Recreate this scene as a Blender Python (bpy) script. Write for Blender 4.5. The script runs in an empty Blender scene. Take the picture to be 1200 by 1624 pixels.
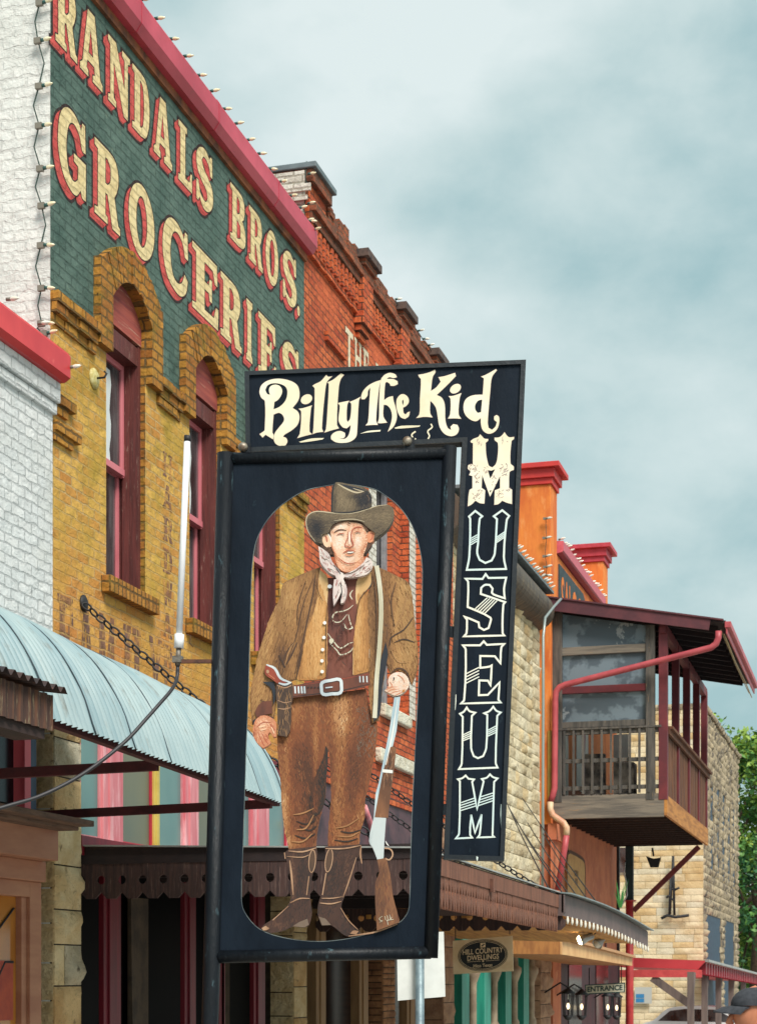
import bpy, bmesh, math, random
from mathutils import Vector, noise
from mathutils.geometry import tessellate_polygon
R = math.radians
random.seed(7)
SC = bpy.context.scene
COL = SC.collection

# ------------------------------------------------------------------ camera
CX, CY, CZ = 6.304, 1.80, 1.65
cam = bpy.data.cameras.new('camera'); cam.sensor_fit = 'HORIZONTAL'; cam.sensor_width = 36
cam.lens = 84; cam.shift_y = 0.611; cam.clip_start = 0.1; cam.clip_end = 3000
co = bpy.data.objects.new('camera', cam); COL.objects.link(co)
co.location = (CX, CY, CZ); co.rotation_euler = (R(90), 0, math.atan2(.2747, .9615))
SC.camera = co
cam.dof.use_dof = True; cam.dof.focus_distance = 9.5; cam.dof.aperture_fstop = 15

# ------------------------------------------------------------------ world, sun, exposure
SUN_EL, SUN_AZ = R(47), R(136)      # azimuth clockwise from +Y: the sun stands over the street, behind the camera
SKY_OFF = (11.8534, 6.4005, 7.2791)
w = bpy.data.worlds.new('World'); SC.world = w; w.use_nodes = True
nt = w.node_tree; nt.nodes.clear()
N = nt.nodes.new; L = nt.links.new
out = N('ShaderNodeOutputWorld'); bg = N('ShaderNodeBackground'); L(bg.outputs[0], out.inputs[0])
sky = N('ShaderNodeTexSky'); sky.sky_type = 'NISHITA'; sky.sun_disc = False
sky.sun_elevation = SUN_EL; sky.sun_rotation = SUN_AZ; sky.dust_density = 3; sky.air_density = 1.2
tc = N('ShaderNodeTexCoord')
mp = N('ShaderNodeMapping'); mp.inputs['Scale'].default_value = (1.0, 1.0, 1.5); mp.inputs['Location'].default_value = SKY_OFF
L(tc.outputs['Generated'], mp.inputs[0])
n1 = N('ShaderNodeTexNoise'); n1.inputs['Scale'].default_value = 3.4; n1.inputs['Detail'].default_value = 4; n1.inputs['Roughness'].default_value = .42
n1.inputs['Distortion'].default_value = .3
L(mp.outputs[0], n1.inputs['Vector'])
cr = N('ShaderNodeValToRGB')
e = cr.color_ramp.elements
e[0].position = .42; e[0].color = (2.5, 3.75, 3.9, 1)
e[1].position = .66; e[1].color = (5.2, 5.85, 5.8, 1)
m = cr.color_ramp.elements.new(.53); m.color = (3.9, 4.85, 4.85, 1)
n2 = N('ShaderNodeTexNoise'); n2.inputs['Scale'].default_value = 11; n2.inputs['Detail'].default_value = 7; n2.inputs['Roughness'].default_value = .58; n2.inputs['Distortion'].default_value = .1
L(mp.outputs[0], n2.inputs['Vector'])
mm_ = N('ShaderNodeMath'); mm_.operation = 'MULTIPLY_ADD'; mm_.inputs[1].default_value = .30; L(n2.outputs[0], mm_.inputs[0]); L(n1.outputs[0], mm_.inputs[2])
ms_ = N('ShaderNodeMath'); ms_.operation = 'SUBTRACT'; ms_.inputs[1].default_value = .145; L(mm_.outputs[0], ms_.inputs[0]); L(ms_.outputs[0], cr.inputs[0])
mx = N('ShaderNodeMix'); mx.data_type = 'RGBA'; mx.inputs[0].default_value = .93
L(sky.outputs[0], mx.inputs[6]); L(cr.outputs[0], mx.inputs[7])
L(mx.outputs[2], bg.inputs[0]); bg.inputs[1].default_value = .1
sl = bpy.data.lights.new('sun', 'SUN'); sl.energy = 2.8; sl.angle = R(24); sl.color = (1, .95, .87)
so = bpy.data.objects.new('sun', sl); COL.objects.link(so)
sd = Vector((math.sin(SUN_AZ) * math.cos(SUN_EL), math.cos(SUN_AZ) * math.cos(SUN_EL), math.sin(SUN_EL)))
so.rotation_euler = sd.to_track_quat('Z', 'Y').to_euler(); so.location = (30, -20, 40)
SC.view_settings.view_transform = 'Standard'; SC.view_settings.look = 'None'
SC.view_settings.exposure = 0.6; SC.view_settings.gamma = 1

# ------------------------------------------------------------------ helpers
def ray(u, v):
    a = (u - 600) / 2800; b = (1545 - v) / 2800
    return Vector((-.2747 + .9615 * a, .9615 + .2747 * a, b))
EYE = Vector((CX, CY, CZ))
def PX(u, v, X): d = ray(u, v); return EYE + d * ((X - CX) / d.x)
def PY(u, v, Y): d = ray(u, v); return EYE + d * ((Y - CY) / d.y)
def PT(u, v, t): return EYE + ray(u, v) * t
def yz(u, v, X=0): p = PX(u, v, X); return (p.y, p.z)
def Yof(u, X=0): return PX(u, 1000, X).y

def C(r, g, b):
    f = lambda c: (c / 255 / 12.92) if c / 255 <= .04045 else ((c / 255 + .055) / 1.055) ** 2.4
    return (f(r), f(g), f(b), 1)

class MB:
    def __init__(s): s.v = []; s.f = []; s.m = []; s.s = []
    def add(s, vs, fs, mat=0, smooth=False):
        o = len(s.v); s.v += [tuple(v) for v in vs]
        for f in fs: s.f.append([o + i for i in f]); s.m.append(mat); s.s.append(smooth)
    def quad(s, a, b, c, d, mat=0): s.add([a, b, c, d], [(0, 1, 2, 3)], mat)
    def obox(s, c, ax, ay, az, mat=0):
        c, ax, ay, az = map(Vector, (c, ax, ay, az))
        vs = [c + ax * i + ay * j + az * k for k in (-1, 1) for j in (-1, 1) for i in (-1, 1)]
        s.add(vs, [(0, 2, 3, 1), (4, 5, 7, 6), (0, 1, 5, 4), (2, 6, 7, 3), (0, 4, 6, 2), (1, 3, 7, 5)], mat)
    def box(s, x0, x1, y0, y1, z0, z1, mat=0):
        s.obox(((x0 + x1) / 2, (y0 + y1) / 2, (z0 + z1) / 2), (abs(x1 - x0) / 2, 0, 0), (0, abs(y1 - y0) / 2, 0), (0, 0, abs(z1 - z0) / 2), mat)
    def beam(s, p, q, w, h, mat=0, up=(0, 0, 1)):
        p, q = Vector(p), Vector(q); d = q - p; l = d.length; d.normalize(); up = Vector(up)
        sd_ = d.cross(up)
        if sd_.length < 1e-4: sd_ = d.cross(Vector((0, 1, 0)))
        sd_.normalize(); u2 = sd_.cross(d).normalized()
        s.obox((p + q) / 2, d * l / 2, sd_ * w / 2, u2 * h / 2, mat)
    def tube(s, path, r, n=8, mat=0, closed=False, caps=True):
        path = [Vector(p) for p in path]; k = len(path); vs = []; prev = None
        rr = r if isinstance(r, (list, tuple)) else [r] * k
        for i, p in enumerate(path):
            if closed: t = path[(i + 1) % k] - path[i - 1]
            else: t = path[min(i + 1, k - 1)] - path[max(i - 1, 0)]
            t.normalize()
            if prev is None:
                a = t.cross(Vector((0, 0, 1)))
                if a.length < .05: a = t.cross(Vector((0, 1, 0)))
            else: a = prev - t * prev.dot(t)
            a.normalize(); b = t.cross(a); prev = a
            for j in range(n):
                an = 2 * math.pi * j / n
                vs.append(p + (a * math.cos(an) + b * math.sin(an)) * rr[i])
        fs = []
        for i in range(k if closed else k - 1):
            i2 = (i + 1) % k
            for j in range(n):
                fs.append((i * n + j, i * n + (j + 1) % n, i2 * n + (j + 1) % n, i2 * n + j))
        s.add(vs, fs, mat, True)
        if caps and not closed:
            o = len(s.v) - len(vs)
            s.f.append([o + j for j in range(n)][::-1]); s.m.append(mat); s.s.append(False)
            s.f.append([o + (k - 1) * n + j for j in range(n)]); s.m.append(mat); s.s.append(False)
    def poly(s, loops, fn, mat=0):
        if not isinstance(loops[0][0], (list, tuple)): loops = [loops]
        pts = [p for l in loops for p in l]
        tr = tessellate_polygon([[Vector((p[0], p[1], 0)) for p in l] for l in loops])
        s.add([fn(*p[:2]) for p in pts], [tuple(t) for t in tr], mat)
    def prism(s, loops, f0, f1, mat=0, side=None):
        if not isinstance(loops[0][0], (list, tuple)): loops = [loops]
        s.poly(loops, f0, mat); s.poly(loops, f1, mat)
        for l in loops:
            k = len(l)
            vs = [f0(*p[:2]) for p in l] + [f1(*p[:2]) for p in l]
            s.add(vs, [(i, (i + 1) % k, k + (i + 1) % k, k + i) for i in range(k)], mat if side is None else side)
    def stroke(s, pts, w_, fn, mat=0, closed=False):
        pts = [Vector((p[0], p[1])) for p in pts]; k = len(pts); Lf = []; Rt = []
        for i, p in enumerate(pts):
            a = pts[i - 1] if (closed or i > 0) else None
            b = pts[(i + 1) % k] if (closed or i < k - 1) else None
            d1 = (p - a).normalized() if a is not None and (p - a).length > 1e-9 else None
            d2 = (b - p).normalized() if b is not None and (b - p).length > 1e-9 else None
            if d1 is None: d1 = d2
            if d2 is None: d2 = d1
            n1_ = Vector((-d1.y, d1.x)); n2_ = Vector((-d2.y, d2.x)); mm = n1_ + n2_
            if mm.length < .3: mm = n1_
            mm.normalize(); sc = min(1 / max(mm.dot(n1_), .4), 2.0)
            ww = w_[i] if isinstance(w_, (list, tuple)) else w_
            Lf.append(p + mm * ww / 2 * sc); Rt.append(p - mm * ww / 2 * sc)
        vs = [fn(q.x, q.y) for q in Lf + Rt]
        s.add(vs, [(i, (i + 1) % k, k + (i + 1) % k, k + i) for i in range(k if closed else k - 1)], mat)
    def lathe(s, prof, base, axis=(0, 0, 1), n=10, mat=0):
        ax = Vector(axis).normalized(); a = ax.cross(Vector((0, 0, 1)))
        if a.length < .05: a = Vector((1, 0, 0))
        a.normalize(); b = ax.cross(a); base = Vector(base); vs = []
        for r, h in prof:
            for j in range(n):
                an = 2 * math.pi * j / n
                vs.append(base + ax * h + (a * math.cos(an) + b * math.sin(an)) * r)
        fs = [(i * n + j, i * n + (j + 1) % n, (i + 1) * n + (j + 1) % n, (i + 1) * n + j) for i in range(len(prof) - 1) for j in range(n)]
        s.add(vs, fs, mat, True)
    def build(s, name, mats, parent=None, bevel=0, kind=None):
        me = bpy.data.meshes.new(name)
        off = Vector((0, 0, 0))
        p = parent
        while p is not None: off = off + p.location; p = p.parent
        me.from_pydata([(v[0] - off.x, v[1] - off.y, v[2] - off.z) for v in s.v], [], s.f)
        for mt in (mats if isinstance(mats, (list, tuple)) else [mats]): me.materials.append(mt)
        me.polygons.foreach_set('material_index', s.m); me.polygons.foreach_set('use_smooth', s.s)
        me.update()
        o = bpy.data.objects.new(name, me); COL.objects.link(o)
        if parent is not None: o.parent = parent
        if bevel:
            b = o.modifiers.new('bevel', 'BEVEL'); b.width = bevel; b.segments = 2; b.limit_method = 'ANGLE'; b.angle_limit = R(40)
        if kind: o['kind'] = kind
        return o

def tag(o, label, cat, group=None):
    o['label'] = label; o['category'] = cat
    if group: o['group'] = group
    return o
def thing(name, label, cat, loc, group=None):
    o = bpy.data.objects.new(name, None); o.location = loc; COL.objects.link(o)
    o.empty_display_size = .2
    return tag(o, label, cat, group)
def centre_origin(o):
    """put the origin of a one-mesh thing at its base"""
    me = o.data; n = len(me.vertices)
    xs = [v.co.x for v in me.vertices]; ys = [v.co.y for v in me.vertices]; zs = [v.co.z for v in me.vertices]
    c = Vector(((min(xs) + max(xs)) / 2, (min(ys) + max(ys)) / 2, min(zs)))
    for v in me.vertices: v.co -= c
    o.location = o.location + c
    return o

def spline(pts, seg=4, closed=True, corner=58):
    """Catmull-Rom through pts; points that turn sharply stay corners"""
    P = [Vector((p[0], p[1])) for p in pts]; k = len(P); T = []
    for i in range(k):
        a = P[i - 1] if (closed or i > 0) else P[i]; b = P[(i + 1) % k] if (closed or i < k - 1) else P[i]
        d1 = P[i] - a; d2 = b - P[i]
        if d1.length < 1e-6 or d2.length < 1e-6: T.append(None); continue
        T.append(None if d1.angle(d2) > R(corner) else (b - a) * .5)
    res = []
    for i in range(k if closed else k - 1):
        p0, p1 = P[i], P[(i + 1) % k]; ln = (p1 - p0)
        t0 = T[i]; t1 = T[(i + 1) % k]
        t0 = ln if t0 is None else t0.normalized() * ln.length
        t1 = ln if t1 is None else t1.normalized() * ln.length
        for j in range(seg):
            s_ = j / seg; h = 2 * s_ ** 3 - 3 * s_ ** 2 + 1
            q = p0 * h + t0 * (s_ ** 3 - 2 * s_ ** 2 + s_) + p1 * (-2 * s_ ** 3 + 3 * s_ ** 2) + t1 * (s_ ** 3 - s_ ** 2)
            res.append((q.x, q.y))
    if not closed: res.append((P[-1].x, P[-1].y))
    return res
def ell(cx, cy, rx, ry, rot=0, n=20):
    c, s_ = math.cos(R(rot)), math.sin(R(rot))
    return [(cx + rx * math.cos(a) * c - ry * math.sin(a) * s_, cy + rx * math.cos(a) * s_ + ry * math.sin(a) * c) for a in [2 * math.pi * i / n for i in range(n)]]
_txt = {}
def text_tris(body, bold=0.0, spacing=1.0):
    """vertices and faces of a line of text in unit size, x centred"""
    key = (body, bold, spacing)
    if key in _txt: return _txt[key]
    cu = bpy.data.curves.new('t', 'FONT'); cu.body = body; cu.size = 1; cu.offset = bold; cu.space_character = spacing; cu.resolution_u = 3
    ob = bpy.data.objects.new('t', cu); COL.objects.link(ob)
    dg = bpy.context.evaluated_depsgraph_get(); me = ob.evaluated_get(dg).to_mesh()
    vs = [(v.co.x, v.co.y) for v in me.vertices]; fs = [tuple(p.vertices) for p in me.polygons]
    ob.evaluated_get(dg).to_mesh_clear(); bpy.data.objects.remove(ob); bpy.data.curves.remove(cu)
    x0 = min(v[0] for v in vs); x1 = max(v[0] for v in vs); y0 = min(v[1] for v in vs); y1 = max(v[1] for v in vs)
    vs = [((x - x0) / (x1 - x0), (y - y0) / (y1 - y0)) for x, y in vs]
    _txt[key] = (vs, fs, (x1 - x0) / (y1 - y0)); return _txt[key]

# ------------------------------------------------------------------ materials
def _nodes(name):
    m = bpy.data.materials.new(name); m.use_nodes = True
    nt = m.node_tree; b = nt.nodes['Principled BSDF']
    return m, nt, b
def _pos(nt, scale, rnd=False):
    g = nt.nodes.new('ShaderNodeNewGeometry'); mp = nt.nodes.new('ShaderNodeMapping')
    mp.inputs['Scale'].default_value = scale
    nt.links.new(g.outputs['Position'], mp.inputs[0]); return mp
def _noise(nt, vec, sc, det=4, rough=.6):
    n = nt.nodes.new('ShaderNodeTexNoise'); n.inputs['Scale'].default_value = sc; n.inputs['Detail'].default_value = det
    n.inputs['Roughness'].default_value = rough; nt.links.new(vec.outputs[0], n.inputs['Vector']); return n
def _ramp(nt, src, a, b, ca=(0, 0, 0, 1), cb=(1, 1, 1, 1)):
    r = nt.nodes.new('ShaderNodeValToRGB'); r.color_ramp.elements[0].position = a; r.color_ramp.elements[1].position = b
    r.color_ramp.elements[0].color = ca; r.color_ramp.elements[1].color = cb
    nt.links.new(src, r.inputs[0]); return r.outputs[0]
def _mix(nt, fac, a, b, mode='MIX'):
    m = nt.nodes.new('ShaderNodeMix'); m.data_type = 'RGBA'; m.blend_type = mode
    for i, x in ((0, fac), (6, a), (7, b)):
        if isinstance(x, (float, int)): m.inputs[i].default_value = x
        elif isinstance(x, tuple): m.inputs[i].default_value = x
        else: nt.links.new(x, m.inputs[i])
    return m.outputs[2]
def _bump(nt, b, h, strength, dist, prev=None):
    bp = nt.nodes.new('ShaderNodeBump'); bp.inputs['Strength'].default_value = strength; bp.inputs['Distance'].default_value = dist
    nt.links.new(h, bp.inputs['Height'])
    if prev is not None: nt.links.new(prev, bp.inputs['Normal'])
    nt.links.new(bp.outputs[0], b.inputs['Normal']); return bp.outputs[0]

def mat(name, c, c2=None, rough=.65, sc=6, st=(1, 1, 1), lo=.4, hi=.62, bump=.25, bsc=None, dist=.01, metal=0, c3=None, sc3=20, lo3=.6, hi3=.7, spec=.5):
    """painted / wooden / metal surface: two tones by noise, an optional third (wear) and bump"""
    m, nt, b = _nodes(name)
    p = _pos(nt, st); n = _noise(nt, p, sc)
    col = c
    if c2 is not None: col = _mix(nt, _ramp(nt, n.outputs[0], lo, hi), c, c2)
    if c3 is not None:
        n3 = _noise(nt, p, sc3, 6, .7); col = _mix(nt, _ramp(nt, n3.outputs[0], lo3, hi3), col, c3)
    if isinstance(col, tuple): b.inputs['Base Color'].default_value = col
    else: nt.links.new(col, b.inputs['Base Color'])
    b.inputs['Roughness'].default_value = rough; b.inputs['Metallic'].default_value = metal; b.inputs['Specular IOR Level'].default_value = spec
    if bump:
        nb = _noise(nt, p, bsc or sc * 4, 5, .65); _bump(nt, b, nb.outputs[0], bump, dist)
    return m

def wall_uv(nt, jitter=.004):
    """(u, v) along the wall whichever way it faces, from the place in the world"""
    g = nt.nodes.new('ShaderNodeNewGeometry')
    sp = nt.nodes.new('ShaderNodeSeparateXYZ'); nt.links.new(g.outputs['Position'], sp.inputs[0])
    sn = nt.nodes.new('ShaderNodeSeparateXYZ'); nt.links.new(g.outputs['True Normal'], sn.inputs[0])
    ab = nt.nodes.new('ShaderNodeMath'); ab.operation = 'ABSOLUTE'; nt.links.new(sn.outputs[1], ab.inputs[0])
    gt = nt.nodes.new('ShaderNodeMath'); gt.operation = 'GREATER_THAN'; gt.inputs[1].default_value = .6; nt.links.new(ab.outputs[0], gt.inputs[0])
    mx = nt.nodes.new('ShaderNodeMix'); mx.data_type = 'FLOAT'
    nt.links.new(gt.outputs[0], mx.inputs[0]); nt.links.new(sp.outputs[1], mx.inputs[2]); nt.links.new(sp.outputs[0], mx.inputs[3])
    cb = nt.nodes.new('ShaderNodeCombineXYZ'); nt.links.new(mx.outputs[0], cb.inputs[0]); nt.links.new(sp.outputs[2], cb.inputs[1])
    nz = nt.nodes.new('ShaderNodeTexNoise'); nz.inputs['Scale'].default_value = 9; nz.inputs['Detail'].default_value = 3
    nt.links.new(g.outputs['Position'], nz.inputs['Vector'])
    sb = nt.nodes.new('ShaderNodeVectorMath'); sb.operation = 'SUBTRACT'; sb.inputs[1].default_value = (.5, .5, .5); nt.links.new(nz.outputs['Color'], sb.inputs[0])
    ms = nt.nodes.new('ShaderNodeVectorMath'); ms.operation = 'SCALE'; ms.inputs['Scale'].default_value = jitter * 6; nt.links.new(sb.outputs[0], ms.inputs[0])
    ad = nt.nodes.new('ShaderNodeVectorMath'); nt.links.new(cb.outputs[0], ad.inputs[0]); nt.links.new(ms.outputs[0], ad.inputs[1])
    return ad, g, sp

def brick(name, c1, c2, mort, bw=.215, bh=.081, ms=.011, strength=.8, stain=None, st_sc=1.2, st_lo=.5, st_hi=.7, paint=None, soldier=False,
          grain=.5, jitter=.005, spots=None, sp_lo=.62, sp_hi=.7, rough=.85):
    m, nt, b = _nodes(name)
    uv, g, sp = wall_uv(nt, jitter)
    br = nt.nodes.new('ShaderNodeTexBrick'); br.inputs['Scale'].default_value = 1
    br.inputs['Brick Width'].default_value = bh if soldier else bw; br.inputs['Row Height'].default_value = bw if soldier else bh
    if soldier: br.offset = 0
    br.inputs['Mortar Size'].default_value = ms; br.inputs['Mortar Smooth'].default_value = .35; br.inputs['Bias'].default_value = -.1
    br.inputs['Color1'].default_value = c1; br.inputs['Color2'].default_value = c2; br.inputs['Mortar'].default_value = mort
    nt.links.new(uv.outputs[0], br.inputs['Vector'])
    col = br.outputs['Color']
    pn = _pos(nt, (1, 1, 1))
    nb = _noise(nt, pn, 14, 6, .7)
    col = _mix(nt, grain, col, _ramp(nt, nb.outputs[0], .3, .7, (.3, .27, .25, 1), (1.15, 1.15, 1.15, 1)), 'MULTIPLY')
    if stain is not None:
        ns = _noise(nt, pn, st_sc, 5, .62); col = _mix(nt, _ramp(nt, ns.outputs[0], st_lo, st_hi), col, stain)
    if paint is not None: col = paint(nt, col, sp, g, br)
    if spots is not None:
        n4 = _noise(nt, pn, 22, 5, .75); col = _mix(nt, _ramp(nt, n4.outputs[0], sp_lo, sp_hi), col, spots)
    nt.links.new(col, b.inputs['Base Color']); b.inputs['Roughness'].default_value = rough
    b.inputs['Specular IOR Level'].default_value = .3
    inv = nt.nodes.new('ShaderNodeMath'); inv.operation = 'SUBTRACT'; inv.inputs[0].default_value = 1; nt.links.new(br.outputs['Fac'], inv.inputs[1])
    pv = _bump(nt, b, inv.outputs[0], strength, .014)
    n5 = _noise(nt, pn, 38, 6, .75); pv = _bump(nt, b, n5.outputs[0], .8, .014, pv)
    n6 = _noise(nt, pn, 8, 4, .6); _bump(nt, b, n6.outputs[0], .8, .035, pv)
    return m
def glass(name, c, rough=.1, c2=None, spec=.6, sc=1.5, st=(1, 1, 1)):
    """window glass in two noise tones: a dim room, a blind, painted reflections"""
    m, nt, b = _nodes(name)
    p = _pos(nt, st); n = _noise(nt, p, sc, 3)
    nt.links.new(_mix(nt, _ramp(nt, n.outputs[0], .35, .65), c, c2 or c), b.inputs['Base Color'])
    b.inputs['Roughness'].default_value = rough; b.inputs['Specular IOR Level'].default_value = spec
    n2 = _noise(nt, p, 1.2, 2); _bump(nt, b, n2.outputs[0], .06, .05)
    return m
def emit(name, c, s):
    m, nt, b = _nodes(name); b.inputs['Base Color'].default_value = c
    b.inputs['Emission Color'].default_value = c; b.inputs['Emission Strength'].default_value = s; return m
# ------------------------------------------------------------------ shared materials
M_red_metal = mat('red_metal', C(200, 74, 92), C(176, 54, 72), rough=.42, sc=1.2, bump=.12, bsc=3, dist=.03, c3=C(150, 62, 70), sc3=6, lo3=.6, hi3=.78)
M_dark_wood = mat('dark_wood', C(54, 36, 32), C(40, 28, 26), rough=.8, sc=3, st=(3, .6, 3), bump=.4, c3=C(84, 58, 46), sc3=14)
M_iron = mat('dark_iron', C(34, 34, 38), C(22, 22, 26), rough=.6, sc=20, bump=.2, c3=C(92, 56, 40), sc3=30, lo3=.66, hi3=.76)
M_rust = mat('rust_bar', C(84, 30, 34), C(66, 24, 28), rough=.7, sc=8)
M_plank = mat('soffit_plank', C(62, 44, 38), C(46, 34, 32), rough=.85, sc=4, st=(5, .5, 5), bump=.5)
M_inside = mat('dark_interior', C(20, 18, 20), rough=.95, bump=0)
M_roof = mat('roof_felt', C(96, 96, 98), C(76, 76, 80), rough=.9)
M_pane_dark = glass('pane_dark', C(92, 90, 92), .05, C(26, 22, 26), 1.0, 2.0, (1, 4, .7))  # grey streaks are reflections painted into the dark glass colour
M_stone = mat('limestone', C(234, 212, 168), C(212, 182, 132), rough=.92, sc=3.2, bump=1, bsc=14, dist=.07, c3=C(112, 92, 64), sc3=11, lo3=.6, hi3=.74)
M_stone_b = mat('limestone_warm', C(224, 190, 138), C(196, 156, 104), rough=.92, sc=3.2, bump=1, bsc=14, dist=.07, c3=C(112, 92, 64), sc3=11, lo3=.58, hi3=.72)
M_stone_c = mat('limestone_grey', C(206, 194, 168), C(176, 160, 130), rough=.92, sc=3.2, bump=1, bsc=14, dist=.07, c3=C(98, 88, 70), sc3=11, lo3=.56, hi3=.7)
M_mortar = mat('stone_joint', C(70, 60, 48), C(52, 44, 36), rough=.95, sc=8, bump=.4)
M_wire = mat('wire_green', C(34, 58, 50), rough=.6, bump=0)
M_bulb = mat('bulb_glass', C(226, 212, 168), C(236, 226, 196), rough=.12, sc=40, bump=0, spec=.8)
M_bulb_white = mat('bulb_white', C(236, 234, 222), C(222, 214, 196), rough=.15, sc=40, bump=0, spec=.8)
M_socket = mat('bulb_socket', C(44, 84, 78), rough=.5, bump=0)
M_clip = mat('clip_grey', C(122, 116, 104), rough=.5, bump=0)

def ashlar(mb, Y0, Y1, z0, z1, ch, cl, at, bulge=.05, seg=4, skip=None, seed=1, jit=.25, mat=0, mort=1, mvar=None):
    """rock-faced blocks; at(s, z, d) gives the point that stands d proud of the wall"""
    rnd = random.Random(seed)
    z = z0; row = 0
    while z < z1 - .02:
        h = ch * rnd.uniform(.85, 1.15); h = min(h, z1 - z)
        if z1 - z - h < ch * .4: h = z1 - z
        s = Y0
        first = cl * (rnd.uniform(.3, 1) if row % 2 else rnd.uniform(.6, 1.2))
        while s < Y1 - .01:
            l = first if s == Y0 else cl * rnd.uniform(1 - jit, 1 + jit)
            l = min(l, Y1 - s)
            if Y1 - s - l < cl * .35: l = Y1 - s
            g = .006
            if not (skip and skip(s + l / 2, z + h / 2)):
                vs = []; ph = rnd.uniform(0, 50); bl = bulge * rnd.uniform(.5, 1.2); tilt = rnd.uniform(-.3, .3); tz = rnd.uniform(-.2, .5)
                for j in range(seg + 1):
                    for i in range(seg + 1):
                        a = i / seg; b = j / seg
                        ed = min(a, 1 - a, b, 1 - b) * 2
                        e_ = min(1, ed * (seg / 2.0) * .9)
                        nn = noise.noise(Vector((s + a * l, z + b * h, ph)) * 6) * .9 + noise.noise(Vector((s + a * l, z + b * h, ph)) * 17) * .4
                        d = e_ * bl * (.55 + 1.25 * nn + tilt * (a - .5) * 2 + tz * (b - .5)) + .004
                        vs.append(at(s + g + a * (l - 2 * g), z + g + b * (h - 2 * g), max(d, 0.003)))
                n = seg + 1
                fs = [(j * n + i, j * n + i + 1, (j + 1) * n + i + 1, (j + 1) * n + i) for j in range(seg) for i in range(seg)]
                if mvar: mat = rnd.choice(mvar)
                mb.add(vs, fs, mat, True)
                # the sides of the block, back to the joint
                rim = [i for i in range(n)] + [j * n + seg for j in range(1, n)] + [seg * n + i for i in range(seg - 1, -1, -1)] + [j * n for j in range(seg - 1, 0, -1)]
                def back(idx):
                    i, j = idx % n, idx // n
                    return at(s + g + i / seg * (l - 2 * g), z + g + j / seg * (h - 2 * g), -.02)
                o = [vs[i] for i in rim] + [back(i) for i in rim]; k = len(rim)
                mb.add(o, [(i, (i + 1) % k, k + (i + 1) % k, k + i) for i in range(k)], mat)
            s += l
        z += h; row += 1

# ------------------------------------------------------------------ ground
def ground_z(y): return 0.0 if y < 22 else -.025 * (y - 22) if y < 75 else -.025 * 53
M_asphalt = mat('asphalt', C(112, 111, 110), C(96, 95, 95), rough=.9, sc=3, bump=.5, bsc=60)
M_walk = mat('concrete_walk', C(190, 184, 172), C(170, 164, 154), rough=.9, sc=2, bump=.3, bsc=30)
M_line = mat('road_paint', C(214, 206, 180), rough=.8, bump=.1)
ys = [-80, 0, 22, 35, 50, 75, 300, 2500]
mb = MB()
for a, b in zip(ys[:-1], ys[1:]): mb.quad((-2000, a, ground_z(a) - .16), (2000, a, ground_z(a) - .16), (2000, b, ground_z(b) - .16), (-2000, b, ground_z(b) - .16))
mb.build('ground', M_walk, kind='structure')
mb = MB()
for a, b in zip(ys[:-2], ys[1:-1]): mb.quad((4.75, a, ground_z(a) - .15), (16, a, ground_z(a) - .15), (16, b, ground_z(b) - .15), (4.75, b, ground_z(b) - .15))
mb.build('road', M_asphalt, kind='structure')
mb = MB()
for a, b in zip(ys[:-2], ys[1:-1]):
    mb.quad((10.3, a, ground_z(a) - .145), (10.45, a, ground_z(a) - .145), (10.45, b, ground_z(b) - .145), (10.3, b, ground_z(b) - .145))
mb.build('road_marking', M_line, kind='structure')
mb = MB()
for a, b in zip(ys[:-2], ys[1:-1]):
    za, zb = ground_z(a), ground_z(b)
    mb.quad((-.6, a, za), (4.6, a, za), (4.6, b, zb), (-.6, b, zb))
    mb.quad((4.6, a, za), (4.75, a, za - .01), (4.75, b, zb - .01), (4.6, b, zb))
    mb.quad((4.75, a, za - .01), (4.75, a, za - .2), (4.75, b, zb - .2), (4.75, b, zb - .01))
mb.build('pavement', M_walk, kind='structure')

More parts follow.
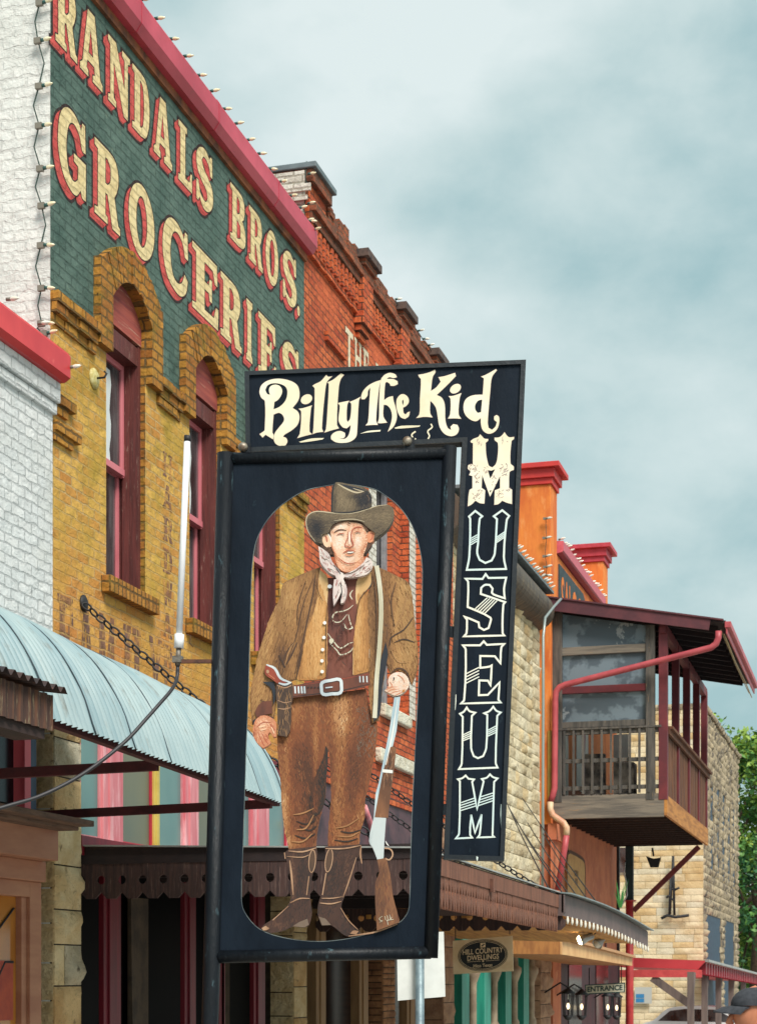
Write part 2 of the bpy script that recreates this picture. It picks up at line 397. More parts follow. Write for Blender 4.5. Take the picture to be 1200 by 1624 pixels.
# ------------------------------------------------------------------ GROCERY BUILDING (yellow and green brick)
GY0, GY1, GZ = 14.46, 20.80, 9.80
def paint_grocery(nt, col, sp, g, br):
    pn = _pos(nt, (1, 1, 1))
    # orange-red bricks low down, ochre above, moss in streaks
    r = nt.nodes.new('ShaderNodeMapRange'); r.inputs[1].default_value = 3.6; r.inputs[2].default_value = 5.4
    nz = _noise(nt, pn, 1.6, 4); ad = nt.nodes.new('ShaderNodeMath'); ad.operation = 'MULTIPLY_ADD'; ad.inputs[1].default_value = 1.6
    nt.links.new(nz.outputs[0], ad.inputs[0]); nt.links.new(sp.outputs[2], ad.inputs[2])
    sb = nt.nodes.new('ShaderNodeMath'); sb.operation = 'SUBTRACT'; sb.inputs[1].default_value = .8; nt.links.new(ad.outputs[0], sb.inputs[0])
    nt.links.new(sb.outputs[0], r.inputs[0])
    col = _mix(nt, r.outputs[0], _mix(nt, .55, col, C(196, 112, 62)), col)
    ms = _noise(nt, pn, 2.4, 5, .65)
    mo = nt.nodes.new('ShaderNodeMapRange'); mo.inputs[1].default_value = 4.6; mo.inputs[2].default_value = 7.0; nt.links.new(sp.outputs[2], mo.inputs[0])
    mul = nt.nodes.new('ShaderNodeMath'); mul.operation = 'MULTIPLY'; nt.links.new(_ramp(nt, ms.outputs[0], .48, .72), mul.inputs[0]); nt.links.new(mo.outputs[0], mul.inputs[1])
    col = _mix(nt, mul.outputs[0], col, C(142, 120, 34))
    # painted green field
    n = _noise(nt, pn, 12, 4); a = nt.nodes.new('ShaderNodeMath'); a.operation = 'MULTIPLY_ADD'; a.inputs[1].default_value = .07
    nt.links.new(n.outputs[0], a.inputs[0]); nt.links.new(sp.outputs[2], a.inputs[2])
    gt = nt.nodes.new('ShaderNodeMath'); gt.operation = 'GREATER_THAN'; gt.inputs[1].default_value = 7.075; nt.links.new(a.outputs[0], gt.inputs[0])
    ng = _noise(nt, pn, 2.2, 6, .7)
    gr = _ramp(nt, ng.outputs[0], .32, .7, C(66, 90, 82), C(100, 122, 112))
    gr = _mix(nt, _ramp(nt, br.outputs['Fac'], .1, .9), gr, _mix(nt, .32, gr, C(28, 42, 40)))
    nf = _noise(nt, pn, 7, 6, .75); gr = _mix(nt, _ramp(nt, nf.outputs[0], .6, .74), gr, C(122, 140, 122))
    gr = _mix(nt, _ramp(nt, nf.outputs[0], .27, .38, (1, 1, 1, 1), (0, 0, 0, 1)), gr, C(40, 58, 54))
    nk = _noise(nt, _pos(nt, (1, .7, 6)), 9, 5, .75); gr = _mix(nt, _ramp(nt, nk.outputs[0], .6, .68), gr, C(34, 50, 48))
    return _mix(nt, gt.outputs[0], col, gr)
M_yb = brick('brick_ochre', C(226, 180, 92), C(198, 134, 64), C(204, 170, 114), strength=1, ms=.009, grain=.38, stain=C(196, 160, 70), st_lo=.45, st_hi=.7, paint=paint_grocery, spots=C(72, 54, 36), sp_lo=.66, sp_hi=.74)
M_yb_plain = brick('brick_ochre_trim', C(194, 138, 58), C(160, 100, 44), C(120, 92, 52), strength=1, stain=C(128, 112, 40), st_sc=2.6, st_lo=.5, st_hi=.75, spots=C(46, 38, 30), sp_lo=.6, sp_hi=.72)
M_sold = brick('brick_ochre_upright', C(190, 132, 58), C(160, 104, 46), C(110, 84, 48), soldier=True, strength=1, stain=C(128, 112, 40), st_sc=2.6, st_lo=.5, st_hi=.75, spots=C(46, 38, 30), sp_lo=.62, sp_hi=.72)
M_white_pl = brick('white_limewash', C(232, 231, 226), C(226, 226, 221), C(218, 217, 212), ms=.014, strength=.55, jitter=.014, grain=.16, spots=C(186, 184, 178), sp_lo=.68, sp_hi=.8, stain=C(206, 206, 200), st_lo=.5, st_hi=.75)
M_white_br = brick('white_brick', C(230, 231, 230), C(220, 223, 223), C(192, 195, 195), ms=.008, strength=1, jitter=.009, grain=.26, stain=C(200, 202, 198), st_lo=.52, st_hi=.76, spots=C(128, 128, 124), sp_lo=.72, sp_hi=.78)
M_jamb = mat('window_jamb_paint', C(104, 48, 44), C(80, 36, 34), rough=.6, sc=4, st=(6, 6, .5), bump=.4, c3=C(150, 124, 112), sc3=14, lo3=.60, hi3=.68)
M_sash = mat('sash_pink', C(206, 120, 128), C(190, 98, 108), rough=.5, sc=3, st=(1, 1, .4), bump=.1)
M_tymp = mat('arch_panel_paint', C(160, 78, 66), C(128, 56, 54), rough=.8, sc=3, st=(1, .3, 5), bump=.4, c3=C(176, 140, 120), sc3=10, lo3=.58, hi3=.68)
M_pink = mat('shopfront_pink', C(218, 140, 146), C(200, 104, 114), rough=.5, sc=2.5, st=(2, 2, .3), bump=.15, c3=C(238, 188, 192), sc3=4, lo3=.5, hi3=.7)
M_redpost = mat('shopfront_red', C(116, 20, 36), C(92, 16, 32), rough=.5, sc=3, st=(3, 3, .3), bump=.15)
M_teal_glass = glass('transom_glass', C(82, 122, 122), .22, C(110, 142, 136), .5, .8)
M_blind_glass = glass('transom_blind', C(112, 112, 88), .3, C(96, 104, 90), .4, .8)

M_sky_glint = mat('pane_sky_glint', C(206, 212, 212), rough=.6, bump=.1)  # pale tone standing in for sky reflected in the panes
gro = thing('grocery_building', 'ochre brick shop with green painted upper wall and cream lettering', 'building', (0, GY0, 0))
gro['label'] = 'two storey ochre brick shop with a dark green sign wall and arched windows'
W3 = [15.50, 17.36, 19.14]; WW = .82
ZS, ZC = 7.38, 7.62
def arch_pts(y0, y1, zs, zc, n=10):
    return [(y0 + (y1 - y0) * i / n, zs + (zc - zs) * (1 - (2 * i / n - 1) ** 2)) for i in range(n + 1)]
def win_loop(y): return [(y, 5.0)] + arch_pts(y, y + WW, ZS, ZC) + [(y + WW, 5.0)]
mb = MB()
fx = lambda X: (lambda y, z: (X, y, z))
# the front as a grid of strips so that the shading stays clean, with arched holes
loops = [[(GY0, 3.95), (GY1, 3.95), (GY1, GZ), (GY0, GZ)]] + [win_loop(y) for y in W3]
mb.poly(loops, fx(0), 0)
for y in W3:
    l = win_loop(y); k = len(l)
    mb.add([(0, p[0], p[1]) for p in l] + [(-.3, p[0], p[1]) for p in l], [(i, (i + 1) % k, k + (i + 1) % k, k + i) for i in range(k)], 3)
mb.quad((0, GY0, 3.95), (0, GY1, 3.95), (-.3, GY1, 3.95), (-.3, GY0, 3.95), 0)
mb.quad((0, GY0, 0), (0, GY0, GZ), (-9, GY0, GZ), (-9, GY0, 0), 1)           # whitewashed side wall
mb.quad((0, GY1, 9), (0, GY1, GZ), (-9, GY1, GZ), (-9, GY1, 9), 1)
mb.quad((-9, GY0, 0), (-9, GY1, 0), (-9, GY1, GZ), (-9, GY0, GZ), 1)
mb.quad((-.8, GY0, GZ - .3), (-.8, GY1, GZ - .3), (-9, GY1, GZ - .3), (-9, GY0, GZ - .3), 2)
mb.build('wall', [M_yb, M_white_pl, M_roof, M_yb_plain], gro)
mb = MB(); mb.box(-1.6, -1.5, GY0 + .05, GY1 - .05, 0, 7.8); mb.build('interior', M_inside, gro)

# metal coping and the strip below it
mb = MB()
prof = [(0.0, 9.80), (.10, 9.80), (.15, 9.87), (.15, 10.05), (.125, 10.09), (-.4, 10.13), (-.4, 9.80)]
mb.prism(prof, lambda x, z: (x, GY0 - .02, z), lambda x, z: (x, GY1 + .02, z))
mb.build('coping', M_red_metal, gro, .004)
for yj in (15.9, 17.75, 19.5):
    mb = MB(); mb.prism([(p[0] + (.004 if p[0] > 0 else 0), p[1] + (.004 if p[1] > 10 else -.003)) for p in prof], lambda x, z: (x, yj, z), lambda x, z: (x, yj + .05, z)); mb.build('coping_joint', M_red_metal, gro)
mb = MB(); mb.box(0, .035, GY0, GY1, 9.72, 9.80); mb.build('coping_strip', mat('strip_wood', C(150, 88, 52), C(96, 60, 42), rough=.8, sc=5), gro)

# hoods, belt course, sills, windows
rv = random.Random(3)
hood_edges = []
for y in W3:
    ya, yb = y - .25, y + WW + .25; hood_edges += [ya, yb]
    mb = MB()
    for a, b in ((ya, y - .003), (y + WW + .003, yb)): mb.box(-.05, .068, a, b, 6.9, 7.40 if 0 else 7.62, 0)
    # voussoirs
    n = 15; inn = arch_pts(y, y + WW, ZS - .004, ZC - .004, n); outn = arch_pts(y - .19, y + WW + .19, 7.63, 7.90, n)
    cm = lambda p, q, f: (p[0] + (q[0] - p[0]) * f, p[1] + (q[1] - p[1]) * f)
    for i in range(n):
        f = .06; a0, a1 = cm(inn[i], inn[i + 1], f), cm(inn[i], inn[i + 1], 1 - f); b0, b1 = cm(outn[i], outn[i + 1], f), cm(outn[i], outn[i + 1], 1 - f)
        d = rv.uniform(.064, .08)
        mb.prism([a0, a1, b1, b0], fx(d), fx(-.1), 0)
    lp = arch_pts(y, y + WW, ZS + .002, ZC + .002, n) + arch_pts(y - .18, y + WW + .18, 7.62, 7.89, n)[::-1]
    mb.prism(lp, fx(.056), fx(-.1), 1)
    mb.build('window_hood', [M_yb_plain, M_mortar], gro)
    mb = MB(); mb.box(-.2, .09, y - .1, y + WW + .12, 4.86, 5.0); mb.build('window_sill', M_sold, gro, .006)
    # timber frame
    mb = MB()
    mb.box(-.23, -.045, y + WW - .055, y + WW - .001, 5.0, 7.22); mb.box(-.23, -.045, y + .001, y + .055, 5.0, 7.22)
    mb.box(-.19, -.12, y + WW - .075, y + WW - .055, 5.0, 7.08); mb.box(-.19, -.12, y + .055, y + .075, 5.0, 7.08)
    mb.box(-.24, -.05, y + .056, y + WW - .056, 7.04, 7.20); mb.box(-.26, -.05, y + .055, y + WW - .055, 5.0, 5.05)
    wf = mb.build('window', M_jamb, gro)
    mb = MB(); l = [(y + .004, 7.225)] + arch_pts(y + .004, y + WW - .004, ZS, ZC - .004) + [(y + WW - .004, 7.225)]
    mb.prism(l, fx(-.035), fx(-.16)); mb.build('arch_panel', M_tymp, wf)
    for (z0, z1, X) in ((6.05, 7.04, -.17), (5.05, 6.10, -.215)):
        mb = MB(); a, b = y + .075, y + WW - .075; s_ = .05
        mb.box(X - .035, X, a, a + s_, z0, z1); mb.box(X - .035, X, b - s_, b, z0, z1)
        mb.box(X - .034, X + .001, a + s_, b - s_, z1 - s_, z1); mb.box(X - .034, X + (.03 if z0 > 6 else .001), a + s_, b - s_, z0, z0 + s_ + .01)
        mb.build('sash', M_sash, wf, .003)
        mb = MB(); mb.quad((X - .02, a + s_, z0), (X - .02, b - s_, z0), (X - .02, b - s_, z1), (X - .02, a + s_, z1)); mb.build('pane', M_pane_dark, wf)
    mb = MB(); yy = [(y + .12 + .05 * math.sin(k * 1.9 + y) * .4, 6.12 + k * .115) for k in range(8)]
    mb.poly([(y + .38, 6.12)] + [(a + .37, b) for a, b in yy] + [(y + .38, 6.93)], fx(-.186)); mb.build('painted_glint', M_sky_glint, wf)  # pale strip on the upper pane, a painted sky reflection
e_ = [GY0] + hood_edges + [GY1]
for a, b in zip(e_[::2], e_[1::2]):
    mb = MB()
    # three corbelled courses laid brick by brick with worn edges
    for (z0, z1, X) in ((6.955, 7.04, .072), (6.87, 6.952, .046), (6.79, 6.867, .022)):
        yy = a
        while yy < b - .01:
            l = min(.215, b - yy); d = rv.uniform(-.008, .008); mb.box(-.05, X + d, yy + .004, yy + l - .004, z0 + rv.uniform(0, .006), z1); yy += l
    mb.build('belt_course', M_yb_plain, gro)
for (u, v, du) in ((86, 625, 26), (84, 668, 36)):
    mb = MB()
    y, z = yz(u, v); mb.box(-.05, .055, GY0 + .01, Yof(u + du), z - .075, z); mb.box(-.05, .03, GY0 + .01, Yof(u + du) - .1, z - .15, z - .078)
    mb.build('brick_corbel', M_yb_plain, gro)

# --- painted lettering on the wall: slab serif capitals in a unit cell
def slab(ch):
    T, S = .24, .09         # stem, serif thickness
    if ch == 'I': return [[(.22, 0), (.78, 0), (.78, S), (.68, S + .03), (.68, 1 - S - .03), (.78, 1 - S), (.78, 1), (.22, 1), (.22, 1 - S), (.32, 1 - S - .03), (.32, S + .03), (.22, S)]]
    if ch == 'L': return [[(0, 0), (1, 0), (1, .32), (.9, .3), (.82, .14), (.5, .13), (.5, 1 - S - .02), (.62, 1 - S), (.62, 1), (0, 1), (0, 1 - S), (.14, 1 - S - .02), (.14, S + .02), (0, S)]]
    if ch in 'EF':
        f = [(0, 0), (.98, 0), (1, .33), (.9, .33), (.82, .14), (.46, .13), (.46, .45), (.62, .45), (.66, .34), (.74, .34), (.74, .68), (.66, .68), (.62, .57), (.46, .57), (.46, .87), (.78, .86), (.86, .68), (.96, .68), (.94, 1), (0, 1), (0, 1 - S), (.14, 1 - S - .02), (.14, S + .02), (0, S)]
        return [f]
    if ch == 'A': return [[(0, 0), (.36, 0), (.36, S), (.28, S + .03), (.32, .24), (.62, .24), (.66, S + .03), (.56, S), (.56, 0), (1, 0), (1, S), (.9, S + .05), (.64, 1), (.34, 1), (.1, S + .05), (0, S)], [(.36, .36), (.58, .36), (.47, .76)]]
    if ch == 'N': return [[(0, 0), (.36, 0), (.36, S), (.25, S + .03), (.25, .68), (.72, 0), (.9, 0), (.9, 1 - S - .03), (1, 1 - S), (1, 1), (.64, 1), (.64, 1 - S), (.75, 1 - S - .03), (.75, .42), (.36, 1), (0, 1), (0, 1 - S), (.1, 1 - S - .03), (.1, S + .03), (0, S)]]
    if ch in 'DO' or ch in 'GCS':
        pass
    if ch == 'D':
        o = [(0, 0)] + spline([(.5, 0), (.78, .05), (.95, .25), (1, .5), (.95, .75), (.78, .95), (.5, 1)], 3, False) + [(0, 1), (0, 1 - S), (.13, 1 - S - .02), (.13, S + .02), (0, S)]
        return [o, [(.44, .13)] + spline([(.5, .13), (.62, .2), (.68, .5), (.62, .8), (.5, .87)], 3, False) + [(.44, .87)]]
    if ch == 'B':
        o = [(0, 0)] + spline([(.55, 0), (.85, .04), (1, .16), (1, .34), (.88, .48), (.78, .53)], 3, False) + spline([(.88, .58), (.95, .7), (.93, .86), (.8, .97), (.55, 1)], 3, False) + [(0, 1), (0, 1 - S), (.13, 1 - S - .02), (.13, S + .02), (0, S)]
        return [o, [(.42, .12)] + spline([(.5, .12), (.66, .17), (.68, .28), (.66, .4), (.5, .45)], 2, False) + [(.42, .45)], [(.42, .57)] + spline([(.5, .57), (.62, .63), (.63, .72), (.62, .82), (.5, .88)], 2, False) + [(.42, .88)]]
    if ch == 'R':
        o = [(0, 0), (.52, 0), (.52, S), (.43, S + .02), (.43, .4), (.52, .4), (.72, 0), (1.04, 0), (1.04, S), (.96, S + .02), (.8, .45)] + spline([(.9, .55), (.97, .7), (.93, .87), (.8, .97), (.55, 1)], 3, False) + [(0, 1), (0, 1 - S), (.13, 1 - S - .02), (.13, S + .02), (0, S)]
        return [o, [(.43, .53)] + spline([(.52, .53), (.63, .6), (.65, .7), (.63, .81), (.52, .88)], 2, False) + [(.43, .88)]]
    if ch == 'O': return [ell(.5, .5, .5, .52, 0, 28), ell(.5, .5, .21, .36, 0, 24)]
    if ch == 'C': return [spline([(.97, .3), (.9, .1), (.7, -.02), (.5, -.02), (.2, .08), (.03, .32), (0, .55), (.06, .8), (.25, .98), (.5, 1.02), (.72, .96), (.82, .88), (.86, 1.0), (.96, 1.0), (.98, .62), (.86, .62), (.76, .8), (.55, .88), (.38, .8), (.3, .6), (.3, .4), (.38, .2), (.55, .13), (.74, .2), (.84, .36)], 3)]
    if ch == 'G': return [spline([(.99, .5), (.99, .02), (.86, .02), (.8, .1), (.65, -.02), (.45, -.02), (.18, .1), (.02, .34), (0, .55), (.07, .82), (.25, .98), (.5, 1.02), (.72, .96), (.82, .88), (.86, 1.0), (.96, 1.0), (.98, .64), (.86, .64), (.76, .8), (.55, .88), (.38, .8), (.3, .6), (.3, .38), (.4, .18), (.56, .13), (.7, .2), (.71, .38), (.56, .4), (.56, .5)], 3)]
    if ch == 'S': return [spline([(.02, .02), (.12, .02), (.2, .1), (.42, -.02), (.72, .0), (.94, .14), (1, .32), (.92, .48), (.7, .58), (.42, .68), (.33, .78), (.42, .87), (.6, .87), (.76, .8), (.84, .66), (.95, .66), (.94, 1), (.84, 1), (.78, .93), (.55, 1.02), (.26, .98), (.05, .84), (.02, .68), (.1, .54), (.32, .43), (.6, .34), (.68, .23), (.58, .13), (.4, .13), (.22, .2), (.14, .36), (.02, .36)], 3)]
    if ch == '.': return [ell(.5, .06, .5, .1, 0, 12)]
    if ch == 'H': return [[(0, 0), (.4, 0), (.4, S), (.3, S), (.3, .44), (.7, .44), (.7, S), (.6, S), (.6, 0), (1, 0), (1, S), (.9, S), (.9, 1 - S), (1, 1 - S), (1, 1), (.6, 1), (.6, 1 - S), (.7, 1 - S), (.7, .58), (.3, .58), (.3, 1 - S), (.4, 1 - S), (.4, 1), (0, 1), (0, 1 - S), (.1, 1 - S), (.1, S), (0, S)]]
    if ch == 'W': return [[(.2, 0), (.42, 0), (.5, .5), (.6, 0), (.8, 0), (1, 1), (.78, 1), (.7, .4), (.6, 1), (.42, 1), (.3, .4), (.22, 1), (0, 1)]]
    if ch == 'M': return [[(0, 0), (.22, 0), (.22, .6), (.42, 0), (.58, 0), (.78, .6), (.78, 0), (1, 0), (1, 1), (.74, 1), (.5, .4), (.26, 1), (0, 1)]]
    if ch == 'Y': return [[(.36, 0), (.64, 0), (.64, .42), (1, 1), (.72, 1), (.5, .6), (.28, 1), (0, 1), (.36, .42)]]
    if ch == 'T': return [[(.36, 0), (.64, 0), (.64, .84), (1, .84), (1, 1), (0, 1), (0, .84), (.36, .84)]]
    return [[(0, 0), (1, 0), (1, 1), (0, 1)]]

def paint_on(name, c, c2, worn=None):
    def pf(nt, col, sp, g, br):
        pn = _pos(nt, (1, 1, 1)); n = _noise(nt, pn, 5, 6, .7)
        p = _ramp(nt, n.outputs[0], .35, .68, c, c2)
        return _mix(nt, _ramp(nt, br.outputs['Fac'], .1, .9), p, _mix(nt, .22, p, C(96, 74, 50)))
    return brick(name, c, c, c, strength=.9, paint=pf, spots=worn, sp_lo=.68, sp_hi=.76)
M_cream = paint_on('lettering_cream', C(234, 214, 164), C(222, 196, 142), C(150, 128, 88))
M_red_let = paint_on('lettering_red', C(216, 96, 90), C(192, 72, 70), C(120, 60, 54))
M_outline = paint_on('lettering_outline', C(58, 40, 42), C(46, 40, 42))
ROW1 = [('R', 87, 120), ('A', 126, 161.5), ('N', 170.5, 205), ('D', 209, 236), ('A', 243, 272), ('L', 282, 303.5), ('S', 310, 337), ('B', 364.5, 388), ('R', 394, 415), ('O', 420.5, 440.5), ('S', 447.5, 469.5), ('.', 470.5, 474.5)]
ROW2 = [('G', 91, 135.5), ('R', 149, 188), ('O', 203, 244), ('C', 257, 298), ('E', 304, 345.5), ('R', 349, 381), ('I', 386, 403), ('E', 409, 437), ('S', 446.5, 474)]
for row, z0, z1 in ((ROW1, 9.055, 9.61), (ROW2, 7.99, 8.615)):
    for ch, u0, u1 in row:
        y0, y1 = Yof(u0), Yof(u1); lp = slab(ch); mb = MB(); H = z1 - z0
        T = [[(y0 + (y1 - y0) * p[0], z0 + H * p[1]) for p in l] for l in lp]
        dy, dz = -.088, -.07
        K = 7
        for l in T: mb.stroke(l, .05, fx(.0022), 2, True)
        for l in T: mb.stroke([(p[0] + dy, p[1] + dz) for p in l], .05, fx(.0026), 2, True)
        for k in range(K, 0, -1):
            f = k / K
            mb.poly([[(p[0] + dy * f, p[1] + dz * f) for p in l] for l in T], fx(.0030 + .0003 * (K - k)), 1)
        for l in T: mb.stroke(l, .022, fx(.0056), 2, True)
        mb.poly(T, fx(.0062), 0)
        mb.build('painted_letter', [M_cream, M_red_let, M_outline], gro)
# faded earlier signs
M_ghost = brick('lettering_faded', C(128, 96, 84), C(158, 112, 76), C(190, 150, 96), ms=.010, strength=1, stain=C(202, 150, 80), st_sc=6, st_lo=.5, st_hi=.62)
def ghost(word, cells, name):
    mb = MB()
    for ch, (y0, y1, z0, z1) in zip(word, cells):
        lp = slab(ch); mb.poly([[(y0 + (y1 - y0) * p[0], z0 + (z1 - z0) * p[1]) for p in l] for l in lp], fx(.002), 0)
    mb.build(name, [M_ghost], gro)
ztop, zbot = 6.42, 4.08; nn = 8; cells = []
for i in range(nn):
    h = (ztop - zbot) / nn; cells.append((16.72, 16.94, ztop - h * (i + 1) + .07, ztop - h * i)); 
ghost('HARDWARE', cells, 'faded_lettering')
xs = [14.62, 15.05, 15.42, 15.80, 16.05, 16.5]
ghost('FAMILY', [(a, a + .3, 4.02, 4.68) for a in (14.58, 14.96, 15.36, 15.78, 16.04, 16.40)], 'faded_lettering')

# --- shop front
mb = MB(); mb.box(-.12, .0, 14.95, 20.35, 3.72, 3.95); mb.box(-.10, .04, 14.95, 20.35, 2.62, 2.78)
mb.build('transom_beam', M_redpost, gro)
posts = [(14.95, 15.0, 1), (15.45, 15.85, 1), (16.53, 16.65, 3), (17.27, 17.6, 1), (18.25, 18.35, 1), (19.12, 19.62, 1), (20.25, 20.35, 1)]
M_postyel = mat('shopfront_yellow', C(206, 184, 96), C(186, 160, 70), rough=.5, sc=3)
M_frame_red = mat('frame_red', C(188, 46, 66), C(164, 36, 54), rough=.5, sc=4)
for a, b, k in posts:
    mb = MB(); mb.box(-.05, .0, a, b, 2.78, 3.72); mb.box(-.05, .014, a + .25 * (b - a), b - .25 * (b - a), 2.78, 3.72)
    mb.build('transom_post', M_postyel if k == 3 else M_pink, gro, .004)
for i in range(len(posts) - 1):
    a, b = posts[i][1], posts[i + 1][0]
    mb = MB(); mb.quad((-.04, a, 2.78), (-.04, b, 2.78), (-.04, b, 3.72), (-.04, a, 3.72)); pn_ = mb.build('transom_pane', M_blind_glass if i in (1, 3) else M_teal_glass, gro)
    mb = MB(); mb.prism([[(a, 2.78), (b, 2.78), (b, 3.72), (a, 3.72)], [(a + .035, 2.80), (b - .035, 2.80), (b - .035, 3.68), (a + .035, 3.68)]], fx(-.022), fx(-.039)); mb.build('pane_frame', M_frame_red if i % 2 else M_pink, pn_)
for a, b in ((15.5, 15.85), (17.3, 17.58), (18.2, 18.36), (19.2, 19.55)):
    mb = MB(); mb.box(-.07, -.02, a, b, .1, 2.62); mb.box(-.02, .0, a + .08, b - .08, .1, 2.62); mb.build('door_post', M_redpost, gro, .005)
mb = MB(); mb.quad((-.35, 14.95, .1), (-.35, 20.35, .1), (-.35, 20.35, 2.65), (-.35, 14.95, 2.65)); mb.build('shop_window', glass('shop_glass', C(8, 9, 13), .5, C(14, 13, 15), .04), gro)
M_brown_trim = mat('shop_trim_brown', C(150, 118, 80), C(128, 98, 66), rough=.7, sc=4, st=(4, 4, .5), bump=.2)
for y0 in (16.62, 18.75):
    mb = MB(); pr = [(.0, .1), (.05, .1), (.05, .9), (.11, 1.0), (.05, 1.1), (.04, 1.5), (.03, 2.4), (0, 2.4)]
    mb.prism(pr, lambda x, z: (-.3 + x, y0, z), lambda x, z: (-.3 + x, y0 + .05, z))
    mb.box(-.33, -.28, y0 + .05, y0 + .42, .1, 2.35)
    mb.build('carved_bracket', [mat('bracket_paint', C(84, 70, 56), C(62, 52, 44), rough=.8)], gro)
M_stone_pier = M_stone
for (a, b) in ((14.46, 14.95), (20.35, 20.80)):
    mb = MB()
    ashlar(mb, a, b, 0, 3.96, .31, .6, lambda s, z, d: (.03 + d, s, z), .06, 6, seed=int(a * 7), mvar=[0, 0, 2, 3])
    ashlar(mb, -.25, .03, 0, 3.96, .31, .6, lambda s, z, d, a=a: (s, a - d * .5, z), .02, 4, seed=int(a * 7))
    mb.box(-.5, .025, a + .015, b - .01, 0, 3.95, 1)
    mb.build('stone_pier', [M_stone, M_mortar, M_stone_b, M_stone_c], gro)

# round wall anchor with a hook
an = thing('wall_anchor', 'small round cream plate with a hook on the ochre brick below the green wall', 'anchor plate', PX(148, 600, 0))
c = PX(148, 600, 0); mb = MB()
mb.lathe([(.0, .0), (.085, .0), (.085, .012), (.06, .03), (.0, .035)], c, (1, 0, 0), 18); mb.build('plate', mat('anchor_cream', C(206, 196, 140), C(176, 160, 90), rough=.6, sc=30), an)
mb = MB(); mb.tube([c + Vector((.03, 0, 0)), c + Vector((.1, 0, 0)), c + Vector((.12, .0, .03)), c + Vector((.1, 0, .05))], .009, 6); mb.build('hook', M_iron, an)

# ------------------------------------------------------------------ NEAR WHITE BRICK BUILDING
wh = thing('white_brick_building', 'low white painted brick shop with a bright red metal coping', 'building', (0, 7.0, 0))
mb = MB()
mb.quad((.03, 7, 3.8), (.03, 14.44, 3.8), (.03, 14.44, 6.3), (.03, 7, 6.3)); mb.quad((.03, 14.44, 3.8), (-.3, 14.44, 3.8), (-.3, 14.44, 6.3), (.03, 14.44, 6.3))
mb.quad((-9, 7, 0), (.03, 7, 0), (.03, 7, 6.3), (-9, 7, 6.3)); mb.quad((-.5, 7, 6.2), (-.5, 14.44, 6.2), (-9, 14.44, 6.2), (-9, 7, 6.2))
mb.quad((.03, 7, 3.8), (.03, 14.44, 3.8), (-.6, 14.44, 3.8), (-.6, 7, 3.8))
mb.build('wall', M_white_br, wh)
mb = MB()
for (z0, z1, X) in ((6.14, 6.30, .085), (6.05, 6.135, .06)): mb.box(0, X, 7, 14.44 + X * .4, z0, z1)
mb.build('cornice', M_white_br, wh, .008)
mb = MB(); pr = [(0.03, 6.30), (.12, 6.30), (.17, 6.33), (.17, 6.50), (.15, 6.53), (-.4, 6.57), (-.4, 6.30)]
mb.prism(pr, lambda x, z: (x, 6.98, z), lambda x, z: (x, 14.47, z)); mb.build('coping', mat('red_metal_bright', C(214, 64, 66), C(196, 50, 56), rough=.4, sc=1.5, bump=.06, c3=C(226, 110, 104), sc3=7, lo3=.62, hi3=.8), wh, .004)
# ground floor: show window on the facade, dark light over it
mb = MB(); mb.quad((-.08, 7, 2.95), (-.08, 14.0, 2.95), (-.08, 14.0, 4.0), (-.08, 7, 4.0)); mb.build('upper_window', glass('upper_dark', C(18, 22, 30), .2, C(14, 16, 24), .3), wh)
mb = MB(); mb.box(-.1, 0, 14.03, 14.13, 2.9, 4.0); mb.build('window_post', mat('post_pink', C(226, 84, 96), rough=.5, bump=.05), wh)
mb = MB(); mb.box(-.12, -.03, 14.15, 14.28, 0, 4.0); mb.build('edge_board', mat('edge_blue', C(70, 90, 112), C(48, 62, 84), rough=.7, sc=5, st=(1, 1, .3)), wh)
mb = MB(); mb.box(-.5, -.16, 14.28, 14.46, 0, 4.0); mb.build('return_wall', mat('return_stone', C(74, 62, 52), C(52, 44, 40), rough=.95, sc=7, bump=.8, dist=.03), wh)
M_salmon = mat('shop_salmon', C(176, 126, 98), C(160, 108, 84), rough=.65, sc=3, st=(1, .4, 2), bump=.15)
mb = MB()
z = 2.80
mb.box(-.1, .20, 7, 14.2, 2.52, 2.76); mb.box(-.1, .07, 7, 14.25, 2.36, 2.52)
mb.build('shop_fascia', M_salmon, wh, .008)
mb = MB(); mb.beam((.2, 7, 2.80), (.2, 14.2, 2.80), .6, .045); mb.beam((.16, 7, 2.765), (.16, 14.2, 2.765), .42, .03)
mb.build('ledge', mat('ledge_wood', C(118, 92, 76), C(86, 66, 56), rough=.85, sc=4, st=(4, .6, 4), bump=.5, c3=C(62, 50, 44), sc3=16), wh, .006)
mb = MB(); mb.box(-.1, .02, 14.08, 14.27, 0, 2.36); mb.box(-.1, .02, 7, 14.08, 2.24, 2.36); mb.box(-.12, -.01, 14.0, 14.08, 0, 2.24); mb.box(-.1, .02, 11.0, 11.12, 0, 2.24); mb.box(-.1, .02, 7, 14.08, 0, .55)
mb.build('window_frame', M_salmon, wh, .006)
mb = MB(); mb.quad((-.06, 7, .5), (-.06, 14.0, .5), (-.06, 14.0, 2.26), (-.06, 7, 2.26))
mb.build('show_window', glass('amber_window', C(196, 132, 60), .12, C(150, 92, 44), .5, 1.1), wh)
mb = MB(); mb.box(-.058, -.045, 13.55, 13.93, 1.30, 1.75); mb.build('poster', mat('poster_orange', C(176, 74, 46), C(150, 56, 40), rough=.6), wh)
mb = MB(); mb.tube([(-.05, 13.2, 1.9), (-.05, 13.7, 1.98), (-.05, 13.95, 2.15)], .008, 6); mb.tube([(-.05, 13.3, 1.2), (-.05, 13.8, 1.74), (-.05, 13.93, 1.74)], .012, 6)
mb.build('display_bracket', M_iron, wh)

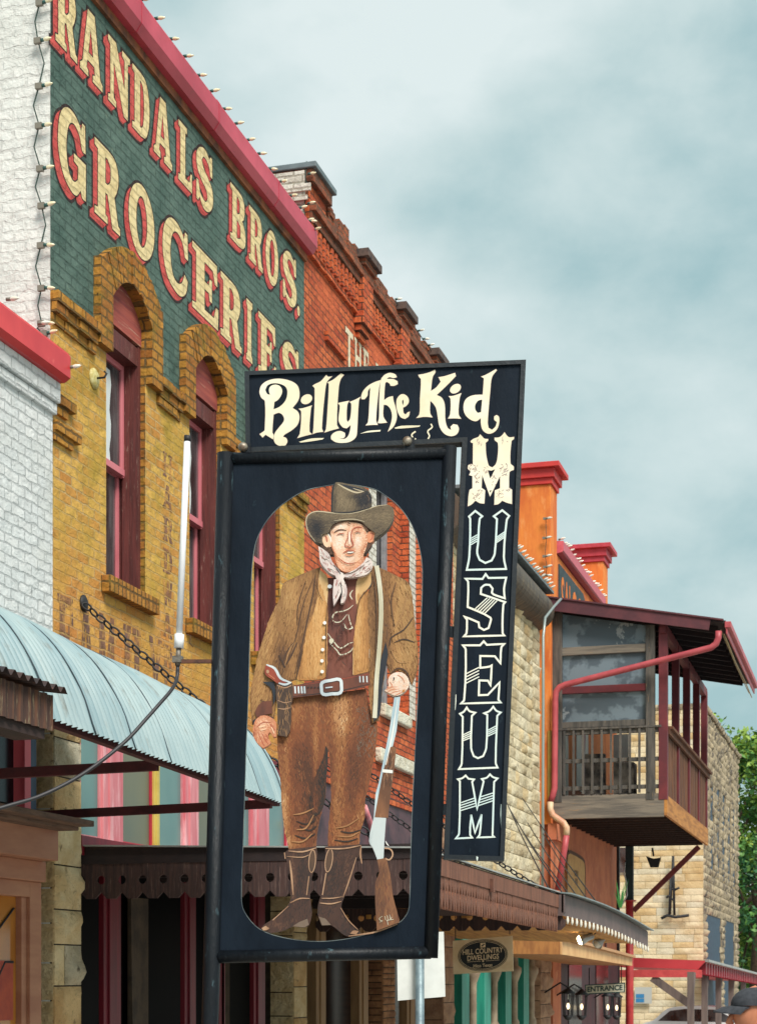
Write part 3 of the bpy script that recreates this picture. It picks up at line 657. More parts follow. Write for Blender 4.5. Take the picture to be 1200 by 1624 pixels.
# bull-nosed corrugated awning over the pavement
aw = thing('bullnose_awning', 'pale blue corrugated bullnose awning curving down over the pavement', 'awning', (1.0, 11, 2.97))
prof = spline([(0.0, 4.10), (.8, 3.885), (1.25, 3.765), (1.55, 3.645), (1.75, 3.475), (1.90, 3.235), (2.0, 2.97)], 4, False, 89)
az = lambda y: -.026 * (y - 12.6)
mb = MB(); n = len(prof); Yn = 680; vs = []; AY0, AY1 = 8.6, 14.42
nrm = []
for i in range(n):
    a = prof[max(i - 1, 0)]; b = prof[min(i + 1, n - 1)]; d = Vector((b[0] - a[0], b[1] - a[1])).normalized(); nrm.append((-d.y, d.x) if 0 else (d.y * -1, d.x))
for j in range(Yn + 1):
    y = AY0 + (AY1 - AY0) * j / Yn; h = .0115 * math.sin(2 * math.pi * y / .068) + .012 * noise.noise(Vector((y * 1.3, 0, 0)))
    for i in range(n): vs.append((prof[i][0] + nrm[i][0] * h, y, prof[i][1] + nrm[i][1] * h + az(y)))
mb.add(vs, [(j * n + i, j * n + i + 1, (j + 1) * n + i + 1, (j + 1) * n + i) for j in range(Yn) for i in range(n - 1)], 0, True)
mb.build('awning_sheet', mat('awning_metal', C(154, 172, 174), C(130, 154, 160), rough=.42, sc=1.6, st=(1, 2.5, .5), bump=.03, c3=C(112, 112, 104), sc3=6, lo3=.56, hi3=.76), aw)
for y in [AY0 + .2 + .553 * k for k in range(11)]:
    mb = MB(); mb.tube([(p[0] + nrm[i][0] * .006, y + .004 * math.sin(i), p[1] + nrm[i][1] * .006 + az(y)) for i, p in enumerate(prof)], .0045, 5); mb.build('seam', mat('seam_dark', C(52, 68, 76), rough=.6, bump=0) if y < AY0 + .3 else bpy.data.materials['seam_dark'], aw)
mb = MB(); mb.beam((1.90, AY0, 2.985 + az(AY0)), (1.90, AY1, 2.985 + az(AY1)), .05, .04); mb.build('edge_beam', M_rust, aw)
for u in (275, 440): 
    y = PX(u, 1225, 1.95).y
    mb = MB(); mb.beam((-.05, y, 2.955 if u < 300 else 2.885), (1.84 if u < 300 else 1.9, y, 2.985 if u < 300 else 2.925), .05, .065); mb.build('tie_bar', M_rust, aw)

# rusty porch roof of the next shop on the near side
rp = thing('rusty_porch_roof', 'rusty corrugated porch eave with a stained sheet metal fascia', 'porch roof', (2.0, 7.8, 0))
mb = MB(); vs = []; n = 150; Y0, Y1 = 4.5, 9.75
for j in range(n * 4 + 1):
    y = Y0 + (Y1 - Y0) * j / (n * 4); h = .016 * math.sin(2 * math.pi * y / .085)
    vs += [(2.44, y, 3.045 + h), (1.2, y, 3.22 + h)]
mb.add(vs, [(2 * j, 2 * j + 1, 2 * j + 3, 2 * j + 2) for j in range(n * 4)], 0, True)
mb.build('roof_sheet', mat('rusty_sheet', C(70, 52, 48), C(46, 38, 40), rough=.8, sc=5, c3=C(110, 62, 42)), rp)
mb = MB(); vs = []
for j in range(n * 4 + 1):
    y = Y0 + (9.70 - Y0) * j / (n * 4); h = .008 * math.sin(2 * math.pi * y / .085)
    vs += [(2.38 + h, y, 3.02), (2.38 + h, y, 2.845)]
mb.add(vs, [(2 * j, 2 * j + 1, 2 * j + 3, 2 * j + 2) for j in range(n * 4)], 0, True)
mb.build('fascia', mat('rusty_fascia', C(70, 50, 44), C(104, 68, 48), rough=.85, sc=4, st=(1, 8, .8), lo=.45, hi=.65, bump=.3, c3=C(132, 118, 92), sc3=9, lo3=.56, hi3=.66), rp)
mb = MB(); mb.box(2.2, 2.36, Y0, 9.66, 2.80, 2.95); mb.build('edge_beam', M_dark_wood, rp)
for y in (5.2, 8.0):
    mb = MB(); mb.box(2.22, 2.34, y, y + .12, 0, 2.80); mb.build('post', M_dark_wood, rp)
# ------------------------------------------------------------------ DARK PORCH CANOPY with valances
cp = thing('porch_canopy', 'dark timber porch canopy with pierced valance boards and a slatted fringe', 'canopy', (1.4, 18, 2.2))
PY0, PY1, PX1 = 15.0, 21.25, 2.82
M_val = mat('valance_board', C(76, 54, 50), C(56, 42, 42), rough=.85, sc=4, st=(7, 7, .5), bump=.5, c3=C(124, 100, 92), sc3=9, lo3=.56, hi3=.72)
M_val_dark = mat('canopy_beam', C(46, 34, 34), C(36, 28, 30), rough=.85, sc=4, bump=.4)
M_fr = mat('fringe_board', C(134, 88, 68), C(96, 62, 50), rough=.85, sc=5, st=(1, 9, .6), bump=.4, c3=C(160, 118, 92), sc3=10)
M_edge = mat('sheet_edge', C(176, 178, 176), C(150, 152, 150), rough=.45, sc=4, metal=.3)
def canopy_z(y): return 0 if y < 15 else -.012 * (y - 15)
mb = MB(); a = canopy_z(PY1)
mb.add([(0, PY0, 2.69), (PX1, PY0, 2.62), (PX1, PY1, 2.62 + a), (0, PY1, 2.69 + a), (0, PY0, 2.66), (PX1, PY0, 2.59), (PX1, PY1, 2.59 + a), (0, PY1, 2.66 + a)],
       [(0, 1, 2, 3), (4, 5, 6, 7), (0, 1, 5, 4), (1, 2, 6, 5), (2, 3, 7, 6)], 0)
mb.build('roof', M_plank, cp)
mb = MB(); mb.beam((0, PY0 - .01, 2.697), (PX1 + .03, PY0 - .01, 2.627), .05, .012); mb.beam((PX1 + .02, PY0, 2.63), (PX1 + .02, PY1, 2.63 + a), .05, .012)
mb.build('roof_edge', M_edge, cp)
def valance(y, z_off, name, pitch=.182):
    mb = MB(); x = .0; top, hz, r, notch, tip = 2.56 + z_off, 2.415 + z_off, .036, 2.315 + z_off, 2.262 + z_off
    while x < PX1 - .05:
        x0, x1 = x + .0015, x + pitch - .0015
        arc1 = [(x1 - r * math.cos(t), hz + r * math.sin(t)) for t in [math.pi / 2 - math.pi * i / 8 for i in range(9)]]
        arc0 = [(x0 + r * math.cos(t), hz + r * math.sin(t)) for t in [-math.pi / 2 + math.pi * i / 8 for i in range(9)]]
        lp = [(x0, top), (x1, top)] + arc1 + [(x1, notch), (x1 - .05, tip), (x0 + .05, tip), (x0, notch)] + arc0
        dy = rv.uniform(0, .006)
        mb.prism(lp, lambda X, Z: (X, y + dy, Z), lambda X, Z: (X, y + .022 + dy, Z)); x += pitch
    return mb.build(name, M_val, cp)
valance(PY0, 0, 'valance'); valance(PY1 - .03, -.125, 'valance')
mb = MB(); mb.box(.0, PX1, PY0 + .03, PY0 + .13, 2.54, 2.655); mb.box(0, PX1, PY1 - .14, PY1 - .04, 2.40, 2.54)
for k in range(1, 8): yy = PY0 + .13 + k * .75; mb.box(.0, PX1 - .05, yy, yy + .06, 2.48, 2.585 + canopy_z(yy))
mb.build('beam', M_val_dark, cp)
mb = MB(); mb.box(0, PX1, PY0 - .004, PY0 + .028, 2.545, 2.66); mb.build('end_fascia', M_val_dark, cp)
mb = MB()
mb.add([(PX1, PY0, 2.60), (PX1, PY1, 2.60 + a), (PX1, PY1, 2.46 + a), (PX1, PY0, 2.46), (PX1 + .03, PY0, 2.60), (PX1 + .03, PY1, 2.60 + a), (PX1 + .03, PY1, 2.46 + a), (PX1 + .03, PY0, 2.46)],
       [(4, 5, 6, 7), (0, 4, 7, 3), (1, 5, 6, 2), (3, 2, 6, 7), (0, 1, 5, 4)])
mb.box(PX1 + .03, PX1 + .06, 17.6, 17.68, 2.40, 2.52)
mb.build('front_fascia', M_fr, cp)
mb = MB(); y = PY0 + .02
while y < PY1 - .05:
    zo = canopy_z(y); p = .1
    lp = [(-.047, 2.47), (.047, 2.47), (.047, 2.405), (.02, 2.35), (.047, 2.30), (.046, 2.285), (.006, 2.19), (-.006, 2.19), (-.046, 2.285), (-.047, 2.30), (-.02, 2.35), (-.047, 2.405)]
    d = rv.uniform(0, .006)
    mb.prism(lp, lambda s, Z: (PX1 + .016 + d, y + s, Z + zo), lambda s, Z: (PX1 - .004 + d, y + s, Z + zo)); y += p
mb.build('slat_fringe', M_fr, cp)
# ------------------------------------------------------------------ chains
def chain(p, q, label, sag=.05, link=.105, r=.0085):
    mb = MB(); p, q = Vector(p), Vector(q); L_ = (q - p).length; pitch = link * .74; n = int(L_ / pitch)
    for i in range(n):
        f0, f1 = i / n, (i + 1) / n
        pt = lambda f: p + (q - p) * f - Vector((0, 0, sag * 4 * f * (1 - f)))
        a_, b_ = pt(f0), pt(f1); d = (b_ - a_).normalized(); s1 = d.cross(Vector((0, 0, 1))).normalized(); s2 = s1.cross(d)
        ax = (s1 + s2).normalized() if i % 2 else (s1 - s2).normalized(); c = (a_ + b_) / 2
        path = []
        for k in range(12):
            t = 2 * math.pi * k / 12
            path.append(c + d * (link / 2 - r) * math.cos(t) + ax * .030 * math.copysign(abs(math.sin(t)) ** .8, math.sin(t)))
        mb.tube(path, r, 5, 0, True)
    o = mb.build('support_chain', M_iron); centre_origin(o); return tag(o, label, 'chain', 'chains holding up the porch canopy')
chain(PX(132, 957, 0.03), (2.68, 15.06, 2.57), 'rusty chain from the wall plate on the ochre brick down towards the sign pole')
mb = MB(); c = PX(132, 957, 0.0)
mb.lathe([(0, 0), (.07, 0), (.07, .012), (.035, .03), (0, .03)], c, (1, 0, 0), 14)
o = mb.build('chain_plate', M_iron); centre_origin(o); tag(o, 'round iron plate on the ochre brick wall where the rusty chain starts', 'wall plate')
chain((.03, 21.2, 4.42), (2.70, 21.15, 2.56), 'upper of the two chains crossing the red brick wall behind the painted rifle')
chain((.03, 20.9, 4.16), (2.3, 20.95, 2.56), 'lower of the two chains crossing the red brick wall behind the painted rifle')

# ------------------------------------------------------------------ RED BRICK BUILDING
M_rb = brick('brick_red', C(218, 114, 68), C(172, 72, 48), C(110, 70, 56), strength=1, ms=.009, stain=C(208, 104, 64), st_lo=.5, st_hi=.7, spots=C(214, 178, 156), sp_lo=.71, sp_hi=.77)
M_rb_dark = brick('brick_red_weathered', C(176, 100, 68), C(132, 72, 52), C(116, 90, 72), strength=1, stain=C(104, 74, 60), st_sc=3, st_lo=.46, st_hi=.7, spots=C(62, 50, 46), sp_lo=.58, sp_hi=.7)
M_rb_orange = brick('brick_red_bright', C(224, 116, 68), C(184, 76, 48), C(110, 70, 56), strength=1, ms=.009, spots=C(220, 196, 180), sp_lo=.72, sp_hi=.78)
M_wb_old = brick('brick_white_old', C(232, 228, 216), C(216, 210, 196), C(184, 176, 160), strength=1, spots=C(120, 108, 92), sp_lo=.6, sp_hi=.72)
M_cap = mat('metal_cap', C(112, 124, 128), C(92, 102, 106), rough=.5, sc=4)
M_chalk = mat('chalk_stone', C(232, 226, 208), C(206, 196, 172), rough=.9, sc=5, bump=1, bsc=16, dist=.05, c3=C(96, 84, 70), sc3=9, lo3=.62, hi3=.7)
RY0, RY1 = 20.80, 28.0
rb = thing('red_brick_building', 'weathered red brick building with corbelled piers along its crumbling parapet', 'building', (0, RY0, 0))
mb = MB()
mb.poly([[(RY0, 4.0), (RY1, 4.0), (RY1, 10.2), (RY0, 10.2)], [(23.76, 5.2), (25.4, 5.2), (25.4, 8.45), (23.76, 8.45)]], fx(.001), 0)
mb.quad((0.001, 23.76, 5.2), (0.001, 23.76, 8.45), (-.3, 23.76, 8.45), (-.3, 23.76, 5.2)); mb.quad((0.001, 23.76, 8.45), (0.001, 25.4, 8.45), (-.3, 25.4, 8.45), (-.3, 23.76, 8.45))
mb.box(-.4, -.13, 25.0, 25.398, 5.2, 8.449); mb.quad((-.13, 25.399, 5.2), (0.001, 25.399, 5.2), (0.001, 25.399, 8.45), (-.13, 25.399, 8.45))
mb.quad((0, RY0, 4), (-9, RY0, 4), (-9, RY0, 10.2), (0, RY0, 10.2)); mb.quad((0, RY1, 4), (-9, RY1, 4), (-9, RY1, 10.2), (0, RY1, 10.2)); mb.quad((-.5, RY0, 10.1), (-.5, RY1, 10.1), (-9, RY1, 10.1), (-9, RY0, 10.1))
mb.build('wall', [M_rb], rb)
mb = MB(); mb.box(-.02, .07, 25.75, 27.3, 4.0, 9.5); mb.build('pilaster', M_rb_orange, rb)
mb = MB(); mb.box(-.02, .05, 21.55, 22.3, 9.1, 9.2); mb.build('label_moulding', M_rb_orange, rb)
mb = MB(); mb.box(-.02, .04, 23.6, 25.6, 8.5, 8.62); mb.build('window_band', M_rb_orange, rb)
mb = MB(); mb.quad((.006, 23.4, 5.2), (.006, 23.75, 5.2), (.006, 23.75, 8.6), (.006, 23.4, 8.6)); mb.quad((.006, 25.402, 5.2), (.006, 25.748, 5.2), (.006, 25.748, 8.35), (.006, 25.402, 8.35))
mb.build('painted_jamb', M_wb_old, rb)
mb = MB(); mb.quad((-.26, 23.77, 5.2), (-.26, 25.0, 5.2), (-.26, 25.0, 8.44), (-.26, 23.77, 8.44)); mb.build('window', M_pane_dark, rb)
mb = MB(); mb.box(-.25, -.2, 24.86, 24.995, 5.21, 8.44); mb.build('window_trim', mat('trim_grey', C(150, 148, 150), C(120, 120, 124), rough=.6), rb)
mb = MB(); mb.box(0, .09, 23.9, 25.25, 5.02, 5.18); mb.build('stone_sill', M_chalk, rb, .02)
mb = MB(); mb.box(0, .09, 23.7, 25.5, 4.40, 4.58); mb.build('stone_lintel', M_chalk, rb, .02)
# parapet: corbelled bands, dentils, piers, broken top courses
mb = MB(); md = MB()
mb.box(-.35, .05, RY0 + .001, RY1, 10.199, 10.36, 0)
for (z0, z1, X) in ((10.30, 10.40, .13), (10.20, 10.30, .09), (9.84, 9.92, .045)):
    yy = RY0
    while yy < RY1 - .01:
        l = min(.215, RY1 - yy); d = rv.uniform(-.008, .01); mb.box(-.1, X + d, yy + .003, yy + l - .003, z0 + .003, z1, 1 if z0 > 10 else 0); yy += l
yy = RY0 + .05
while yy < RY1: mb.box(-.05, .075 + rv.uniform(-.006, .006), yy, yy + .075, 9.93, 10.19, 0); yy += .15
yy = RY0 + .75
for row in range(4):
    yy = RY0 + .7 + rv.uniform(0, .1)
    while yy < RY1 - .05:
        l = rv.uniform(.16, .24); keep = rv.random() < (1.0 if row < 2 else (.95 if yy < 22.3 else (.5 if row == 2 else .12)))
        if row == 3 and yy < 22.2: keep = rv.random() < .8 - (yy - 21.4) * .5
        if keep: mb.box(-.22 + rv.uniform(-.03, .03), (.085 - .012 * row) + rv.uniform(-.02, .015), yy + .004, yy + l - .004, 10.40 + row * .082, 10.40 + row * .082 + .076, 1)
        yy += l
mb.build('parapet', [M_rb_orange, M_rb_dark], rb)
mb = MB()
mb.box(-.9, -.002, RY0 - .012, RY0 + .6, 9.6, 10.72, 1); mb.box(-.5, .06, RY0 + .001, RY0 + .62, 9.9, 10.62, 0); mb.box(-.5, .12, RY0 - .03, RY0 + .68, 10.62, 10.76, 2); mb.box(-.9, .02, RY0 - .05, RY0 - .01, 10.42, 10.74, 1); mb.box(-.9, .10, RY0 - .075, RY0 - .05, 10.50, 10.58, 1); mb.box(-.9, .06, RY0 - .07, RY0 - .05, 10.40, 10.45, 1)
mb.build('end_pedestal', [M_rb, M_wb_old, M_rb_dark], rb)
mb = MB(); mb.box(-1.0, .16, RY0 - .06, RY0 + .74, 10.765, 10.83); mb.build('pedestal_cap', M_cap, rb, .01)
for y0 in (22.75, 24.55, 26.35):
    mb = MB(); mb.box(-.05, .13, y0, y0 + .42, 9.72, 10.42, 0); mb.box(-.05, .09, y0 + .03, y0 + .39, 9.64, 9.72, 0); mb.box(-.05, .05, y0 + .06, y0 + .36, 9.57, 9.64, 0)
    mb.box(-.2, .17, y0 - .05, y0 + .47, 10.42, 10.50, 1); mb.box(-.25, .22, y0 - .1, y0 + .52, 10.50, 10.60, 2)
    mb.build('pier', [M_rb_orange, M_rb_dark, mat('pier_cap', C(98, 78, 70), C(62, 54, 54), rough=.9, sc=9, bump=.6)] if y0 < 23 else [M_rb_orange, M_rb_dark, bpy.data.materials['pier_cap']], rb, .006)
M_wlet = mat('old_white_paint', C(226, 214, 186), C(204, 186, 156), rough=.85, sc=12, bump=.4, c3=C(150, 84, 62), sc3=16, lo3=.58, hi3=.66)
for ch, a, b in (('T', 22.38, 22.70), ('H', 22.76, 23.08), ('E', 23.14, 23.40), ('H', 23.72, 24.04), ('O', 24.1, 24.42)):
    mb = MB(); mb.poly([[(a + (b - a) * p[0], 9.10 + .46 * p[1]) for p in l] for l in slab(ch)], fx(.006)); mb.build('painted_letter', M_wlet, rb)
# its shop front below
mb = MB(); mb.box(-.3, .0, RY0 + .01, RY1, 2.75, 4.0); mb.build('shopfront_panel', mat('shop_plum', C(96, 66, 72), C(58, 42, 52), rough=.6, sc=2), rb)
mb = MB(); mb.box(-.05, .03, RY0 + .02, RY1, 3.9, 3.98); mb.build('shopfront_band', M_rb_orange, rb)
mb = MB(); pts = [(0.05, 23.05 + .5 * math.sin(t * .35), 3.75 - .12 * t) for t in range(0, 6)]; mb.tube(pts, .04, 7); mb.build('shopfront_bracket', M_pink, rb)
for a, b, mt in ((21.25, 21.62, M_brown_trim), (23.0, 23.4, M_brown_trim), (25.3, 25.75, M_brown_trim)):
    mb = MB(); mb.box(-.12, .0, a, b, 0, 2.75); mb.box(-.12, .02, a + .12, b - .12, 0, 2.75); mb.box(-.12, .05, a - .05, b + .05, 2.35, 2.45); mb.build('door_post', mt, rb, .006)
mb = MB()
ashlar(mb, 24.0, 24.6, 0, 2.75, .085, .3, lambda s, z, d: (.02 + d, s, z), .04, 4, seed=5); ashlar(mb, -.3, .02, 0, 2.75, .085, .3, lambda s, z, d: (s, 24.0 - d * .6, z), .03, 4, seed=6); mb.box(-.4, .016, 24.012, 24.6, 0, 2.75, 1)
mb.build('stone_pier', [mat('stone_tan', C(168, 122, 84), C(128, 90, 64), rough=.95, sc=6, bump=.8, dist=.03), M_mortar], rb)
mb = MB(); ashlar(mb, 27.3, 27.98, 0, 4.0, .3, .6, lambda s, z, d: (.02 + d, s, z), .06, 5, seed=9); ashlar(mb, -.3, .02, 0, 4.0, .3, .6, lambda s, z, d: (s, 27.3 - d * .6, z), .04, 4, seed=10); mb.box(-.4, .016, 27.312, 27.98, 0, 4, 1)
mb.build('stone_pier', [mat('stone_rose', C(176, 140, 112), C(146, 112, 90), rough=.95, sc=6, bump=.8, dist=.03), M_mortar], rb)
mb = MB(); mb.quad((-.3, RY0, 0), (-.3, RY1, 0), (-.3, RY1, 2.8), (-.3, RY0, 2.8)); mb.build('shop_window', glass('shop_brown_glass', C(46, 30, 26), .25, C(30, 22, 22), .3), rb)

# ------------------------------------------------------------------ CREAM STONE BUILDING
st = thing('stone_building', 'cream rock faced stone building with a rolled metal cornice', 'building', (0, 28, 0))
SY0, SY1 = 28.02, 35.95
mb = MB(); ashlar(mb, SY0, SY1 - .7, 2.9, 8.78, .225, .5, lambda s, z, d: (-.19 + d, s, z), .05, 5, seed=21, jit=.45, mvar=[0, 0, 0, 2, 3])
ashlar(mb, SY1 - .7, SY1, 2.9, 8.9, .225, .7, lambda s, z, d: (-.17 + d, s, z), .05, 5, seed=22, mvar=[0, 0, 2])
mb.box(-9, -.195, SY0, SY1, 2.8, 8.9, 1)
mb.build('wall', [mat('stone_cream', C(228, 216, 186), C(204, 188, 152), rough=.95, sc=2.4, bump=1, bsc=12, dist=.06, c3=C(140, 126, 98), sc3=8, lo3=.6, hi3=.74), mat('stone_cream_joint', C(140, 126, 100), C(110, 98, 78), rough=.95, sc=6), mat('stone_cream_b', C(210, 196, 164), C(184, 166, 132), rough=.95, sc=2.4, bump=1, bsc=12, dist=.06, c3=C(132, 120, 96), sc3=8, lo3=.58, hi3=.72), mat('stone_cream_c', C(226, 206, 164), C(204, 176, 130), rough=.95, sc=2.4, bump=1, bsc=12, dist=.06)], st)
mb = MB(); pr = [(-.2, 8.62), (-.14, 8.62)] + [(-.16 + .30 * math.sin(t), 8.98 - .34 * math.cos(t)) for t in [math.pi * i / 14 for i in range(1, 15)]] + [(-.1, 9.34), (-.5, 9.34), (-.5, 8.62)]
mb.prism(pr, lambda x, z: (x, SY0, z - .25), lambda x, z: (x, SY1 - .1, z - .25))
mb.build('cornice', mat('cornice_metal', C(96, 86, 74), C(60, 54, 50), rough=.6, sc=3, st=(.6, 4, .6), c3=C(168, 140, 100), sc3=6, lo3=.56, hi3=.7), st)
mb = MB(); mb.box(-.5, .13, SY0, SY1 - .08, 9.07, 9.12); mb.build('roof_edge', M_cap, st)
M_turq = mat('turquoise_paint', C(44, 150, 128), C(30, 124, 108), rough=.5, sc=3, st=(3, 3, .4))
M_turq_l = mat('turquoise_pale', C(110, 196, 184), C(90, 176, 166), rough=.5, sc=3)
M_post_g = mat('carved_post_grey', C(176, 158, 134), C(150, 130, 110), rough=.7, sc=4)
mb = MB(); mb.box(-.1, .02, SY0 + .3, 34.9, 2.35, 2.85); mb.build('transom_panel', M_turq_l, st)
for y0 in (28.6, 30.2, 31.9, 33.5):
    mb = MB(); mb.box(-.15, .0, y0, y0 + .5, -.2, 2.35); mb.build('door_frame', M_turq, st)
    mb = MB(); pr = [(.09, -.2), (.09, .8), (.06, .85), (.06, 1.5), (.1, 1.6), (.13, 1.68), (.13, 1.76), (.07, 1.8), (.055, 2.3), (.09, 2.35)]
    mb.lathe([(r, h) for r, h in pr], (-.02, y0 + .85, 0), (0, 0, 1), 10); mb.build('turned_post', M_post_g, st)
mb = MB(); mb.quad((-.3, SY0, -.3), (-.3, SY1, -.3), (-.3, SY1, 2.9), (-.3, SY0, 2.9)); mb.build('shop_window', glass('shop_green_glass', C(70, 92, 76), .2, C(112, 118, 92), .4), st)
mb = MB(); ashlar(mb, 34.9, SY1, -.35, 2.9, .3, .6, lambda s, z, d: (.05 + d, s, z), .08, 5, seed=31); ashlar(mb, -.3, .05, -.35, 2.9, .3, .6, lambda s, z, d: (s, 34.9 - d * .7, z), .05, 4, seed=32); mb.box(-.4, .045, 34.92, SY1, -.4, 2.9, 1)
mb.build('stone_pier', [bpy.data.materials['stone_rose'], M_mortar], st)

# ------------------------------------------------------------------ ORANGE BUILDING
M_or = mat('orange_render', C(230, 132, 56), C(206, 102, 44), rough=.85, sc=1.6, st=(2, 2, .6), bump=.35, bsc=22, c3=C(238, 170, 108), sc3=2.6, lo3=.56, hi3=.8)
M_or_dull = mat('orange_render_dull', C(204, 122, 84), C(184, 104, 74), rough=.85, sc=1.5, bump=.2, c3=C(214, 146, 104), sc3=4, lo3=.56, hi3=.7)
M_cap_red = mat('cap_red', C(214, 62, 52), C(196, 50, 48), rough=.55, sc=2)
M_cop_pink = mat('coping_pink', C(206, 100, 112), C(188, 84, 98), rough=.5, sc=8, st=(1, 4, 1))
og = thing('orange_building', 'bright orange rendered saloon with two red capped parapet pillars', 'building', (0, 36.2, -.4))
OY0, OY1 = 36.2, 45.2
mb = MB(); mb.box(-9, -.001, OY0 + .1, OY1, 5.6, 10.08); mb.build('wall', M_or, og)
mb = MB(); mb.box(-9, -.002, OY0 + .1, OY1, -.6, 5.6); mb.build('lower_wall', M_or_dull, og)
for y0, mt in ((OY0, M_or), (43.0, M_or)):
    mb = MB(); mb.box(-.85, .0, y0, y0 + .72, 4.6 if y0 < 40 else 10.0, 11.32); mb.build('pillar', mt, og, .01)
    mb = MB(); mb.box(-.9, .04, y0 - .04, y0 + .76, 11.32, 11.44); mb.box(-.93, .09, y0 - .09, y0 + .81, 11.44, 11.62); mb.box(-1.02, .2, y0 - .18, y0 + .92, 11.62, 11.72)
    mb.build('pillar_cap', M_cap_red if y0 < 40 else mat('cap_red_far', C(190, 62, 76), C(172, 50, 62), rough=.55), og, .008)
mb = MB(); pr = [(0, 10.12), (.1, 10.14), (.13, 10.17), (.13, 10.36), (-.3, 10.39), (-.3, 10.12)]; mb.prism(pr, lambda x, z: (x, OY0 + .73, z), lambda x, z: (x, 42.6, z)); mb.build('coping', M_cop_pink, og)
mb = MB(); pl = [(37.05, 8.7), (37.05, 9.93), (40.0, 9.93), (40.75, 9.6), (40.75, 8.7)]; mb.prism(pl, fx(.0), fx(.03)); mb.build('sign_panel', mat('sign_slate', C(58, 72, 76), C(46, 58, 62), rough=.7), og)
vs, fs, ar = text_tris('SALOON', .02); mb = MB(); mb.add([(.036, 37.22 + 3.2 * x, 8.86 + .88 * y) for x, y in vs], fs); mb.build('sign_lettering', M_or, og)
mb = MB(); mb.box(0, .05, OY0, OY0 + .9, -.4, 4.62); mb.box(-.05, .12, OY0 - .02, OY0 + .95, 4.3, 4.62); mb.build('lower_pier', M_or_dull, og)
mb = MB(); pl = [(37.9, 2.3), (40.2, 2.3), (40.2, 3.95)] + spline([(40.1, 4.1), (39.8, 4.15), (38.3, 4.2), (38.0, 4.15)], 2, False) + [(37.9, 4.0)]; mb.prism(pl, fx(0), fx(.035)); mb.build('notice_panel', mat('notice_tan', C(206, 158, 92), C(190, 140, 80), rough=.7), og)
mb = MB(); mb.stroke(pl, .07, fx(.04), 0, True)
for z0, n_ in ((3.72, 3), (3.55, 2), (3.12, 6), (2.92, 5), (2.72, 6)):
    for k in range(n_): yy = 39.05 + (k - n_ / 2) * .17; mb.poly([(yy, z0), (yy + .1, z0), (yy + .1, z0 + .13), (yy, z0 + .13)], fx(.04))
mb.build('notice_lettering', mat('notice_brown', C(92, 60, 44), rough=.8), og)
for yy in (41.4, 42.3, 43.2):
    mb = MB(); mb.prism([(yy, 2.2), (yy + .22, 2.2), (yy + .19, 2.9), (yy + .11, 3.25), (yy + .03, 2.9)], fx(0), fx(.03)); mb.build('painted_ornament', mat('ornament_brown', C(104, 62, 52), rough=.8) if yy < 42 else bpy.data.materials['ornament_brown'], og)
mb = MB(); mb.box(-.15, .04, OY0 + .9, OY1, -.7, 2.2); mb.build('shopfront', mat('maroon_front', C(72, 26, 34), C(52, 20, 28), rough=.6, sc=2), og)
for y0, y1 in ((38.0, 39.6), (41.6, 43.4)):
    mb = MB(); mb.box(.045, .06, y0, y1, -.3, 1.95); mb.build('shop_window', glass('saloon_glass', C(18, 24, 28), .15, C(30, 30, 30), .5) if y0 < 40 else bpy.data.materials['saloon_glass'], og)
mb = MB(); mb.box(-.05, .02, OY0 - .03, OY0 + .1, 5.0, 6.45); mb.build('painted_strip', mat('strip_ochre', C(176, 140, 60), C(150, 128, 66), rough=.85), og)
mb = MB(); mb.box(-.3, .06, 45.2, 45.32, -.7, 5.0); mb.build('corner_board', M_iron, og)

# ------------------------------------------------------------------ TIMBER BALCONY
M_grey = mat('weathered_timber', C(96, 90, 84), C(66, 64, 62), rough=.9, sc=3, st=(4, 4, .5), bump=.6, c3=C(140, 116, 86), sc3=7, lo3=.6, hi3=.72)
M_greyh = mat('weathered_beam', C(128, 118, 106), C(98, 92, 86), rough=.9, sc=3, st=(.5, .5, 6), bump=.6, c3=C(176, 134, 84), sc3=4, lo3=.62, hi3=.72)
M_redw = mat('maroon_timber', C(112, 40, 46), C(92, 34, 42), rough=.6, sc=3, bump=.15)
M_brownb = mat('brown_boards', C(120, 76, 48), C(82, 50, 36), rough=.85, sc=4, st=(3, 3, .4), bump=.4)
M_honey = mat('honey_beam', C(190, 130, 66), C(150, 98, 50), rough=.8, sc=3, st=(1, .4, 4), bump=.3)
M_drain = mat('drain_red', C(184, 82, 88), C(164, 66, 74), rough=.45, sc=3, bump=.05)
BY0, BY1, BX = 36.45, 44.8, 2.2
ba = thing('timber_balcony', 'weathered timber balcony with torn screens and a lean-to roof on the orange front', 'balcony', (0, BY0, 4.7))
mb = MB(); mb.add([(0, BY0 + .02, 4.93), (BX, BY0 + .02, 4.93), (BX, BY1, 4.93), (0, BY1, 4.93), (0, BY0 + .02, 5.05), (BX, BY0 + .02, 5.05), (BX, BY1, 5.05), (0, BY1, 5.05)], [(0, 1, 2, 3), (4, 5, 6, 7), (0, 1, 5, 4), (1, 2, 6, 5), (2, 3, 7, 6)])
for k in range(14): yy = BY0 + .3 + k * .6; mb.box(.02, BX - .05, yy, yy + .06, 4.74, 4.925)
mb.build('floor', M_plank, ba)
mb = MB(); mb.box(.0, BX, BY0 - .04, BY0 + .02, 4.72, 5.18); mb.build('end_beam', M_greyh, ba, .006)
mb = MB(); mb.box(BX, BX + .06, BY0 - .04, BY1, 4.74, 5.14); mb.build('front_beam', M_honey, ba, .006)
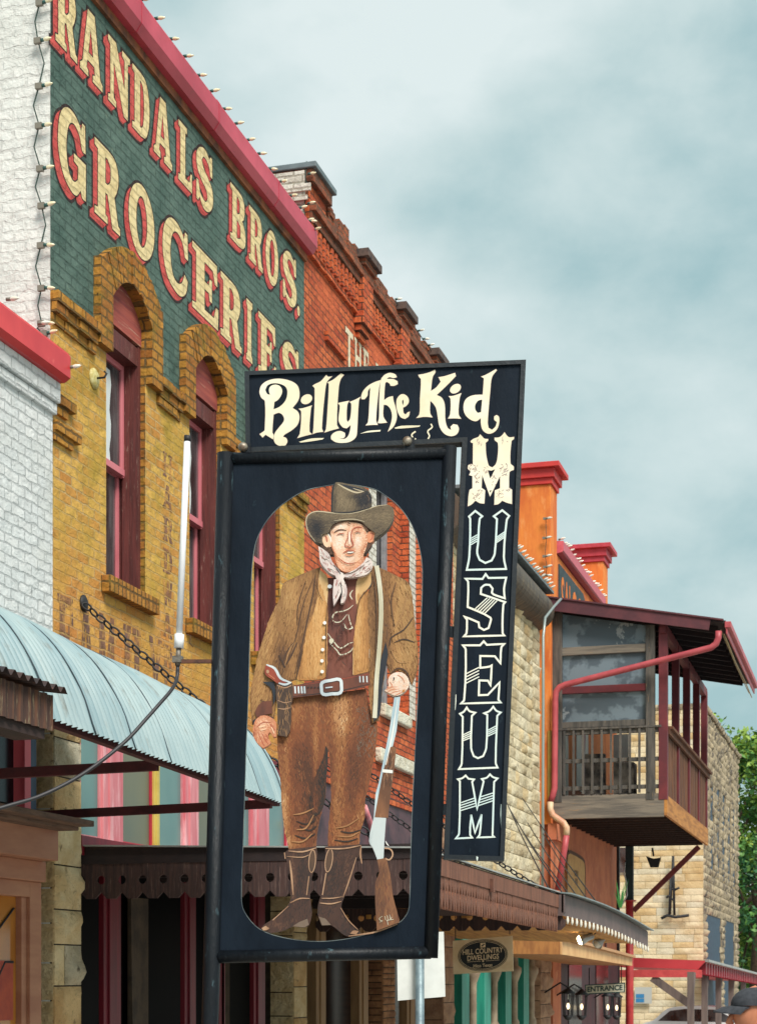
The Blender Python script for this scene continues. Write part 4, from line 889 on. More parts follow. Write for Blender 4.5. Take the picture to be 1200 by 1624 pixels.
for x, yy, mt, w2 in ((.08, BY0 + .03, M_grey, .22), (BX - .27, BY0 + .03, M_grey, .17), (BX - .02, BY0 + .03, M_redw, .17), (BX - .02, 38.6, M_redw, .15), (BX - .02, 40.7, M_redw, .15), (BX - .02, 42.8, M_redw, .15), (BX - .02, 44.65, M_redw, .15)):
    mb = MB(); top = 9.0 - (9.0 - 8.37) / 3.3 * (x + .1) - .14; mb.box(x - w2 / 2, x + w2 / 2, yy - .08, yy + .08, 5.05, top); mb.build('post', mt, ba, .006)
mb = MB(); roof = lambda x: 9.03 - (9.03 - 8.40) / 3.35 * x
RYa, RYb = 36.22, 43.75
mb.add([(-.1, RYa, roof(-.1)), (3.4, RYa, roof(3.4)), (3.4, RYb, roof(3.4)), (-.1, RYb, roof(-.1)), (-.1, RYa, roof(-.1) + .05), (3.4, RYa, roof(3.4) + .05), (3.4, RYb, roof(3.4) + .05), (-.1, RYb, roof(-.1) + .05)],
       [(0, 1, 2, 3), (4, 5, 6, 7), (0, 1, 5, 4), (1, 2, 6, 5), (2, 3, 7, 6)])
for k in range(11): yy = RYa + .5 + k * .65; mb.beam((0, yy, roof(0) - .07), (3.2, yy, roof(3.2) - .07), .05, .13)
mb.build('roof', mat('roof_boards', C(44, 34, 38), C(34, 28, 34), rough=.8, sc=4, st=(4, .5, 4), bump=.4), ba)
mb = MB(); mb.beam((-.1, RYa - .02, roof(-.1) - .09), (3.1, RYa - .02, roof(3.1) - .06), .04, .24); mb.beam((-.1, RYa - .03, roof(-.1) + .05), (3.36, RYa - .03, roof(3.36) + .05), .08, .03); mb.build('rake_board', mat('rake_maroon', C(98, 46, 52), C(80, 38, 46), rough=.6, sc=3), ba)
mb = MB(); mb.beam((BX - .02, BY0 - .1, roof(BX) - .22), (BX - .02, BY1, roof(BX) - .22), .12, .2); mb.build('roof_beam', M_redw, ba)
mb = MB(); mb.box(3.38, 3.50, RYa - .02, RYb, 8.30, 8.42); mb.box(3.40, 3.43, RYa, RYb, 8.18, 8.30); mb.build('gutter', M_drain, ba, .01)
# end screens
M_scr = mat('screen_plastic', C(112, 126, 136), C(80, 92, 102), rough=.5, sc=1.6, lo=.46, hi=.52, bump=.3, bsc=5, c3=C(146, 152, 156), sc3=1.3, lo3=.585, hi3=.60)
x0, x1 = .19, BX - .36
for z0, z1 in ((6.62, 7.22), (7.32, 7.98), (8.10, None)):
    mb = MB(); zt0 = z1 or roof(x0) - .2; zt1 = z1 or roof(x1) - .2
    mb.add([(x0, BY0 + .05, z0), (x1, BY0 + .05, z0), (x1, BY0 + .05, zt1), (x0, BY0 + .05, zt0)], [(0, 1, 2, 3)]); mb.build('screen', M_scr, ba)
for z0, z1, mt in ((6.52, 6.64, M_grey), (7.20, 7.34, M_redw), (7.96, 8.12, M_greyh)):
    mb = MB(); mb.box(.18, BX - .35, BY0 - .02, BY0 + .07, z0, z1); mb.build('screen_rail', mt, ba, .005)
mb = MB()
for z0, z1 in ((6.38, 6.47), (5.82, 5.90), (5.28, 5.36)): mb.box(.1, BX - .1, BY0 - .02, BY0 + .04, z0, z1)
mb.box(.05, BX - .05, BY0 - .06, BY0 + .08, 6.47, 6.51)
mb.build('end_rail', M_grey, ba, .004)
for k in range(10): 
    mb = MB(); x = .24 + k * .185; mb.box(x - .022, x + .022, BY0 - .06, BY0 - .02, 5.2, 6.46); mb.build('baluster', M_grey, ba)
mb = MB(); yy = BY0 + .12
while yy < BY1 - .05: mb.box(BX - .02, BX + .012 + rv.uniform(0, .012), yy, yy + .125, 5.14, 6.42); yy += .135
mb.build('front_boards', M_brownb, ba)
mb = MB(); mb.box(BX - .12, BX + .16, BY0 + .1, BY1, 6.44, 6.50); mb.box(BX + .04, BX + .1, BY0 + .1, BY1, 6.34, 6.44); mb.build('front_rail', M_brownb, ba, .006)
mb = MB(); mb.box(-.001, .012, 37.2, 38.2, 5.1, 7.2); mb.box(-.001, .012, 39.2, 40.8, 5.6, 7.2); mb.build('door', mat('balcony_door', C(206, 196, 182), C(150, 60, 60), rough=.6, sc=1.4, st=(1, 1, .2), lo=.5, hi=.55), ba)
p0_, p1_ = PY(972, 1165, 38.6), PY(996, 1246, 38.6); mb = MB(); mb.box(p0_.x, p1_.x, 38.6, 38.63, 5.08, p0_.z); mb.build('hanging_sheet', mat('sheet_white', C(226, 224, 220), rough=.8), ba)
mb = MB(); mb.box(1.1, 1.5, 37.2, 37.7, 5.06, 5.9); mb.box(.5, .9, 37.3, 37.5, 5.06, 6.1); mb.build('stored_boxes', mat('stored_dark', C(60, 58, 62), C(170, 160, 150), rough=.8, sc=3), ba)
mb = MB(); mb.tube([(3.36, RYa + .1, 8.2), (3.36, 39, 8.12), (3.36, 42, 8.14), (3.36, RYb, 8.1)], .012, 5); mb.tube([(3.3, RYa + .1, 8.28), (3.3, 40, 8.2), (3.3, RYb, 8.2)], .01, 5); mb.build('eave_wire', mat('wire_tan', C(176, 160, 120), rough=.6), ba)
dp = thing('drain_pipe', 'red downpipe slanting from the balcony gutter and bending down the orange wall', 'downpipe', PY(885, 1410, 36.1))
q = lambda l: [PY(u, v, 36.12) for u, v in l]
mb = MB(); mb.tube(q([(1139, 1001), (1138.5, 1012), (1135, 1021), (1127, 1027), (1100, 1034), (1000, 1059.5), (896, 1086), (887, 1090), (881.5, 1097), (880, 1108), (879.5, 1180), (879, 1250), (876, 1262), (872.5, 1272)]), .062, 10); mb.build('upper_pipe', M_drain, dp)
mb = MB(); mb.tube(q([(872.5, 1272), (872, 1283), (876, 1293), (885, 1299.5), (893, 1305), (898, 1313), (898, 1325)]), .064, 10); mb.build('elbow', mat('pipe_beige', C(214, 184, 150), C(200, 140, 110), rough=.5, sc=5), dp)
mb = MB(); mb.tube(q([(898, 1325), (895, 1345), (884, 1412)]), .062, 10); mb.build('lower_pipe', M_drain, dp)
mb = MB(); pth = [PX(889, 950, .35), PX(878, 962, .3), PX(864, 980, .25), PX(861, 1010, .25), PX(861, 1100, .25), PX(860.5, 1250, .25), PX(860, 1420, .25)]
mb.tube(pth, .028, 7); o = mb.build('conduit_pipe', mat('conduit_grey', C(150, 160, 158), rough=.4, metal=.4)); centre_origin(o); tag(o, 'thin grey conduit running down the joint between stone and orange fronts', 'conduit')

# pole and brace under the balcony
po = thing('balcony_pole', 'red painted steel pole standing under the balcony with a slanting brace', 'pole', (PY(998, 1500, 44.6).x, 44.6, ground_z(44.6)))
px_ = po.location.x; zz = lambda v: PY(998, v, 44.6).z
mb = MB(); mb.tube([(px_, 44.6, ground_z(44.6)), (px_, 44.6, zz(1429))], .095, 14); mb.lathe([(0, 0), (.16, 0), (.16, .03), (0, .03)], (px_, 44.6, zz(1430)), n=14); mb.build('shaft', mat('pole_red', C(196, 62, 64), C(176, 52, 56), rough=.5), po)
mb = MB(); mb.box(px_ - .09, px_ + .09, 44.52, 44.68, zz(1428), 4.74); mb.build('post', mat('post_darkgreen', C(36, 56, 58), C(28, 44, 48), rough=.7), po)
mb = MB(); mb.beam(PY(1004, 1445, 44.6), PY(1108, 1343, 44.6), .09, .12); mb.build('brace', mat('brace_red', C(132, 58, 56), C(112, 48, 48), rough=.7), po)
mb = MB(); mb.tube([PY(991, 1368, 44.4), PY(989, 1385, 44.4), PY(993, 1400, 44.4), PY(994, 1420, 44.4), PY(984, 1440, 44.4)], .018, 6); mb.build('cable', mat('cable_white', C(196, 196, 196), rough=.5), po)
fl = thing('flood_light', 'black flood lamp hanging below the balcony floor', 'lamp', PY(1036, 1372, 43.5))
mb = MB(); c = PY(1036, 1368, 43.5); mb.beam(PY(1034, 1345, 43.5), PY(1036, 1358, 43.5), .04, .04); mb.build('arm', M_iron, fl)
mb = MB(); mb.prism([(1024, 1358), (1036, 1362), (1048, 1360), (1044, 1376), (1031, 1376)], lambda u, v: PY(u, v, 43.4), lambda u, v: PY(u, v, 43.65)); mb.build('housing', M_iron, fl)

# ------------------------------------------------------------------ SECOND CANOPY (metal, icicle bulbs)
c2 = thing('metal_canopy', 'brown metal canopy with a wavy roof edge and white bulbs under its fascia', 'canopy', (1.5, 24.5, 2.2))
A0, A1 = PX(893, 1419, 2.9), PX(1027, 1475, 2.9)
nseg = 14; tops = []
for i in range(nseg + 1):
    f = i / nseg; p = A0.lerp(A1, f); p.z += .05 * math.sin(f * math.pi * 1.2) * .8; tops.append(p)
M_fas2 = mat('fascia_taupe', C(112, 92, 88), C(96, 80, 78), rough=.6, sc=3)
mb = MB()
mb.add([p for p in tops] + [p - Vector((0, 0, .235)) for p in tops], [(i, i + 1, nseg + 2 + i, nseg + 1 + i) for i in range(nseg)])
mb.add([(A0.x, A0.y, A0.z), (A0.x, A0.y, A0.z - .235), (1.2, A0.y, A0.z - .22), (1.2, A0.y, A0.z + .02)], [(0, 1, 2, 3)])
mb.box(A0.x - .02, A0.x + .012, A0.y, A0.y + .06, A0.z - .2, A0.z); mb.build('fascia', M_fas2, c2)
mb = MB(); vs = []
for p in tops: vs += [(p.x + .09, p.y, p.z + .02), (0, p.y, p.z + .26), (p.x + .09, p.y, p.z + .005), (0, p.y, p.z + .245)]
mb.add(vs, [(4 * i, 4 * i + 1, 4 * i + 5, 4 * i + 4) for i in range(nseg)] + [(4 * i + 2, 4 * i + 3, 4 * i + 7, 4 * i + 6) for i in range(nseg)] + [(4 * i, 4 * i + 2, 4 * i + 6, 4 * i + 4) for i in range(nseg)] + [(0, 1, 3, 2)])
mb.build('roof_sheet', mat('sheet_grey', C(138, 150, 150), C(108, 118, 120), rough=.45, sc=6), c2)
mb = MB(); vs = []
for p in tops: vs += [(p.x - .03, p.y, p.z - .19), (0, p.y, p.z - .1)]
mb.add(vs, [(2 * i, 2 * i + 1, 2 * i + 3, 2 * i + 2) for i in range(nseg)])
for k in range(10): mb.box(.05 + k * .28, .11 + k * .28, A0.y + .05, A0.y + 6, A0.z - .25, A0.z - .2)
mb.build('soffit', mat('soffit_ochre', C(206, 150, 78), C(170, 114, 56), rough=.8, sc=3, st=(6, .5, 1), bump=.3), c2)
for k in range(24):
    f = (k + .5) / 24; p = A0.lerp(A1, f); p.z += .05 * math.sin(f * math.pi * 1.2) * .8 - .235
    if k == 0:
        mb = MB(); mb.lathe([(.008, 0), (.011, -.01), (.018, -.04), (.016, -.065), (.008, -.085), (0, -.09)], p + Vector((.02, 0, 0)), n=8); b0 = mb.build('bulb', M_bulb_white, c2); p0 = p.copy()
    else:
        b = b0.copy(); COL.objects.link(b); b.parent = c2; b.location = p - p0
# wires from the stone wall
wi = 0
for (s, e_) in (((798, 1262), (872, 1414)), ((806, 1280), (893, 1419)), ((815, 1298), (903, 1420)), ((836, 1305), (916, 1424)), ((858, 1318), (936, 1434)), ((828, 1266), (952, 1440))):
    mb = MB(); a_, b_ = PX(s[0], s[1], .12), PX(e_[0], e_[1], 2.8); m_ = (a_ + b_) / 2 - Vector((0, 0, .04)); mb.tube([a_, m_, b_], .009, 5, caps=False)
    o = mb.build('guy_wire', M_iron); centre_origin(o)
    tag(o, 'thin dark guy wire from the cream stone wall to the metal canopy edge', 'wire', 'guy wires between the stone wall and the canopy')
# spot lamps
def spot(u, v, lit, label):
    p = PX(u, v, 2.3); t = thing('spot_lamp', label, 'lamp', p)
    ax = Vector((-.9, -.3, -.35)) if lit else Vector((-.5, -.6, -.7)); ax.normalize()
    mb = MB(); mb.lathe([(.03, -.14), (.05, -.12), (.05, -.05), (.085, .06), (.08, .06), (.045, -.04)], p, ax, 14); mb.build('shade', mat('lamp_alu', C(176, 182, 184), rough=.35, metal=.6) if lit else bpy.data.materials['lamp_alu'], t)
    mb = MB(); mb.lathe([(0, -.04), (.05, .0), (.07, .055), (.05, .09), (0, .1)], p, ax, 12); mb.build('bulb', emit('lamp_glow', (1, .78, .42, 1), 9) if lit else M_bulb_white, t)
    mb = MB(); mb.tube([p - ax * .13, p - ax * .2 + Vector((0, 0, .03)), p + Vector((.08, .06, .22))], .012, 6); mb.build('arm', M_iron, t)
spot(926, 1489, True, 'lit spot lamp clamped under the metal canopy'); spot(950, 1494, False, 'unlit spot lamp pointing down under the metal canopy')
pl = PX(983, 1440, 1.5); t = MB(); rp_ = random.Random(4)
for k in range(11):
    an = k * 2.4; h = rp_.uniform(.25, .62); d = Vector((math.cos(an), math.sin(an), 0)) * rp_.uniform(.05, .2)
    b_ = pl + d * .1; t.add([b_ + Vector((.012, 0, 0)), b_ - Vector((.012, 0, 0)), pl + d * .6 + Vector((-.008, 0, h * .6)), pl + d + Vector((0, 0, h)), pl + d * .6 + Vector((.008, 0, h * .6))], [(0, 1, 2, 3, 4)])
o = t.build('spiky_plant', mat('agave_green', C(52, 120, 62), C(70, 140, 70), rough=.6)); centre_origin(o); tag(o, 'small green spiky plant showing above the metal canopy roof', 'plant')

# ------------------------------------------------------------------ LOW BEIGE CANOPY and RED PORCH
bc = thing('beige_canopy', 'low beige timber canopy with a boarded underside in front of the turquoise shop', 'canopy', (.6, 33, 1.9))
p0, p1 = PX(888, 1491, 1.25), PX(1000, 1520, 1.25); p0b, p1b = PX(888, 1514, 1.25), PX(1000, 1532, 1.25)
mb = MB(); mb.add([p0, p1, p1b, p0b, (0, p0.y, p0.z + .02), (0, p1.y, p1.z + .02), (0, p1.y, p1b.z + .02), (0, p0.y, p0b.z + .02)], [(4, 5, 6, 7), (0, 4, 7, 3), (3, 2, 6, 7), (1, 5, 6, 2)]); mb.build('body', mat('canopy_brownboard', C(178, 120, 66), C(150, 96, 54), rough=.75, sc=3, st=(5, .4, 1)), bc)
mb = MB(); o_ = Vector((.03, 0, 0)); mb.add([p0 + o_, p1 + o_, p1b + o_, p0b + o_, p0, p1, p1b, p0b], [(0, 1, 2, 3), (0, 1, 5, 4), (3, 2, 6, 7), (0, 3, 7, 4)]); mb.build('fascia', mat('fascia_cream', C(222, 178, 122), C(206, 156, 104), rough=.6, sc=3), bc)
mb = MB(); mb.beam(p0 + Vector((.05, 0, .03)), p1 + Vector((.05, 0, .03)), .1, .05); mb.build('gutter', mat('gutter_tan', C(190, 140, 92), rough=.5), bc)

rp2 = thing('red_porch', 'red metal roofed porch on a row of grey brown timber posts', 'porch', (0, 47, ground_z(47)))
n0, n1 = PY(1000, 1521, 46.8), PY(1119, 1524, 46.8); f1 = PX(1215, 1549, n1.x)
nx = n1.x; zA, zB = n1.z, f1.z; yA, yB = 46.8, f1.y
mb = MB(); mb.add([(-.2, yA, zA + .1), (nx, yA, zA), (nx, yB, zB), (-.2, yB, zB + .1), (-.2, yA, zA - .15), (nx - .2, yA, zA - .22), (nx - .2, yB, zB - .22), (-.2, yB, zB - .15)], [(0, 1, 2, 3), (4, 5, 6, 7), (0, 1, 5, 4), (1, 2, 6, 5), (2, 3, 7, 6)]); mb.build('roof', mat('porch_red', C(202, 66, 72), C(186, 56, 64), rough=.5, sc=1), rp2)
mb = MB(); mb.box(-.2, nx - .1, yA - .03, yA + .05, zA - .42, zA - .23); mb.build('end_beam', mat('porch_red_beam', C(210, 84, 84), C(190, 70, 72), rough=.5), rp2)
yy = yA + .2; M_raf = mat('rafter_red', C(150, 36, 50), C(124, 30, 44), rough=.5)
while yy < yB: mb = MB(); z = zA + (zB - zA) * (yy - yA) / (yB - yA); mb.box(nx - .25, nx - .02, yy, yy + .38, z - .34, z - .05); yy += .75; mb.build('rafter_end', M_raf, rp2)
mb = MB(); mb.beam((nx + .03, yA, zA + .0), (nx + .03, yB, zB + .0), .1, .06); mb.build('eave_edge', M_edge, rp2)
M_gp = mat('post_greybrown', C(112, 98, 92), C(94, 82, 80), rough=.8, sc=3, st=(3, 3, .5))
for u in (1095, 1117, 1139, 1159, 1178):
    p = PX(u, 1600, nx - .28); mb = MB(); z = zA + (zB - zA) * (p.y - yA) / (yB - yA)
    mb.box(p.x - .08, p.x + .08, p.y - .08, p.y + .08, ground_z(p.y), z - .3); mb.beam((p.x, p.y, z - 1.1), (p.x, p.y + .9, z - .35), .07, .1); mb.build('post', M_gp, rp2)
mb = MB(); mb.beam(PY(1034, 1551, 46.85), PY(1092, 1592, 46.85), .1, .2); mb.build('brace', M_gp, rp2)

# ------------------------------------------------------------------ FAR STONE BUILDING
fb = thing('far_stone_building', 'distant tan stone building with a dark weathered upper front and tall openings', 'building', (0, 67, ground_z(67)))
M_fs = mat('stone_tan_far', C(224, 206, 172), C(202, 178, 138), rough=.95, sc=1.6, bump=.7, bsc=10, dist=.04, c3=C(168, 134, 92), sc3=3, lo3=.6, hi3=.75)
def far_front():
    m = mat('stone_far_front', C(190, 172, 142), C(150, 134, 110), rough=.95, sc=1.4, st=(1, 1, .35), bump=1, bsc=8, dist=.08, c3=C(96, 88, 80), sc3=2.4, lo3=.48, hi3=.6); return m
FZ = 11.35
mb = MB(); ashlar(mb, -7.5, 0, -1.2, FZ, .24, .75, lambda s, z, d: (s, 67 - d, z), .028, 4, seed=41, jit=.45, mvar=[0, 0, 0, 2, 3]); mb.box(-7.5, -.03, 67.015, 83, -1.2, FZ, 1); mb.build('wall', [M_fs, mat('far_joint', C(150, 130, 98), rough=.95), mat('stone_tan_far_b', C(212, 184, 138), C(192, 160, 112), rough=.95, sc=1.6, bump=.7, bsc=10, dist=.04), mat('stone_tan_far_c', C(216, 204, 178), C(196, 182, 152), rough=.95, sc=1.6, bump=.7, bsc=10, dist=.04)], fb)
op = [(68.3, 74.2, -1.2, 3.95), (75.8, 80.9, -1.2, 3.95)] + [(y, y + .9, 5.5, 9) for y in (70, 72.6, 75.2, 77.8, 80.4)]
mb = MB(); ashlar(mb, 67, 83, -1.2, FZ, .3, .8, lambda s, z, d: (d, s, z), .10, 4, skip=lambda s, z: any(a < s < b and c < z < d for a, b, c, d in op), seed=42)
mb.build('front_wall', far_front(), fb)
for a, b, c, d in op:
    mb = MB(); mb.box(-.3, -.02, a, b, c, d); mb.build('opening', mat('far_blue_door', C(52, 76, 96), C(36, 56, 76), rough=.6) if a == 68.3 else bpy.data.materials['far_blue_door'], fb)
mb = MB(); ashlar(mb, -7.5, .1, FZ, FZ + .2, .2, .5, lambda s, z, d: (s, 66.96 - d, z), .08, 3, seed=43); ashlar(mb, 67, 83, FZ, FZ + .2, .2, .5, lambda s, z, d: (.1 + d, s, z), .1, 3, seed=44); mb.box(-7.4, .09, 67, 83, FZ, FZ + .2); mb.build('parapet', bpy.data.materials['stone_far_front'], fb)
mb = MB(); p0, p1 = PY(980, 1362, 66.93), PY(991, 1384, 66.93); mb.box(p0.x, p1.x + .3, 66.9, 67.0, p1.z, p0.z + .4); mb.build('window', M_pane_dark, fb)
ir = thing('iron_derrick_ornament', 'dark iron tower shaped ornament fixed on the far tan stone wall', 'wall ornament', PY(1066, 1455, 66.7))
g = lambda l: [PY(u, v, 66.75) for u, v in l]
mb = MB()
for l in ([(1067, 1358), (1062, 1450)], [(1067, 1358), (1069, 1452)], [(1063, 1390), (1061, 1452)], [(1062, 1408), (1069, 1412)], [(1062, 1425), (1069, 1428)], [(1056, 1424), (1062, 1420)], [(1069, 1412), (1077, 1408)]): mb.tube(g(l), .045, 6)
mb.build('tower', M_iron, ir); mb = MB(); mb.tube(g([(1048, 1457), (1058, 1452), (1070, 1455), (1092, 1452)]), .06, 6); mb.build('base_bar', M_iron, ir)
bs = thing('wall_notice', 'grey notice with a blue block on the far tan stone wall by the red pole', 'sign', PY(1020, 1592, 66.8))
g2 = lambda a, b, Y: [PY(a[0], a[1], Y), PY(b[0], a[1], Y), PY(b[0], b[1], Y), PY(a[0], b[1], Y)]
mb = MB(); p = g2((1006, 1566), (1033, 1592), 66.8); mb.box(p[0].x, p[1].x, 66.8, 66.86, p[2].z, p[0].z); mb.build('board', mat('notice_grey', C(176, 176, 170), rough=.6), bs)
mb = MB()
for a, b in (((1008, 1577), (1021, 1583)), ((1008, 1584), (1021, 1590))): p = g2(a, b, 66.79); mb.quad(*p)
mb.build('blue_block', mat('notice_blue', C(46, 120, 170), rough=.5), bs)
# ------------------------------------------------------------------ HANGING SIGN on its post (stands at the kerb side of the pavement)
ST = 8.0
NV = Vector((.2747, -.9615, 0))                     # the way the sign faces
def SP(d): return lambda u, v: PT(u, v, ST) + NV * d
M_blk = mat('sign_black', C(23, 32, 43), C(16, 24, 34), rough=.5, sc=3, st=(2, 2, .7), bump=.2, bsc=25, c3=C(56, 74, 82), sc3=16, lo3=.66, hi3=.78, spec=.1)
M_blk_pipe = mat('pipe_black', C(15, 21, 28), C(10, 15, 22), rough=.46, sc=5, st=(2, 2, .6), bump=.4, bsc=30, c3=C(66, 90, 98), sc3=14, lo3=.61, hi3=.72, spec=.3)
M_signcream = mat('sign_cream', C(240, 232, 208), C(226, 214, 182), rough=.6, sc=3, bump=.1)
M_signwhite = mat('sign_white_line', C(236, 232, 214), C(204, 222, 220), rough=.6, sc=2, bump=.1)
sg_base = PT(319, 1624, ST); sg_base.z = 0
# post: continue the lean of the visible part down to the pavement
pt_top, pt_bot = PT(358, 719, ST), PT(333, 1620, ST)
dirp = (pt_bot - pt_top); foot = pt_top + dirp * ((pt_top.z - 0.0) / (pt_top.z - pt_bot.z))
sg = thing('museum_sign', 'tall black pipe framed museum sign with a painted gunslinger in its oval opening', 'sign', foot)
mb = MB(); mb.tube([foot, pt_bot, pt_top], .0385, 18); mb.lathe([(0, 0), (.12, 0), (.12, .015), (.05, .02), (.045, .06), (0, .06)], foot, n=16); mb.build('post', M_blk_pipe, sg)
f0 = SP(.0)
mb = MB()
P1, P2, P3 = PT(362, 728, ST), PT(713, 719, ST), PT(683, 1511, ST); P4 = PT(338, 1518, ST)
mb.tube([P1, P2], .0285, 14); mb.tube([P2 + Vector((0, 0, .03)), P3 - Vector((0, 0, .025))], .0325, 14); mb.tube([P4, P3], .030, 14)
mb.build('pipe_frame', M_blk_pipe, sg)
hole = spline([(545, 768), (500, 774), (480, 780), (455, 795), (440, 807), (424, 825), (412, 845), (404, 868), (399, 915), (396.5, 1000), (394, 1100), (390, 1200), (386, 1330), (383, 1425), (388, 1447), (412, 1474), (455, 1488.5), (505, 1493.5), (555, 1488.5), (597, 1477), (632, 1464), (645, 1450), (649, 1435), (651.5, 1342), (655, 1250), (661, 1130), (666, 1020), (669.5, 930), (668, 885), (655, 838), (632, 803), (605, 782), (590, 775)], 4)
panel = [(366, 734), (706, 726), (680, 1508), (342, 1514)]
mb = MB(); mb.prism([panel, hole], SP(.006), SP(-.006)); mb.build('panel', M_blk, sg)
mb = MB(); mb.stroke(hole, 1.1, SP(.0066), 0, True)
mb.stroke([(369, 736), (362, 960), (353, 1240), (345, 1512)], 1.0, SP(.008), 0)
mb.build('panel_edge_line', mat('edge_line', C(110, 118, 116), C(60, 70, 76), rough=.5, sc=8), sg)

# ---- L shaped lettered box behind the pipe frame
hd = thing('lettered_box_sign', 'black L shaped box sign with cream lettering bolted behind the pipe frame', 'sign', PT(745, 1362, ST))
D0, D1 = -.035, -.105
Lp = [(387, 585.5), (834.5, 567), (800, 1365), (704, 1362), (733, 698), (389, 714)]
mb = MB(); mb.prism(Lp, SP(D0), SP(D1)); mb.build('box', M_blk, hd)
def inset(path, w):
    return path
mb = MB()
W_ = 7
for a, b in zip(Lp, Lp[1:] + Lp[:1]):
    pass
trim_in = [(394.5, 591.5), (826.5, 574), (793, 1357.5), (712, 1355), (741.5, 690.5), (396, 706.5)]
mb.prism([Lp, trim_in], SP(D0 + .012), SP(D0 - .002)); mb.build('edge_trim', mat('trim_black', C(24, 31, 38), C(19, 24, 30), rough=.4, sc=6, bump=.2, c3=C(72, 96, 100), sc3=16, lo3=.68, hi3=.76), hd, .0015)
LZ = D0 + .0016
z1 = lambda l: [(400 + x / 5.4545, 570 + y / 5.4545) for x, y in l]
z2 = lambda l: [(600 + x / 5.4545, 570 + y / 5.4545) for x, y in l]
z3 = lambda l: [(700 + x / 7.381, 670 + y / 7.381) for x, y in l]
z4 = lambda l: [(700 + x / 6.493, 880 + y / 6.493) for x, y in l]
z5 = lambda l: [(700 + x / 6.014, 1110 + y / 6.014) for x, y in l]
def letter(loops, lines=()):
    mb = MB(); mb.poly(loops, SP(LZ), 0)
    mb.stroke(loops[0], 1.1, SP(LZ - .0006), 1, True)
    for l, w_ in lines: mb.stroke(l, w_, SP(LZ), 0)
    return mb.build('painted_letter', [M_signcream, bpy.data.materials['sign_letter_edge']], hd)
mat('sign_letter_edge', C(96, 62, 74), rough=.6, bump=0)
Bo = [(58, 250), (75, 200), (130, 160), (220, 143), (320, 160), (385, 200), (405, 265), (395, 330), (345, 398), (390, 430), (405, 475), (390, 540), (340, 590), (275, 630), (262, 648), (290, 660), (300, 690), (285, 722), (245, 730), (200, 710), (183, 675), (190, 620), (225, 570), (265, 520), (272, 490), (255, 455), (225, 440), (180, 455), (170, 610), (182, 635), (175, 670), (110, 630), (85, 655), (58, 625), (95, 600), (103, 590), (105, 340), (75, 310), (60, 275)]
Bh = [(148, 283), (125, 275), (108, 240), (130, 200), (180, 183), (240, 190), (285, 215), (300, 260), (285, 330), (235, 385), (180, 410), (188, 345), (215, 330), (245, 290), (255, 245), (235, 208), (195, 195), (155, 208), (140, 240)]
sp = lambda l: spline(l, 4, True, 50)
letter([sp(z1(Bo)), sp(z1(Bh))])
letter([sp(z1([(398, 405), (440, 398), (515, 375), (505, 400), (492, 600), (515, 625), (455, 640), (385, 660), (408, 620), (420, 430)]))]); letter([z1(ell(466, 322, 52, 40, -30))])
letter([sp(z1([(518, 205), (540, 190), (590, 165), (638, 110), (655, 126), (690, 122), (645, 170), (628, 250), (600, 570), (612, 605), (555, 612), (520, 625), (527, 560), (537, 230)]))])
letter([sp(z1([(648, 175), (700, 150), (765, 97), (792, 110), (762, 150), (745, 230), (730, 540), (748, 575), (690, 590), (620, 612), (635, 580), (648, 420), (660, 190)]))])
letter([sp(z1([(738, 355), (785, 345), (838, 335), (820, 370), (815, 500), (825, 520), (845, 490), (855, 365), (840, 345), (890, 325), (935, 300), (920, 340), (905, 600), (895, 650), (850, 688), (790, 702), (720, 695), (680, 670), (680, 640), (710, 610), (760, 598), (800, 615), (800, 645), (780, 662), (735, 655), (790, 668), (825, 645), (845, 590), (850, 545), (815, 575), (780, 565), (748, 520), (745, 480), (755, 380)]))])
letter([sp(z1([(940, 305), (955, 255), (1000, 205), (1060, 172), (1112, 155), (1095, 230), (1070, 500), (1085, 545), (1040, 545), (978, 550), (1000, 520), (1012, 350), (1020, 220), (1000, 250), (995, 290), (970, 322), (945, 322)]))])
letter([sp(z2([(22, 150), (42, 120), (65, 103), (100, 92), (145, 105), (160, 130), (130, 138), (95, 130), (70, 145), (130, 148), (165, 165), (168, 190), (135, 205), (105, 205), (95, 185), (70, 170), (58, 185), (48, 330), (85, 305), (125, 295), (130, 330), (155, 420), (158, 490), (130, 560), (80, 605), (105, 540), (118, 470), (105, 410), (75, 375), (45, 370), (42, 470), (75, 525), (30, 530), (-6, 530), (5, 480), (8, 300)]))])
letter([sp(z2([(155, 360), (160, 320), (190, 283), (225, 280), (258, 310), (262, 350), (240, 380), (213, 395), (218, 440), (235, 455), (255, 435), (272, 430), (262, 470), (230, 493), (195, 480), (170, 440), (157, 395)])), z2([(206, 335), (216, 325), (218, 350), (213, 376), (206, 355)])])
letter([sp(z2([(345, 110), (400, 100), (450, 85), (490, 65), (495, 85), (470, 130), (455, 250), (500, 220), (540, 170), (520, 130), (570, 122), (665, 92), (672, 120), (600, 195), (505, 285), (550, 310), (575, 370), (580, 500), (600, 570), (630, 590), (625, 560), (650, 538), (685, 545), (698, 580), (680, 625), (630, 643), (570, 620), (530, 560), (515, 480), (500, 400), (475, 360), (450, 335), (448, 440), (470, 480), (400, 475), (328, 485), (355, 450), (360, 320), (368, 150), (350, 125)]))])
letter([sp(z2([(608, 295), (650, 292), (720, 268), (705, 310), (695, 450), (718, 492), (660, 488), (603, 490), (622, 450), (625, 320)]))]); letter([z2(ell(668, 230, 52, 36, -35))])
